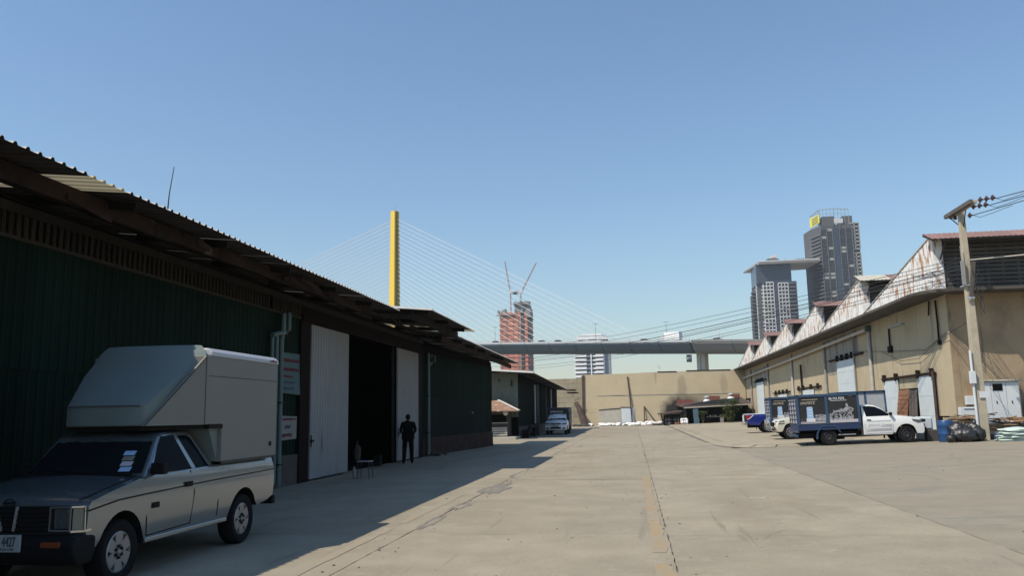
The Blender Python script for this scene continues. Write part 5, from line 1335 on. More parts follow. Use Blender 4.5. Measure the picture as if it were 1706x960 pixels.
# front end
q = MB(); q.box(-.70, -.655, .60, .70, -.60, .85)
obj('grille_panel', q, K['trim_black'], parent=V1)
for k in range(5):
    q = MB(); q.box(-.47, -.668, .63 + .042 * k, .47, -.652, .645 + .042 * k); obj('grille_bar', q, K['black_metal'], parent=V1)
q = MB(); q.beam((-.03, -.668, .62), (-.10, -.668, .85), .02, .02); q.beam((.10, -.668, .62), (.13, -.668, .85), .02, .02); obj('grille_bar', q, K['pipe_grey'], parent=V1)
for s in (-1, 1):
    q = MB(); x0, x1 = .475, .70
    for (a, b, c, d) in ((x0, .615, x1, .632), (x0, .835, x1, .85), (x0, .632, x0 + .016, .835), (x1 - .012, .632, x1, .835)):
        q.box(min(s * a, s * c), -.672, b, max(s * a, s * c), -.645, d)
    h = obj('headlight', q, K['chrome'], parent=V1)
    q = MB(); q.box(min(s * (x0 + .05), s * (x1 - .014)), -.664, .64, max(s * (x0 + .05), s * (x1 - .014)), -.64, .83); obj('lens', q, K['lamp'], parent=h, bevel=.02)
    q = MB(); q.hexa([(s * .705, -.65, .625), (s * .80, -.60, .625), (s * .795, -.50, .625), (s * .705, -.55, .625), (s * .705, -.65, .835), (s * .795, -.60, .835), (s * .79, -.50, .835), (s * .705, -.55, .835)]); c = obj('corner_lamp', q, K['lamp_cream'], parent=V1, bevel=.008)
    q = MB(); q.beam((s * .70, -.655, .615), (s * .806, -.60, .615), .02, .02); q.beam((s * .806, -.60, .615), (s * .80, -.49, .62), .02, .02); q.beam((s * .806, -.603, .615), (s * .80, -.603, .85), .014, .014, up=(0, 1, 0)); q.beam((s * .70, -.655, .845), (s * .80, -.60, .845), .016, .016); obj('bezel', q, K['chrome'], parent=c)
q = MB(); q.prism([(-.62, .585), (-.76, .575), (-.80, .50), (-.79, .40), (-.70, .30), (-.5, .30), (-.44, .42), (-.44, .56)], -.83, .83, 'x')
bp = obj('bumper', q, K['trim_black'], parent=V1, bevel=.03)
for s in (-1, 1):
    q = MB(); q.box(min(s * .50, s * .70), -.812, .485, max(s * .50, s * .70), -.77, .535); obj('fog_lamp', q, K['lamp_amber'], parent=bp, bevel=.008)
q = MB(); q.box(-.09, -.822, .445, .30, -.80, .605); pl = obj('number_plate', q, K['plate'], parent=V1, bevel=.006)
text('plate_number', '4427', .125, (.112, -.824, .50), (1, 0, 0), (0, 0, 1), K['dark_ink'], pl, depth=.002, bold=.003, sx=.56)
q = MB()
for k in range(9): q.box(.02 + .026 * k, -.824, .462, .02 + .026 * k + (.014, .019, .011)[k % 3], -.8215, .480 + .004 * (k % 2))
obj('print_row', q, K['dark_ink'], parent=pl)
# round maker's badge on the bonnet lip: a ring crossed by a bar
q = MB(); c = Vector((.02, -.628, .885)); ring = [c + Vector((.055 * cos(a), -.012 - .02 * sin(a) * 0, .034 * sin(a))) for a in [2 * pi * k / 20 for k in range(21)]]; q.tube(ring, .007, 6); q.box(-.048, -.648, .875, .088, -.634, .895); obj('badge', q, K['black_metal'], parent=V1)
# bonnet edges, wiper, windscreen stickers
q = MB()
for s in (-1, 1):
    q.beam((s * .70, -.55, .905), (s * .70, .0, 1.0), .012, .008); q.beam((s * .70, 0, 1.0), (s * .69, .40, 1.07), .012, .008)
obj('bonnet_seam', q, K['under'], parent=V1)
q = MB(); q.beam((-.64, .38, 1.075), (.64, .38, 1.075), .05, .03); q.tube([(.25, .40, 1.09), (-.35, .47, 1.13)], .01, 5); q.tube([(-.3, .40, 1.09), (-.75, .47, 1.13)], .01, 5); obj('wiper', q, K['trim_black'], parent=V1)
stk = [(.0, 'ad_bottle'), (.085, 'ad_pale'), (.17, 'lamp_cream'), (.255, 'ad_bottle')]
wn_ = Vector((0, -.39, .445)).normalized(); wu = Vector((0, .445, .39)).normalized()
for k, (u, m_) in enumerate(stk):
    p = Vector((.50 - .07 * (k / 3), .475 + .017, 1.12)) + wu * u + wn_ * .016; q = MB(); a = Vector((.062, .012, 0)); b = wu * .035
    q.add([p - a - b, p + a - b, p + a + b, p - a + b], [(0, 1, 2, 3)]); obj('sticker', q, K[m_], parent=V1, recalc=False)
# box body
q = MB(); pr = [(1.53, 1.60), (1.53, 2.455), (3.64, 2.455), (3.64, 1.125), (1.98, 1.125), (1.98, 1.60)]
q.prism(pr, -.66, .855, 'x'); bx_ = obj('box_body', q, K['box_beige'], parent=V1, bevel=.008)
q = MB(); q.loft([[(sx * w, y, z) for sx, w, y, z in ((-1, .868, y_, 2.455), (1, .868, y_, 2.455), (1, .855, y_, 2.51), (1, .80, y_, 2.56), (0, 0, y_, 2.58), (-1, .80, y_, 2.56), (-1, .855, y_, 2.51))] for y_ in (1.66, 3.68)]); q.v = [(v[0] * (.77 if v[0] < 0 else 1), v[1], v[2]) for v in q.v]; obj('box_roof', q, K['box_trim'], parent=V1, bevel=.02)
q = MB(); q.prism([(1.72, 1.60), (1.985, 1.60), (1.985, 1.13), (1.96, 1.13)], -.64, .80, 'x'); obj('box_bulkhead', q, K['canvas'], parent=V1)
# over-cab wedge: narrow rounded nose, wide at the box
def ring_at(z):
    t = max(0, min(1, (z - 1.83) / (2.46 - 1.83))); yn = .73 + t * .80; hwn = .50 + t * .30
    return yn, hwn
q = MB(); rings = []
for z in (1.60, 1.70, 1.83, 1.95, 2.1, 2.22, 2.33, 2.42, 2.49, 2.55, 2.605):
    yn, hn = ring_at(z); 
    k_ = max(0, (z - 2.25) / .325); yn = min(yn, 1.42) + .20 * max(0, (z - 2.33) / .275) ** 2.2; hn = min(.50 + .17 * min(1, (max(z, 1.83) - 1.83) / .42), .67) - .05 * k_ ** 2
    hn = min(hn, .84); rr = .09 * (1 - .5 * (z > 2.3)); ring = []
    for k in range(15):
        u = -1 + 2 * k / 14; ring.append((u * hn * (1 if u > 0 else .97), yn + .07 * abs(u) ** 3, z))
    ring = [(-.655 + .05 * k_ ** 3, 1.60 + .2 * k_ ** 2, z)] + ring + [(.857 - .13 * k_ ** 3, 1.56 + .13 * k_ ** 2, z)]
    rings.append(ring)
q.loft(rings); 
lt = obj('over_cab_front', q, K['canvas'], parent=V1, smooth=50, bevel=.05)
lt.modifiers['bevel'].segments = 3; lt.modifiers['bevel'].angle_limit = R(28)
for s in (1,):
    P = [(.765, 1.60, .515), (1.53, 1.60, .852), (1.53, 2.45, .852)]; q = MB()
    # triangular beige cheek between nose seam and box
    q.add([(s * (p[2] + .014), p[0], p[1]) for p in P] + [(s * (p[2] - .02), p[0], p[1]) for p in P], [(0, 1, 2), (5, 4, 3), (0, 1, 4, 3), (1, 2, 5, 4), (2, 0, 3, 5)])
    obj('over_cab_cheek', q, K['box_beige'], parent=V1)
    q = MB(); q.tube([(s * .53, .765, 1.6), (s * .70, 1.15, 2.02), (s * .864, 1.50, 2.43)], .008, 6); q.tube([(s * .859, 1.52, 1.6), (s * .859, 1.52, 2.46)], .008, 6); obj('box_piping', q, K['plinth'], parent=V1)
    q = MB(); q.box(min(s * .851, s * .858), 1.60, 2.20, max(s * .851, s * .858), 3.62, 2.208); q.box(min(s * .85, s * .866), 1.98, 1.10, max(s * .85, s * .866), 3.66, 1.13); obj('box_seam', q, K['plinth'], parent=V1)
    q = MB(); q.box(min(s * .855, s * .868), 3.40, 1.27, max(s * .855, s * .868), 3.46, 1.33); obj('box_latch', q, K['trim_black'], parent=V1)
    q = MB(); q.box(min(s * .78, s * .86), 1.64, 1.55, max(s * .78, s * .86), 1.99, 1.60); obj('box_strut', q, K['trim_black'], parent=V1)
    q = MB()
    for k in range(5): q.box(.868, 3.36 + .045 * k, 2.475 + .006 * (k % 2), .871, 3.36 + .045 * k + .03, 2.50 + .008 * (k % 3))
    obj('print_row', q, K['red_ink'], parent=V1)
q = MB(); q.tube([(-.46, .775, 1.832), (-.25, .728, 1.834), (0, .718, 1.835), (.25, .728, 1.834), (.46, .775, 1.832)], .0075, 6); obj('box_piping', q, K['plinth'], parent=V1)
q = MB(); q.prism([(-.46, .82), (.46, .82), (.80, 1.5), (.80, 1.9), (-.80, 1.9), (-.80, 1.5)], 1.545, 1.597, 'z'); obj('box_floor', q, K['under'], parent=V1)
q = MB(); q.box(-.80, 3.70, .42, .80, 3.80, .54); obj('rear_bumper', q, K['trim_black'], parent=V1, bevel=.02)
V1.location = (-6.1, 8.22, 0)

# ---- white delivery pickup with blue framed advert box
V2 = thing('delivery_truck', 'white delivery pickup with blue framed black advert box, its nose by the blue drum', 'delivery truck')
HW2 = .86; WB2 = 3.085
out = [(-.84, .36), (-.90, .46), (-.89, .62), (-.84, .78), (-.70, .90), (-.46, .985), (.0, 1.06), (.40, 1.11), (.52, 1.125), (1.66, 1.125), (1.68, .9), (1.68, .38), (.46, .36)]
out += arch_pts(0, .34, .425, .40)[1:-1] + [(-.47, .36)]
b2 = shell(out, HW2, [(0, .34, .425)], crown=.05, bow=.20)
obj('body', b2, [K['white_paint'], K['under']], parent=V2, smooth=40, bevel=.03)
bw2 = lambda y, z: HW2 * wf_std(z, y)
hw2 = cabin(V2, [(.34, 1.09), (.60, 1.26), (.92, 1.47), (1.12, 1.555), (1.35, 1.59), (1.58, 1.59), (1.66, 1.55), (1.68, 1.1)], .80, .66, 1.1, 1.57, K['white_paint'],
            [[(.64, 1.115), (.62, 1.20), (.92, 1.41), (1.12, 1.51), (1.34, 1.545), (1.60, 1.54), (1.52, 1.115)]], ((.40, 1.125), (1.05, 1.53)), bow=.12)
for s in (-1, 1):
    for y in (0, WB2): wheel(V2, s * .73, y, .335, .215, 'steel', s)
    side_panel('door_decal', [(.56, .50), (.54, .72), (.58, .93), (1.58, .93), (1.56, .50)], bw2, s, K['door_grey'], V2, eps=.003, thick=.004)
    side_panel('door_decal', [(.56, .60), (.56, .66), (1.57, .66), (1.57, .60)], bw2, s, K['ad_white'], V2, eps=.006, thick=.004)
    q = seam([(.48, 1.10), (.50, .75), (.50, .50), (.56, .42), (1.58, .42)], bw2, s, .012); q2 = seam([(1.58, .42), (1.62, .8), (1.56, 1.12)], bw2, s, .012); q.add(q2.v, q2.f); obj('door_seam', q, K['pipe_grey'], parent=V2)
    q = MB(); xx = s * (bw2(1.6, .97) + .01); q.box(min(xx - .02, xx + .012), 1.36, .965, max(xx - .02, xx + .012), 1.52, .995); obj('door_handle', q, K['trim_black'], parent=V2, bevel=.006)
    mirror(V2, s, .80, .58, 1.19, K['trim_black'])
    # head lamp
    q = MB(); P = [(-.82, .80), (-.74, .90), (-.40, .955), (-.46, .86), (-.64, .77)]
    hx = lambda y, z: HW2 * wf_std(z, y) - .0 - .0
    q.add([(s * (HW2 * wf_std(z, y) + .004), y + .17, z) for y, z in P] + [(s * .50, y + (.02 if k in (0, 1, 4) else .1), z) for k, (y, z) in enumerate(P)], [tuple(range(5)), (9, 8, 7, 6, 5)] + [(i, (i + 1) % 5, 5 + (i + 1) % 5, 5 + i) for i in range(5)])
    obj('headlight', q, K['lamp'], parent=V2)
    q = MB(); q.box(min(s * .56, s * .72), -.84, .44, max(s * .56, s * .72), -.78, .56); obj('fog_lamp', q, K['trim_black'], parent=V2, bevel=.02)
    q = MB(); q.tube([(s * .86, .55, .36), (s * .86, .47, .42)], .03, 6); q.box(min(s * .70, s * .88), .44, .14, max(s * .70, s * .88), .46, .42); obj('mud_flap', q, K['trim_black'], parent=V2)
    text('door_lettering', 'SPRINKLE', .15, (s * (bw2(1.1, .75) + .008), 1.50 if s < 0 else .66, .72), (0, s, 0) if s > 0 else (0, -1, 0), (0, 0, 1), K['ad_white'], V2, depth=.002)
q = MB(); q.box(-.42, -.91, .80, .42, -.82, .92); q.box(-.40, -.92, .47, .40, -.86, .60); obj('grille', q, K['trim_black'], parent=V2, bevel=.02)
q = MB(); q.box(-.40, -.925, .85, .40, -.90, .87); q.box(-.07, -.93, .835, .07, -.91, .885); obj('grille_bar', q, K['chrome'], parent=V2)
q = MB(); q.box(-.24, -.935, .60, .24, -.905, .72); obj('number_plate', q, K['plate'], parent=V2)
q = MB(); q.box(-.45, .5, .36, .45, 4.2, .52); q.box(-.4, 1.8, .5, .4, 4.3, .62); q.box(-.75, 2.05, .32, -.3, 2.6, .55); q.box(.3, 2.0, .3, .75, 2.5, .52); q.box(-.7, WB2 - .05, .28, .7, WB2 + .05, .38); q.tube([(-.5, 2.4, .3), (-.5, 3.0, .26)], .07, 8); q.box(-.6, 3.3, .33, .6, 4.15, .5)
obj('chassis', q, K['under'], parent=V2)
q = MB(); q.box(-.82, 2.0, .40, -.7, 2.7, .44); q.box(-.80, 2.1, .2, -.78, 2.6, .24); obj('side_rail', q, K['pipe_grey'], parent=V2)
# box: sills, posts, rails and advert panels
BY0, BY1, BZ0, BZ1 = 1.76, 4.28, .88, 2.08
q = MB(); q.box(-.88, BY0, .64, .88, BY1 + .02, .88); obj('box_sill', q, K['sill_blue'], parent=V2, bevel=.01)
q = MB(); q.box(-.85, BY0 + .03, .86, .85, BY1 - .03, 2.04); obj('box_core', q, K['ad_black'], parent=V2)
for s in (-1, 1):
    for (a, b) in ((BY0, BY0 + .09), (3.02, 3.13), (BY1 - .09, BY1)):
        q = MB(); q.box(min(s * .83, s * .90), a, .86, max(s * .83, s * .90), b, 2.06); obj('box_post', q, K['frame_blue'], parent=V2, bevel=.008)
    q = MB(); q.box(min(s * .83, s * .90), BY0, 2.02, max(s * .83, s * .90), BY1, 2.13); obj('box_rail', q, K['frame_blue'], parent=V2, bevel=.008)
    # panels, as printed: s = -1 is the right hand side (nose to the right when seen from outside)
    X = s * .862
    def flat(name, y0, z0, y1, z1, m_, lift=0.0, par=V2):
        q = MB(); xx = X + s * (lift + .002); q.box(min(xx, xx - s * .004), y0, z0, max(xx, xx - s * .004), y1, z1); return obj(name, q, K[m_], parent=par)
    def poly(name, P, m_, lift=.004):
        q = MB(); q.add([(X + s * lift, y, z) for y, z in P], [tuple(range(len(P)))]); return obj(name, q, K[m_], parent=V2, recalc=False)
    flat('advert_panel', 3.13, .92, BY1 - .09, 2.02, 'ad_black'); flat('advert_panel', BY0 + .09, .92, 3.02, 2.02, 'ad_black')
    flat('advert_band', 3.15, .92, BY1 - .10, 1.005, 'ad_pale', .003); flat('advert_band', BY0 + .10, .92, 3.0, 1.045, 'ad_pale', .003); flat('advert_band', 3.15, .955, BY1 - .10, .967, 'ad_black', .005)
    # tower of blue water bottles on a white stand
    d = 1 if s < 0 else -1
    cy = 3.76
    for k in range(4):
        w = .135 - .004 * k; flat('advert_bottle', cy - w, 1.14 + .118 * k, cy + w, 1.235 + .118 * k, 'ad_bottle', .004); flat('advert_bottle', cy - w * .8, 1.235 + .118 * k, cy + w * .8, 1.258 + .118 * k, 'ad_white', .004)
    flat('advert_stand', cy - .19, 1.005, cy + .16, 1.14, 'ad_white', .004)
    ux = (0, s, 0) if s > 0 else (0, -1, 0)
    text('box_lettering', 'SPRINKLE', .15, (X + s * .008, (4.12 if s < 0 else 3.20), 1.72), ux, (0, 0, 1), K['ad_gold'], V2, depth=.002, sx=.92)
    q = MB(); y_ = 3.42
    while y_ < 4.05:
        w_ = .02 + .02 * ((y_ * 37) % 1); q.box(min(X, X + s * .006), y_, 1.90 + .006 * ((y_ * 53) % 1), max(X, X + s * .006), y_ + w_, 1.935); y_ += w_ + .014
    obj('print_row', q, K['ad_gold'], parent=V2)
    flat('advert_rule', 3.5, 1.83, 3.85, 1.842, 'ad_gold', .004)
    text('box_lettering', '02 712 7272', .135, (X + s * .008, (2.96 if s < 0 else 2.0), 1.88), ux, (0, 0, 1), K['ad_white'], V2, depth=.002, bold=.004, sx=.92)
    flat('advert_rule', 2.25, 1.825, 2.9, 1.84, 'ad_white', .004); flat('advert_rule', 2.03, 1.985, 2.16, 1.995, 'ad_white', .004)
    r_ = random.Random(31)
    # splashing water: many small flecks, denser low down
    q = MB()
    for k in range(360):
        t = r_.random(); y = 2.05 + 1.5 * r_.random(); z = 1.05 + .36 * r_.random() ** 2.2 * (1.25 - .75 * abs((y - 2.45) / 1.1)); a = r_.uniform(0, 3.14); l_ = r_.uniform(.01, .05); w = r_.uniform(.006, .018)
        if y > 3.02 and y < 3.13: continue
        if y > 2.98: z = 1.05 + .22 * r_.random() ** 1.6
        dy, dz = cos(a), sin(a)
        q.add([(X + s * .0045, y - dy * l_ - dz * w, z - dz * l_ + dy * w), (X + s * .0045, y + dy * l_ - dz * w, z + dz * l_ + dy * w), (X + s * .0045, y + dy * l_ + dz * w, z + dz * l_ - dy * w), (X + s * .0045, y - dy * l_ + dz * w, z - dz * l_ - dy * w)], [(0, 1, 2, 3)])
    obj('advert_splash', q, K['ad_grey'], parent=V2, recalc=False)['kind'] = 'stuff'
    # plain pale figure leaping out of the water (flat print)
    fig = [[(2.20, 1.62), (2.24, 1.70), (2.30, 1.70), (2.31, 1.60), (2.24, 1.56)], [(2.16, 1.56), (2.30, 1.56), (2.42, 1.46), (2.36, 1.38), (2.22, 1.44), (2.1, 1.54)], [(2.40, 1.47), (2.78, 1.39), (2.80, 1.35), (2.38, 1.39)],
           [(2.17, 1.57), (1.99, 1.47), (1.99, 1.44), (2.20, 1.50)], [(1.99, 1.46), (2.02, 1.47), (2.22, 1.30), (2.19, 1.27)]]
    for P in fig: poly('advert_figure', P, 'ad_grey', .0055)
    # stray spray around the bottles
    q = MB()
    for k in range(30):
        y = 3.16 + 1.0 * r_.random(); z = 1.02 + .1 * r_.random(); q.add([(X + s * .0045, y, z), (X + s * .0045, y + .02, z), (X + s * .0045, y + .02, z + .012), (X + s * .0045, y, z + .012)], [(0, 1, 2, 3)])
    obj('advert_splash', q, K['ad_grey'], parent=V2, recalc=False)['kind'] = 'stuff'
    # angular mud guard over the rear wheel
    q = MB(); Pm = [(WB2 - .47, .52), (WB2 - .30, .80), (WB2 + .30, .80), (WB2 + .46, .50), (WB2 + .47, .28)]
    for a, b in zip(Pm, Pm[1:]): q.beam((s * .78, *a), (s * .78, *b), .26, .035, up=(0, 0, 1) if abs(b[0] - a[0]) > .1 else (0, 1, 0))
    obj('mudguard', q, K['frame_blue'], parent=V2)
q = MB(); q.box(-.90, BY0, 2.06, .90, BY0 + .09, 2.13); q.box(-.90, BY1 - .09, 2.06, .90, BY1, 2.13); q.box(-.83, BY0 + .09, 2.04, .83, BY1 - .09, 2.10); obj('box_roof', q, K['frame_blue'], parent=V2)
q = MB(); q.box(-.83, BY0 - .015, .9, .83, BY0 + .03, 2.05); obj('header_board', q, K['ad_black'], parent=V2)
text('header_lettering', 'SPRINKLE', .22, (-.66, BY0 - .018, 1.72), (1, 0, 0), (0, 0, 1), K['ad_white'], V2, depth=.002, bold=.002, sx=1.1)
# barred rear gate
for k in range(6):
    q = MB(); q.box(-.82, BY1 - .01, .95 + .19 * k, .82, BY1 + .03, .985 + .19 * k); obj('gate_bar', q, K['pipe_grey'], parent=V2)
q = MB()
for x in (-.82, -.3, .25, .78): q.box(x, BY1 - .012, .88, x + .05, BY1 + .028, 2.05)
obj('gate_frame', q, K['frame_blue'], parent=V2)
for k in range(10):
    q = MB(); x = -.6 + .3 * (k % 5); zb = .92 + .45 * (k // 5); q.lathe([(.12, 0), (.13, .03), (.13, .28), (.05, .36), (.04, .4)], (x, BY1 - .005 - .001, zb), 'z', 10); 
q = MB(); q.box(-.75, BY1 - .03, .9, .75, BY1 - .008, 1.95); obj('gate_back', q, K['ad_pale'], parent=V2)
q = MB(); q.box(-.86, BY1 - .02, .56, .86, BY1 + .06, .66); q.box(-.8, BY1 + .02, .40, .8, BY1 + .10, .48); obj('rear_bumper', q, K['frame_blue'], parent=V2)
for s in (-1, 1):
    q = MB(); q.box(min(s * .6, s * .82), BY1 + .06, .58, max(s * .6, s * .82), BY1 + .075, .65); obj('tail_lamp', q, K['lamp_red'], parent=V2)
V3 = copy_tree(V2); V4 = copy_tree(V2)
def put(v, x, y, rz, z=None, roll=0.0, pitch=0.0):
    v.location = (x, y, zg(x) if z is None else z); v.rotation_euler = Matrix.Rotation(rz, 3, 'Z').to_euler() if not (roll or pitch) else (Matrix.Rotation(rz, 3, 'Z') @ Matrix.Rotation(pitch, 3, 'X') @ Matrix.Rotation(roll, 3, 'Y')).to_euler()
# nose to +X; the yard rises 2.7 per cent that way
TILT = -math.atan(0.027)
put(V2, 11.12, 37.5, pi / 2, z=zg(11.06) + .01, pitch=TILT)
put(V3, 11.82, 48.9, pi / 2, z=zap(11.55), pitch=TILT)
tag(V3, 'advert box delivery pickup parked second row, hidden behind the cream bonnet and the front truck', 'delivery truck')
put(V4, -6.05, 66.6, 0, z=0.0)
tag(V4, 'white pickup facing the camera under a dark lettered header board beside the smaller building', 'delivery truck')
V2['group'] = V3['group'] = V4['group'] = 'delivery trucks with lettered boxes'

# ---- cream pickup nose to the left with a grey panelled blue frame box
V5 = thing('pickup_truck', 'cream pickup facing left with a bull bar and a grey panelled blue framed box', 'pickup truck')
HW5 = .85; WB5 = 2.95
out = [(-.70, .38), (-.78, .50), (-.79, .64), (-.74, .80), (-.62, .92), (-.3, 1.0), (.35, 1.08), (.6, 1.1), (1.9, 1.12), (4.3, 1.12), (4.32, .55), (4.1, .48), (WB5 + .45, .45)]
out += arch_pts(WB5, .36, .43, .44)[1:-1] + [(WB5 - .46, .42), (.47, .40)] + arch_pts(0, .36, .43, .42)[1:-1] + [(-.48, .40)]
obj('body', shell(out, HW5, [(0, .36, .43), (WB5, .36, .43)], crown=.05, bow=.16), [K['cream_paint'], K['under']], parent=V5, smooth=40, bevel=.03)
cabin(V5, [(.45, 1.07), (.72, 1.28), (1.02, 1.5), (1.18, 1.56), (1.85, 1.58), (2.0, 1.54), (2.2, 1.1)], .78, .64, 1.08, 1.58, K['cream_paint'], [[(.74, 1.12), (1.04, 1.45), (1.16, 1.5), (1.5, 1.52), (1.5, 1.12)], [(1.58, 1.12), (1.58, 1.52), (1.88, 1.5), (2.05, 1.12)]], ((.52, 1.12), (1.08, 1.52)))
for s in (-1, 1):
    for y in (0, WB5): wheel(V5, s * .72, y, .36, .22, 'spoke', s)
    mirror(V5, s, .80, .72, 1.17, K['trim_black'])
    q = MB(); P = [(-.72, .74), (-.66, .90), (-.42, .93), (-.42, .76)]
    q.add([(s * (HW5 * wf_std(z, y) + .003), y + .14, z) for y, z in P] + [(s * .52, y, z) for y, z in P], [(0, 1, 2, 3), (7, 6, 5, 4)] + [(i, (i + 1) % 4, 4 + (i + 1) % 4, 4 + i) for i in range(4)]); obj('headlight', q, K['lamp'], parent=V5)
    q = MB(); q.lathe([(0, -.05), (.07, -.04), (.075, .02), (0, .02)], (s * .62, -.74, .55), 'y', 14); obj('fog_lamp', q, K['lamp'], parent=V5)
    q = seam([(.50, 1.07), (.52, .7), (.50, .46)], lambda y, z: HW5 * wf_std(z, y), s); obj('door_seam', q, K['under'], parent=V5)
q = MB(); q.box(-.50, -.80, .66, .50, -.72, .86); q.box(-.55, -.80, .42, .55, -.74, .52); obj('grille', q, K['trim_black'], parent=V5, bevel=.02)
q = MB(); q.tube([(-.55, -.78, .42), (-.58, -.93, .5), (-.55, -.95, .82), (-.3, -.93, 1.0), (.3, -.93, 1.0), (.55, -.95, .82), (.58, -.93, .5), (.55, -.78, .42)], .035, 8); q.tube([(-.57, -.95, .66), (.57, -.95, .66)], .03, 8); q.tube([(-.25, -.95, .45), (-.25, -.93, 1.0)], .025, 8); q.tube([(.25, -.95, .45), (.25, -.93, 1.0)], .025, 8); obj('bull_bar', q, K['chrome'], parent=V5, smooth=40)
for x in (-.32, .32):
    q = MB(); q.lathe([(0, -.06), (.10, -.05), (.11, .02), (.06, .05)], (x, -1.0, .86), 'y', 16); obj('spot_lamp', q, K['chrome'], parent=V5, smooth=40)
q = MB(); q.box(-.5, -.5, .3, .5, 4, .5); q.box(-.7, -.6, .36, .7, 0.9, .5); obj('chassis', q, K['under'], parent=V5)
for s in (-1, 1):
    for (a, b) in ((2.3, 2.42), (3.55, 3.63), (4.47, 4.55)):
        q = MB(); q.box(min(s * .80, s * .88), a, 1.12, max(s * .80, s * .88), b, 2.13); obj('box_post', q, K['frame_blue'], parent=V5)
    q = MB(); q.box(min(s * .80, s * .88), 2.3, 2.05, max(s * .80, s * .88), 4.55, 2.15); q.box(min(s * .80, s * .88), 2.3, 1.12, max(s * .80, s * .88), 4.55, 1.2); obj('box_rail', q, K['frame_blue'], parent=V5)
    q = MB(); q.box(min(s * .82, s * .85), 2.42, 1.2, max(s * .82, s * .85), 4.47, 2.05); obj('mesh_panel', q, K['mesh_grey'], parent=V5)
q = MB(); q.box(-.88, 2.3, 2.12, .88, 4.55, 2.18); q.box(-.8, 2.32, 1.12, .8, 2.4, 2.12); q.box(-.8, 4.46, 1.12, .8, 4.54, 2.12); obj('box_roof', q, K['frame_blue'], parent=V5)
put(V5, 7.62, 43.6, -pi / 2, z=zap(7.62), pitch=-TILT)

# ---- dark blue double cab pickup, tail towards the yard
V6 = thing('pickup_truck', 'deep blue pickup with its tail to the yard, red tail lamp and chrome bumper', 'pickup truck')
HW6 = .90; WB6 = 3.2
out = [(-.85, .45), (-.9, .7), (-.8, .95), (-.5, 1.05), (.5, 1.15), (2.9, 1.17), (4.46, 1.18), (4.48, .95), (4.44, .60), (4.3, .52), (WB6 + .48, .48)]
out += arch_pts(WB6, .38, .46, .48)[1:-1] + [(WB6 - .48, .46), (.5, .44)] + arch_pts(0, .38, .46, .46)[1:-1] + [(-.5, .44)]
def wf6(z, y): return 1 - .05 * max(0, (.85 - z) / .5) ** 1.5 - .05 * max(0, (z - .95) / .3) ** 2
obj('body', shell(out, HW6, [(0, .38, .46), (WB6, .38, .46)], crown=.03, bow=.16, rbow=.05, wf=wf6), [K['blue_paint'], K['under']], parent=V6, smooth=40, bevel=.03)
cabin(V6, [(.5, 1.12), (1.1, 1.62), (1.3, 1.68), (2.5, 1.66), (2.75, 1.58), (2.95, 1.15)], .82, .66, 1.14, 1.68, K['blue_paint'], [[(.85, 1.18), (1.15, 1.55), (1.75, 1.6), (1.75, 1.18)], [(1.83, 1.18), (1.83, 1.6), (2.5, 1.58), (2.75, 1.18)]], ((.58, 1.18), (1.14, 1.62)), back=((2.93, 1.2), (2.78, 1.55)))
for s in (-1, 1):
    for y in (0, WB6): wheel(V6, s * .77, y, .38, .24, 'spoke', s)
    q = MB(); P = [(4.50, 1.13), (4.50, .86), (4.36, .93), (4.10, 1.13)]
    q.add([(s * (HW6 * wf6(z, y) + .004), y - .04, z) for y, z in P] + [(s * .76, min(y + .01, 4.5), z) for y, z in P], [(0, 1, 2, 3), (7, 6, 5, 4)] + [(i, (i + 1) % 4, 4 + (i + 1) % 4, 4 + i) for i in range(4)]); t_ = obj('tail_lamp', q, K['lamp_red'], parent=V6)
    q = MB(); q.tube([(s * (HW6 + .006), 4.45, .86), (s * (HW6 + .006), 4.3, .92), (s * (HW6 + .002), 4.04, 1.14)], .018, 6); obj('trim', q, K['chrome'], parent=t_)
    q = MB(); q.box(min(s * .7, s * .86), 4.5, .66, max(s * .7, s * .86), 4.56, .70); obj('reflector', q, K['lamp_red'], parent=V6)
    q = MB(); q.box(min(s * .66, s * .92), WB6 + .47, .2, max(s * .66, s * .92), WB6 + .49, .5); obj('mud_flap', q, K['trim_black'], parent=V6)
q = MB(); q.box(-.88, 4.44, .52, .88, 4.62, .70); obj('rear_bumper', q, K['chrome'], parent=V6, bevel=.03)
q = MB(); q.box(-.64, 4.475, .74, .64, 4.50, 1.14); obj('tailgate', q, K['trim_black'], parent=V6, bevel=.01)
q = MB(); q.box(.15, 4.50, .74, .66, 4.53, 1.15); obj('tailgate_glare', q, K['ad_white'], parent=V6, label='white panel painted as sun glare on the end of the tailgate')  # white colour stands in for sun glare on the metal
q = MB(); q.box(-.82, 3.0, 1.17, .82, 4.47, 1.215); obj('bed_cover', q, K['white_paint'], parent=V6, bevel=.015)
q = MB(); q.box(-.5, -.6, .34, .5, 4.3, .52); obj('chassis', q, K['under'], parent=V6)
put(V6, 11.6, 55.85, pi / 2, z=zap(11.6), pitch=TILT)

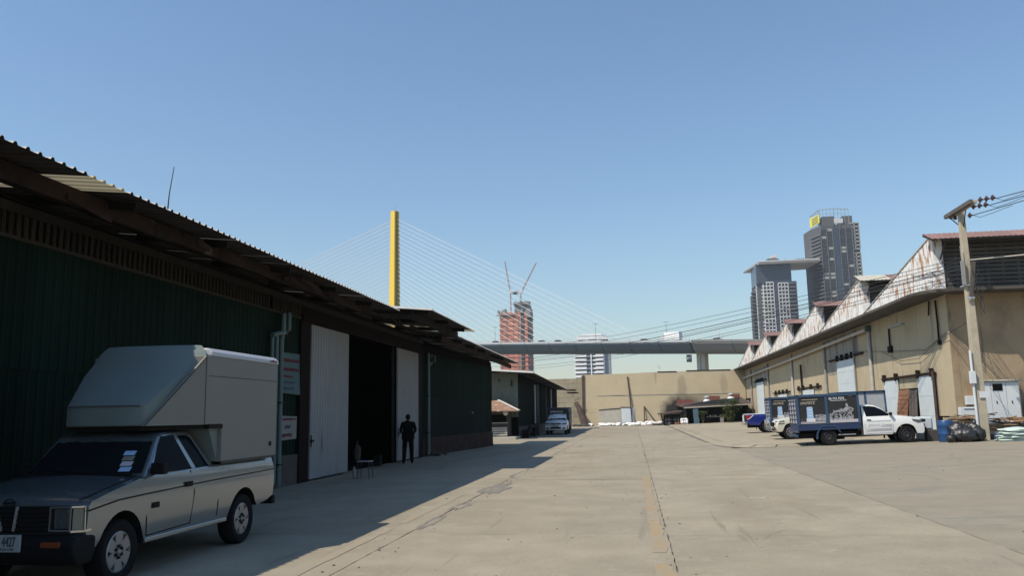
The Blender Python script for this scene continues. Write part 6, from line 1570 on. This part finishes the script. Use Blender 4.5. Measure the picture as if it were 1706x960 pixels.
# ------------------------------------------------------------------ the standing person
def skin_mesh(name, joints, edges, root, m_, parent, sub=2):
    me = bpy.data.meshes.new(name); me.from_pydata([j[:3] for j in joints], edges, [])
    o = bpy.data.objects.new(name, me); COL.objects.link(o)
    o.modifiers.new('skin', 'SKIN').use_smooth_shade = True
    sv = me.skin_vertices[0].data
    for i, j in enumerate(joints): sv[i].radius = (j[3], j[4] if len(j) > 4 else j[3]); sv[i].use_root = (i == root)
    s = o.modifiers.new('sub', 'SUBSURF'); s.levels = sub; s.render_levels = sub
    dg = bpy.context.evaluated_depsgraph_get()
    nm = bpy.data.meshes.new_from_object(o.evaluated_get(dg)); bpy.data.objects.remove(o); bpy.data.meshes.remove(me)
    nm.materials.clear(); nm.materials.append(m_); nm.shade_smooth(); nm.name = name
    o = bpy.data.objects.new(name, nm); COL.objects.link(o); o.parent = parent
    return o
PE = thing('person', 'person in dark clothes standing at the right white door, back to the yard, head bent', 'person')
# local: facing +Y (away), x to the right; height 1.73
J = [(0, 0, .95, .195, .135), (0, .0, 1.08, .185, .13), (0, .01, 1.25, .205, .135), (0, .0, 1.38, .185, .115), (0, .015, 1.455, .07, .065), (0, .05, 1.51, .052, .052),     # 0-5 pelvis..neck
     (.19, -.01, 1.395, .08), (.262, -.02, 1.15, .062), (.19, .17, 1.05, .045), (.14, .24, 1.03, .028),            # right arm 6-9
     (-.19, -.01, 1.395, .08), (-.268, -.02, 1.16, .062), (-.19, .17, 1.07, .045), (-.13, .24, 1.05, .028),        # left arm
     (.10, 0, .86, .115), (.12, -.01, .50, .088), (.13, -.04, .10, .068), (.145, .03, .045, .045, .04), (.15, .11, .035, .042, .03),
     (-.10, 0, .86, .115), (-.125, .02, .50, .088), (-.145, .02, .10, .068), (-.16, .09, .045, .045, .04), (-.17, .17, .035, .042, .03)]
E_ = [(0, 1), (1, 2), (2, 3), (3, 4), (4, 5), (3, 6), (6, 7), (7, 8), (8, 9), (3, 10), (10, 11), (11, 12), (12, 13), (0, 14), (14, 15), (15, 16), (16, 17), (17, 18), (0, 19), (19, 20), (20, 21), (21, 22), (22, 23)]
skin_mesh('body', J, E_, 0, K['cloth_dark'], PE)
q = MB()
def ell(q, c, rx, ry, rz, n=14, m_=10, shape=None):
    rings = []
    for i in range(1, m_):
        a = -pi / 2 + pi * i / m_; ring = []
        for k in range(n):
            b = 2 * pi * k / n; p = [cos(a) * cos(b) * rx, cos(a) * sin(b) * ry, sin(a) * rz]
            if shape: p = shape(p)
            ring.append((c[0] + p[0], c[1] + p[1], c[2] + p[2]))
        rings.append(ring)
    q.loft(rings)
def headshape(p):
    k = 1 - .22 * max(0, -p[2] / .115)            # narrower jaw
    return [p[0] * k, p[1] * (1 - .05 * max(0, -p[2] / .115)) + .012 * max(0, -p[2] / .11), p[2]]
ell(q, (0, .075, 1.605), .077, .096, .115, shape=headshape)
q.blob((0, .172, 1.59), (.014, .022, .022), 1, amp=.05, sub=1)                 # nose
for s in (-1, 1): 
    q.blob((s * .079, .07, 1.60), (.012, .026, .034), 2, amp=.05, sub=1)      # ears
    q.blob((s * .03, .158, 1.615), (.014, .01, .008), 3, amp=.02, sub=1)      # eyes
q.blob((0, .158, 1.545), (.026, .012, .008), 4, amp=.02, sub=1)               # mouth
obj('head', q, K['skin'], parent=PE, smooth=60)
q = MB(); ell(q, (0, .062, 1.632), .084, .102, .10, shape=lambda p: [p[0], min(p[1], .07 + p[2] * .3), max(p[2], -.06 - .4 * max(0, -p[1]))]); obj('hair', q, K['hair'], parent=PE, smooth=60)
for s in (-1, 1):                                                             # hands meet in front, each with five fingers
    H = [(s * .135, .245, 1.035, .026, .022), (s * .115, .29, 1.035, .034, .018), (s * .10, .325, 1.035, .034, .014)]
    eds = [(0, 1), (1, 2)]
    o = skin_mesh('hand', H, eds, 0, K['skin'], PE, 1)
    for f in range(4):
        bx0 = s * (.10 + (f - 1.5) * .018); l_ = (.075, .085, .08, .06)[f] * .9
        skin_mesh('finger', [(bx0, .325, 1.04, .0085), (bx0 * .9, .325 + l_ * .5, 1.045, .008), (bx0 * .8, .325 + l_ * .75, 1.02, .007), (bx0 * .78, .325 + l_ * .8, .995, .006)], [(0, 1), (1, 2), (2, 3)], 0, K['skin'], o, 1)
    skin_mesh('thumb', [(s * .095, .275, 1.045, .010), (s * .065, .31, 1.06, .009), (s * .055, .345, 1.055, .0075)], [(0, 1), (1, 2)], 0, K['skin'], o, 1)
q = MB(); q.loft([[(.225 * cos(a), .155 * sin(a) + dy, z) for a in [2 * pi * k / 16 for k in range(16)]] for z, dy in ((.84, 0), (.90, 0), (1.05, 0))], cap=False); obj('shirt_hem', q, K['cloth_dark'], parent=PE, smooth=60)
PE.location = (-7.92, 29.05, 0.0); PE.rotation_euler = (0, 0, R(20))
# ------------------------------------------------------------------ cable-stayed bridge far behind
DV = Vector((-84.4, 46.0, 0)); D0 = Vector((24, 300, 0))
def deck(t, z=0, off=0):
    p = D0 + DV * t; n = Vector((46.0, 84.4, 0)).normalized(); return Vector((p.x, p.y, z)) + n * off
def zd(t): return 25.3 + 5.2 * t if t > 0 else 25.3 + 5.5 * t
BR = thing('cable_stayed_bridge', 'cable-stayed bridge with a single yellow pylon and pale fans of stay cables', 'bridge', (24, 300, 0))
def girder(t0, t1, n, zfun, dep, m, top, name='deck_girder', w=16):
    for k in range(n):
        a = t0 + (t1 - t0) * k / n; b = t0 + (t1 - t0) * (k + 1) / n - .002; q = MB(); za, zb = zfun(a), zfun(b)
        def sec(t, z): return [deck(t, z - dep, -w * .30), deck(t, z - dep, w * .30), deck(t, z - .5, w / 2), deck(t, z, w / 2), deck(t, z, -w / 2), deck(t, z - .5, -w / 2), deck(t, z - dep * .75, -w * .40)]
        q.loft([sec(a, za), sec(b, zb)]); obj(name, q, m, parent=BR)
        q = MB(); 
        for s in (-1, 1): q.hexa([deck(a, za, s * w / 2 - .2), deck(a, za, s * w / 2 + .2), deck(b, zb, s * w / 2 + .2), deck(b, zb, s * w / 2 - .2), deck(a, za + .75, s * w / 2 - .2), deck(a, za + .75, s * w / 2 + .2), deck(b, zb + .75, s * w / 2 + .2), deck(b, zb + .75, s * w / 2 - .2)])
        obj('parapet', q, top, parent=BR)
girder(0.0, 4.4, 36, zd, 3.5, K['bridge'], K['bridge_lt'])
girder(-.62, -.005, 4, zd, 3.6, K['viaduct'], K['viaduct'], name='viaduct_girder')
q = MB()
for s in (-1, 1):
    pts = [deck(.0 + .12 * k, zd(.12 * k) + 1.5, s * 8) for k in range(22)]; q.tube(pts, .06, 4)
    for k in range(22): q.beam(deck(.12 * k, zd(.12 * k) + .7, s * 8), deck(.12 * k, zd(.12 * k) + 1.5, s * 8), .1, .1)
obj('railing', q, K['galv'], parent=BR)
for t, w_ in ((-.01, 3.6),):
    q = MB(); c = deck(t); n = Vector((46, 84.4, 0)).normalized(); u = DV.normalized()
    def ring(z, a, b): return [c + u * sx * a + n * sy * b + Vector((0, 0, z)) for sx, sy in ((-1, -1), (1, -1), (1, 1), (-1, 1))]
    q.loft([ring(0, 1.5, 1.6), ring(22, 1.5, 1.6)]); obj('pier', q, K['conc_light'], parent=BR)
    q = MB(); q.loft([[p for p in ring(z, .09, 1.66)] for z in (0, 21)]); obj('pier_joint', q, K['bridge'], parent=BR)
tT = 1.563; c = deck(tT); u = DV.normalized(); n = Vector((46, 84.4, 0)).normalized()
def pr(z, a, b): return [c + u * sx * a + n * sy * b + Vector((0, 0, z)) for sx, sy in ((-1, -1), (1, -1), (1, 1), (-1, 1))]
q = MB(); q.loft([pr(0, 2.1, 2.6), pr(40, 1.75, 2.1), pr(97.6, 1.25, 1.5)]); obj('pylon', q, K['pylon'], parent=BR)
q = MB(); q.loft([[p - u * .0 for p in pr(z, a + .12, b - .8)] for z, a, b in ((0, 2.1, 2.6), (40, 1.75, 2.1), (97.4, 1.25, 1.5))]); obj('pylon_shade_strip', q, K['pylon_edge'], parent=BR)  # dark strip paints shade onto the pylon's end faces
q = MB()
for k in range(3): q.tube([c + u * (k - 1) * .8 + Vector((0, 0, 97.6)), c + u * (k - 1) * .8 + Vector((0, 0, 100.5 + .5 * k))], .06, 5)
obj('mast', q, K['galv'], parent=BR)
for k in range(24):
    zt = 93.6 - 2.05 * k
    for s in (-1, 1):
        tt = tT - s * (1.37 - .0535 * k)
        if s < 0: tt = tT + (2.5 - .098 * k)
        q = MB(); q.tube([c - u * s * 1.4 + Vector((0, 0, zt)), deck(tt, zd(max(tt, 0)) + .6)], .085 if s > 0 else .16, 5); obj('stay_cable', q, K['stay'], parent=BR)
        q = MB(); q.lathe([(.0, -.5), (.4, -.35), (.4, .35), (0, .5)], c - u * s * 1.55 + Vector((0, 0, zt)), 'z', 8); obj('cable_anchor', q, K['pylon_edge'], parent=BR)
for t, off in ((.44, 0), (.13, 0), (.95, 0), (-.35, 0)):
    q = MB(); p = deck(t, zd(t), off); q.tube([p, p + Vector((0, 0, 8))], [.11, .06], 5); q.beam(p + Vector((-1.1, 0, 7.95)), p + Vector((1.1, 0, 7.95)), .12, .1)
    tag(obj('street_lamp', q, K['bridge']), 'thin street lamp standing on the distant bridge deck', 'street lamp', 'street lamps on the bridge')
q = MB(); q.box(19.2, 297.2, 18.6, 21.0, 297.5, 21.2); o = obj('hanging_sign', q, K['condo_void']); tag(o, 'dark square board hanging under the bridge deck beside the pier', 'sign')
q = MB(); q.box(19.5, 297.1, 19.6, 19.8, 297.19, 20.6); q.box(19.8, 297.1, 20.0, 20.1, 297.19, 20.3); q.box(20.3, 297.1, 19.6, 20.55, 297.19, 20.7); obj('marking', q, K['apt_white'], parent=o)
q = MB(); q.tube([(30.2, 300, 24), (30.2, 300, 28.2)], .18, 6); q.tube([(31.0, 300, 24), (31.0, 300, 29.4)], .15, 6); q.tube([(32.0, 300, 24), (32, 300, 28.4)], .18, 6); tag(obj('antenna_mast', q, K['cab_white']), 'group of slim white aerials rising behind the viaduct', 'antenna')
# traffic on the deck
def along(t, off): return deck(t, zd(t) + .02, off), math.atan2(DV.y, DV.x)
lo = thing('lorry', 'white box lorry crossing the bridge near the pier', 'lorry', deck(.085, zd(.085), -5)); ux = DV.normalized(); ny = Vector((46, 84.4, 0)).normalized()
def vbox(o, name, L0, L1, w, z0, z1, m, taper=0):
    b = Vector(o.location); vs = []
    for z in (z0, z1):
        k = taper if z == z1 else 0
        for l, s in ((L0 + k, -1), (L1 - k, -1), (L1 - k, 1), (L0 + k, 1)): vs.append(b + ux * l + ny * s * w / 2 + Vector((0, 0, z)))
    q = MB(); q.hexa(vs); return obj(name, q, m, parent=o)
vbox(lo, 'cargo_box', -3.6, 2.2, 2.5, .9, 3.7, K['apt_white']); vbox(lo, 'cab', 2.3, 4.0, 2.2, .5, 2.7, K['cab_white'], .15); vbox(lo, 'windscreen', 3.5, 4.02, 1.9, 1.6, 2.4, K['condo_void']); vbox(lo, 'chassis', -3.4, 3.9, 1.8, .4, .9, K['trim_black'])
for t, m_, lab in ((.59, 'condo_void', 'dark car crossing the bridge beside the street lamp'), (.67, 'apt_grey', 'grey car crossing the bridge right of the orange tower'), (.37, 'cab_white', 'small pale car crossing the bridge right of the white apartment block'), (.91, 'condo_void', 'dark car on the bridge at the end of the left roof'), (-.09, 'apt_grey', 'grey car on the viaduct right of the pier'), (.2, 'pipe_grey', 'small grey car on the bridge left of the white lorry')):
    ca = thing('car', lab, 'car', deck(t, zd(t), -5)); vbox(ca, 'body', -2.1, 2.1, 1.7, .3, .95, K[m_]); vbox(ca, 'cabin', -1.4, 1.0, 1.5, .95, 1.5, K['condo_void'], .35)

# ------------------------------------------------------------------ far buildings
def facade(o, name, P, U, V, nc, nr, fw, fh, depth, mF, mG, skip=None, glass_too=True):
    """Frame bars standing proud of recessed panes. P lower left corner, U and V the full width and height vectors."""
    P = Vector(P); U = Vector(U); V = Vector(V); N = U.cross(V).normalized(); u = U.normalized(); v = V.normalized()
    q = MB()
    def bar(a, b, w, h): 
        A = P + u * a[0] + v * a[1]; vs = []
        for d in (-.05, depth):
            for (x, y) in ((0, 0), (w, 0), (w, h), (0, h)): vs.append(A + u * x + v * y + N * d)
        q.hexa(vs)
    W_, H_ = U.length, V.length
    for c_ in range(nc + 1): bar((W_ * c_ / nc - fw / 2, 0), 0, fw, H_)
    for r__ in range(nr + 1): bar((0, H_ * r__ / nr - fh / 2), 0, W_, fh)
    f = obj(name, q, mF, parent=o)
    if glass_too:
        q = MB(); q.add([P - N * .1, P + U - N * .1, P + U + V - N * .1, P + V - N * .1], [(0, 1, 2, 3)]); obj('glazing', q, mG, parent=o, recalc=False)
    return f
# apartment block with white balconies
AB = thing('apartment_block', 'white apartment block with stacked balconies seen behind and below the bridge', 'apartment block', (-20, 450, 0))
q = MB(); q.box(-29.6, 451, 0, -11.2, 466, 36.5); obj('core', q, K['apt_grey'], parent=AB)
for k in range(17):
    z = .6 + 2.2 * k
    q = MB(); q.box(-30.4, 448.2, z, -23.8, 451.5, z + 1.3); obj('balcony', q, K['apt_white'], parent=AB)
    q = MB(); q.box(-18.9, 448.2, z, -14.7, 451.5, z + 1.3); obj('balcony', q, K['apt_white'], parent=AB)
    q = MB(); q.box(-23.8, 450.2, z + .1, -18.9, 451, z + .9); obj('spandrel', q, K['apt_white'], parent=AB)
    q = MB(); q.box(-29.9, 450.8, z + 1.1, -14.7, 451.02, z + 2.15); obj('window', q, K['apt_glass'], parent=AB)
q = MB(); q.box(-21.6, 449.6, 0, -21.0, 451, 37); q.box(-14.7, 449.5, 0, -14.0, 451, 37); obj('pilaster', q, K['apt_white'], parent=AB)
q = MB(); q.box(-14.0, 450.4, 0, -11.0, 466, 37.5); obj('shaded_side', q, K['apt_grey'], parent=AB)  # shade on this side of the white block painted as grey
for (x0, x1, z0, z1) in ((-29.8, -11.2, 38.2, 40.2), (-28.8, -12.5, 40.7, 42.4), (-26.5, -15.4, 42.7, 43.9)):
    q = MB(); q.box(x0, 448.8, z0, x1, 462, z1); obj('roof_terrace', q, K['apt_white'], parent=AB)
q = MB(); q.box(-28, 450.5, 37, -13, 462, 43); obj('penthouse', q, K['apt_glass'], parent=AB)
# tower under construction wrapped in orange netting
OT = thing('construction_tower', 'unfinished tower wrapped in orange netting under two cranes', 'tower', (-70, 500, 0))
q = MB(); q.box(-78.6, 500.6, 0, -61, 522, 62.5); q.box(-69.6, 500.6, 62, -61.0, 516, 69.5); obj('core', q, K['site_grey'], parent=OT)
r_ = random.Random(7); z = 3.0
colsO = [-78.8, -74.6, -70.3, -66.0]
while z < 62.5:
    q = MB(); q.box(-79.1, 499.6, z - .16, -60.4, 522, z + .16); obj('floor_slab', q, K['site_slab'], parent=OT)
    for a, b in zip(colsO, colsO[1:]):
        if z < 22 or r_.random() < .92:
            q = MB(); q.box(a + .12, 499.9, z + .2, b - .12, 500.1, z + 2.55); obj('net_panel', q, K['orange_net'], parent=OT)
    q = MB(); q.box(-63.4, 499.9, z + .2, -61.6, 500.1, z + 2.5); obj('net_panel', q, K['orange_net'], parent=OT)
    for a in (500.2, 505.6, 511): 
        q = MB(); q.box(-60.75, a, z + .2, -60.6, a + 5.2, z + 2.5); obj('net_panel', q, K['condo_mid'] if r_.random() < .7 else K['orange_net'], parent=OT)
    z += 2.75
for x in (-77.9, -74.3, -67.8, -65.9):
    q = MB(); q.box(x, 499.5, 2, x + .3, 499.75, 61.5); obj('hoist_rail', q, K['condo_pale'], parent=OT)
q = MB(); q.box(-65.8, 499.7, 0, -63.6, 500.5, 62); obj('shaft', q, K['condo_void'], parent=OT)
q = MB()
for k in range(40):
    x = r_.uniform(-80, -60); z0 = 61.5 + r_.uniform(0, 2); q.box(x, 499 + r_.uniform(0, 3), z0, x + r_.uniform(.3, 1.6), 503, z0 + r_.uniform(.6, 2.4))
for k in range(22):
    x = r_.uniform(-70.5, -60.8); z0 = 68 + r_.uniform(0, 1.5); q.box(x, 499 + r_.uniform(0, 3), z0, x + r_.uniform(.3, 1.2), 503, z0 + r_.uniform(.6, 1.8))
q.box(-80.6, 498.9, 61.6, -69.5, 503, 62.2); q.box(-70.2, 498.9, 68.0, -60.2, 503, 68.6); q.box(-62.3, 499, 60, -59.6, 512, 65.5)
obj('formwork', q, K['site_grey'], parent=OT)['kind'] = 'stuff'
def crane(base, mid, tip, lab):
    t = thing('tower_crane', lab, 'crane', base); base, mid, tip = map(Vector, (base, mid, tip)); q = MB()
    def lattice(a, b, w):
        d = (b - a).normalized(); p = d.cross(Vector((0, 1, 0))).normalized() * w; r2 = Vector((0, w, 0)); n = max(4, int((b - a).length / 2.2)); cs = [p + r2, p - r2, -p - r2, -p + r2]
        for c_ in cs: q.tube([a + c_, b + c_ * .5], .085, 4)
        for k in range(n):
            u0, u1 = k / n, (k + 1) / n; f0, f1 = 1 - .5 * u0, 1 - .5 * u1
            q.tube([a.lerp(b, u0) + cs[0] * f0, a.lerp(b, u1) + cs[2] * f1], .09, 4); q.tube([a.lerp(b, u0) + cs[2] * f0, a.lerp(b, u1) + cs[0] * f1], .09, 4)
    lattice(base, mid, .45); obj('mast', q, K['crane'], parent=t); q = MB(); lattice(mid, tip, .38); obj('jib', q, K['crane'], parent=t)
    s = 1 if tip.x > mid.x else -1; q = MB(); q.box(mid.x - s * 3 - 1.2, mid.y - 1, mid.z - .4, mid.x - s * 3 + 1.2, mid.y + 1, mid.z + 1.1); q.box(min(mid.x, mid.x - s * 3), mid.y - .5, mid.z - .2, max(mid.x, mid.x - s * 3), mid.y + .5, mid.z + .3); obj('counterweight', q, K['site_grey'], parent=t)
    q = MB(); q.box(mid.x - .9, mid.y - 1.3, mid.z - .2, mid.x + .9, mid.y + .5, mid.z + 1.6); q.tube([mid + Vector((-s * 1, 0, 0)), mid + Vector((-s * 1.3, 0, 4.0)), mid + (tip - mid) * .25], .1, 4); obj('operator_cab', q, K['cab_white'], parent=t)
crane((-72, 502, 62), (-72, 502, 75.2), (-75.2, 502, 95.6), 'left crane, its jib tipped slightly left above the orange tower')
crane((-66, 502, 69), (-65.6, 502, 75.2), (-55.6, 502, 94.0), 'right crane, its jib leaning to the right above the orange tower')

# two condominium towers joined by a high deck
CL = thing('condominium_tower', 'shorter tower with white window grids under a jutting flat sky deck', 'tower', (119, 700, 0))
q = MB(); q.box(105.6, 702, 0, 136.9, 735, 106); obj('core', q, K['condo_dark'], parent=CL)
q = MB(); q.box(105.0, 700.5, 104.5, 133, 730, 121); obj('crown_glass', q, K['condo_glass'], parent=CL)
q = MB()
for k in range(22): q.box(105.2 + 1.28 * k, 700.3, 106.2, 105.45 + 1.28 * k, 700.5, 109.5)
q.box(105.0, 700.2, 109.5, 133.1, 700.5, 109.9); obj('crown_fins', q, K['condo_mid'], parent=CL)
facade(CL, 'window_grid', (110.2, 701.2, 60), (8, -.8, 0), (0, 0, 45.5), 3, 15, .62, .85, .5, K['condo_white'], K['condo_void'])
facade(CL, 'window_grid', (105.4, 706, 58), (4.8, -4.8, 0), (0, 0, 47.5), 3, 16, .6, .9, .5, K['condo_white'], K['condo_void'])
facade(CL, 'window_grid', (122.0, 700.4, 58), (7.8, 0.1, 0), (0, 0, 46.5), 3, 15, .62, .85, .5, K['condo_white'], K['condo_void'])
q = MB(); q.box(118.2, 700.6, 40, 122.0, 702, 105); obj('glass_strip', q, K['condo_glass'], parent=CL)
q = MB(); q.box(108, 699.6, 58.5, 119, 701, 60.2); obj('ledge', q, K['condo_white'], parent=CL)
for k in range(34):
    z = 3 + 3.05 * k
    q = MB(); q.box(129.9, 700.4, z, 136.9, 702.2, z + 1.15); obj('balcony', q, K['condo_mid'], parent=CL)
    if z < 98: q = MB(); q.box(101.4, 706, z, 105.6, 712, z + 1.3); obj('balcony', q, K['condo_dark'], parent=CL)
q = MB(); q.box(129.8, 701.5, 0, 136.8, 702.1, 106); q.box(102.2, 707, 0, 105.7, 722, 97); obj('rear_bay', q, K['condo_void'], parent=CL)
facade(CL, 'lower_windows', (106, 701.5, 20), (12, 0, 0), (0, 0, 38), 5, 12, .8, 1.2, .4, K['condo_mid'], K['condo_void'])
SD = thing('sky_deck', 'pale flat sky deck with a pointed left end joining the two far towers', 'sky deck', (120, 700, 114))
q = MB(); q.loft([[(100.6, 746, 122.0), (106.3, 694, 122.3), (155, 694, 122.5), (155, 738, 122.5), (112, 747, 122.3)], [(101.2, 745.5, 121.2), (106.8, 695, 120.3), (155, 695, 120.5), (155, 737, 121.0), (112, 746, 121.2)]]); obj('deck', q, K['sky_deck'], parent=SD)
q = MB(); q.beam((106.2, 693.7, 122.2), (155, 693.7, 122.4), .4, .5); obj('deck_rim', q, K['apt_white'], parent=SD)
q = MB(); q.prism([(111.5, 122.5), (125.5, 122.5), (124, 124.6), (121, 126.0), (115, 125.4)], 700, 722, 'y'); obj('roof_garden', q, K['condo_mid'], parent=SD)
q = MB(); q.box(118.8, 702, 125.5, 122.8, 712, 128.6); obj('lift_house', q, K['sky_deck'], parent=SD)
q = MB()
for k in range(18): q.box(126 + 1.5 * k, 696, 122.6, 126 + 1.5 * k + r_.uniform(.3, 1.0), 699, 123.2 + r_.uniform(0, .9))
obj('planting', q, K['leaf_dark'], parent=SD)['kind'] = 'stuff'
CR = thing('condominium_tower', 'taller dark tower with a yellow banner under its open crown', 'tower', (168, 700, 0))
q = MB(); q.prism([(154.2, 716), (159, 700), (183.6, 700), (187.5, 716), (187.5, 735), (152, 735)], 0, 151.5, 'z'); obj('core', q, K['condo_dark'], parent=CR)
q = MB(); q.box(160.2, 699.8, 150, 170, 714, 158.6); q.box(176.5, 701, 150, 184.3, 716, 158.6); obj('parapet', q, K['condo_dark'], parent=CR)
q = MB(); q.box(169.6, 699.4, 152.5, 176.6, 701, 156.3); q.box(169.8, 700, 148, 170.4, 701, 152.6); q.box(172.2, 700, 148, 172.7, 701, 152.6); q.box(174.8, 700, 148, 175.3, 701, 152.6); obj('white_box', q, K['condo_white'], parent=CR)
q = MB()
P = [Vector((154.2, 715, 162.5)), Vector((158.6, 701, 164.8)), Vector((170, 700, 165.0)), Vector((181.6, 701, 164.2))]
for a, b in zip(P, P[1:]):
    n_ = max(2, int((b - a).length / 2.4))
    q.tube([a, b], .3, 5); q.tube([a - Vector((0, 0, 4)), b - Vector((0, 0, 4))], .16, 5)
    for k in range(n_ + 1): p = a.lerp(b, k / n_); q.tube([p, Vector((p.x, p.y, 150.5))], .2, 4)
obj('open_crown', q, K['condo_pale'], parent=CR)
ba = thing('banner', 'big yellow banner high on the corner of the taller dark tower', 'banner', (154, 708, 150)); q = MB()
q.hexa([(153.6, 714.2, 152.4), (158.2, 700.0, 153.8), (158.4, 700.4, 153.8), (153.9, 714.6, 152.4), (153.6, 714.2, 160.6), (158.2, 700, 160.6), (158.4, 700.4, 160.6), (153.9, 714.6, 160.6)]); obj('sheet', q, K['banner'], parent=ba)
for k in range(3):
    q = MB(); z = 152.9 + 2.1 * k; z += .6; q.hexa([(154.55, 711.2, z + .5), (157.55, 701.9, z + 1.4), (157.65, 702, z + 1.4), (154.65, 711.3, z + .5), (154.55, 711.2, z + 1.15), (157.55, 701.9, z + 2.0), (157.65, 702, z + 2.0), (154.65, 711.3, z + 1.15)])
    q.v = [(v[0] - .22, v[1] - .25, v[2]) for v in q.v]; obj('print_row', q, K['condo_mid'], parent=ba)
q = MB(); q.box(168.4, 699.2, 20, 172.4, 699.9, 148); obj('glass_strip', q, K['condo_glass'], parent=CR)
for k in range(43):
    z = 18 + 3.05 * k
    for (x0, x1) in ((159.0, 162.4), (164.0, 167.6), (173.4, 177.4), (179, 182.4)):
        q = MB(); q.box(x0, 699.55, z, x1, 699.98, z + 1.9); obj('window', q, K['condo_void'] if r_.random() < .86 else K['condo_pale'], parent=CR)
    q = MB(); q.box(158.0, 699.55, z - .6, 168.2, 699.98, z - .3); obj('ledge', q, K['condo_dark'], parent=CR)
    q = MB(); q.box(172.6, 699.55, z - .6, 183.5, 699.98, z - .3); obj('ledge', q, K['condo_dark'], parent=CR)
    if z < 146:
        q = MB(); a, b = Vector((154.0, 716, z)), Vector((158.9, 699.9, z)); nn = Vector((-.9, -.42, 0)); q.hexa([a, b, b + nn * 1.4, a + nn * 1.4, a + Vector((0, 0, 1.1)), b + Vector((0, 0, 1.1)), b + nn * 1.4 + Vector((0, 0, 1.1)), a + nn * 1.4 + Vector((0, 0, 1.1))]); obj('balcony', q, K['condo_mid'], parent=CR)
for xv in (158.3, 163.0, 167.7, 173.0, 178.0, 183.0):
    q = MB(); q.box(xv - .3, 699.0, 12, xv + .3, 699.98, 149); obj('pilaster', q, K['condo_mid'], parent=CR)
q = MB(); q.box(183.2, 701.0, 0, 188.6, 716, 152.4); obj('side_bay', q, K['condo_void'], parent=CR)
facade(CR, 'window_grid', (181.5, 700.6, 130.5), (7.3, 0, 0), (0, 0, 21.7), 2, 7, .8, 1.0, .5, K['condo_pale'], K['condo_void'])
facade(CR, 'window_grid', (181.6, 700.4, 84), (7.0, 0, 0), (0, 0, 43), 2, 14, .8, 1.0, .5, K['condo_pale'], K['condo_void'])
facade(CR, 'window_grid', (181.6, 700.4, 20), (7.0, 0, 0), (0, 0, 60), 2, 20, .8, 1.0, .5, K['condo_pale'], K['condo_void'])
# thin aerials over the far wall
for (x, h, lab) in ((3.6, 7.9, 'short white aerial peeping over the beige wall left of its middle'),):
    q = MB(); q.tube([(x, 112, 6.2), (x, 112, h)], .05, 5); q.box(x - .25, 111.95, h - .55, x - .15, 112.05, h - .1); q.box(x + .1, 111.95, h - .75, x + .2, 112.05, h - .25); tag(obj('aerial', q, K['cab_white']), lab, 'aerial')

# ------------------------------------------------------------------ hazy air
hm = bpy.data.materials.new('hazy_air'); hm.use_nodes = True; hn_ = hm.node_tree; hn_.nodes.remove(hn_.nodes['Principled BSDF'])
pv = hn_.nodes.new('ShaderNodeVolumePrincipled'); pv.inputs['Color'].default_value = (0.80, 0.88, 0.95, 1); pv.inputs['Density'].default_value = 0.00016; pv.inputs['Anisotropy'].default_value = 0.2
hn_.links.new(pv.outputs[0], hn_.nodes['Material Output'].inputs['Volume'])
q = MB(); q.box(-2450, -650, -1.2, 2450, 2650, 185); o = obj('haze', q, hm); o['kind'] = 'stuff'
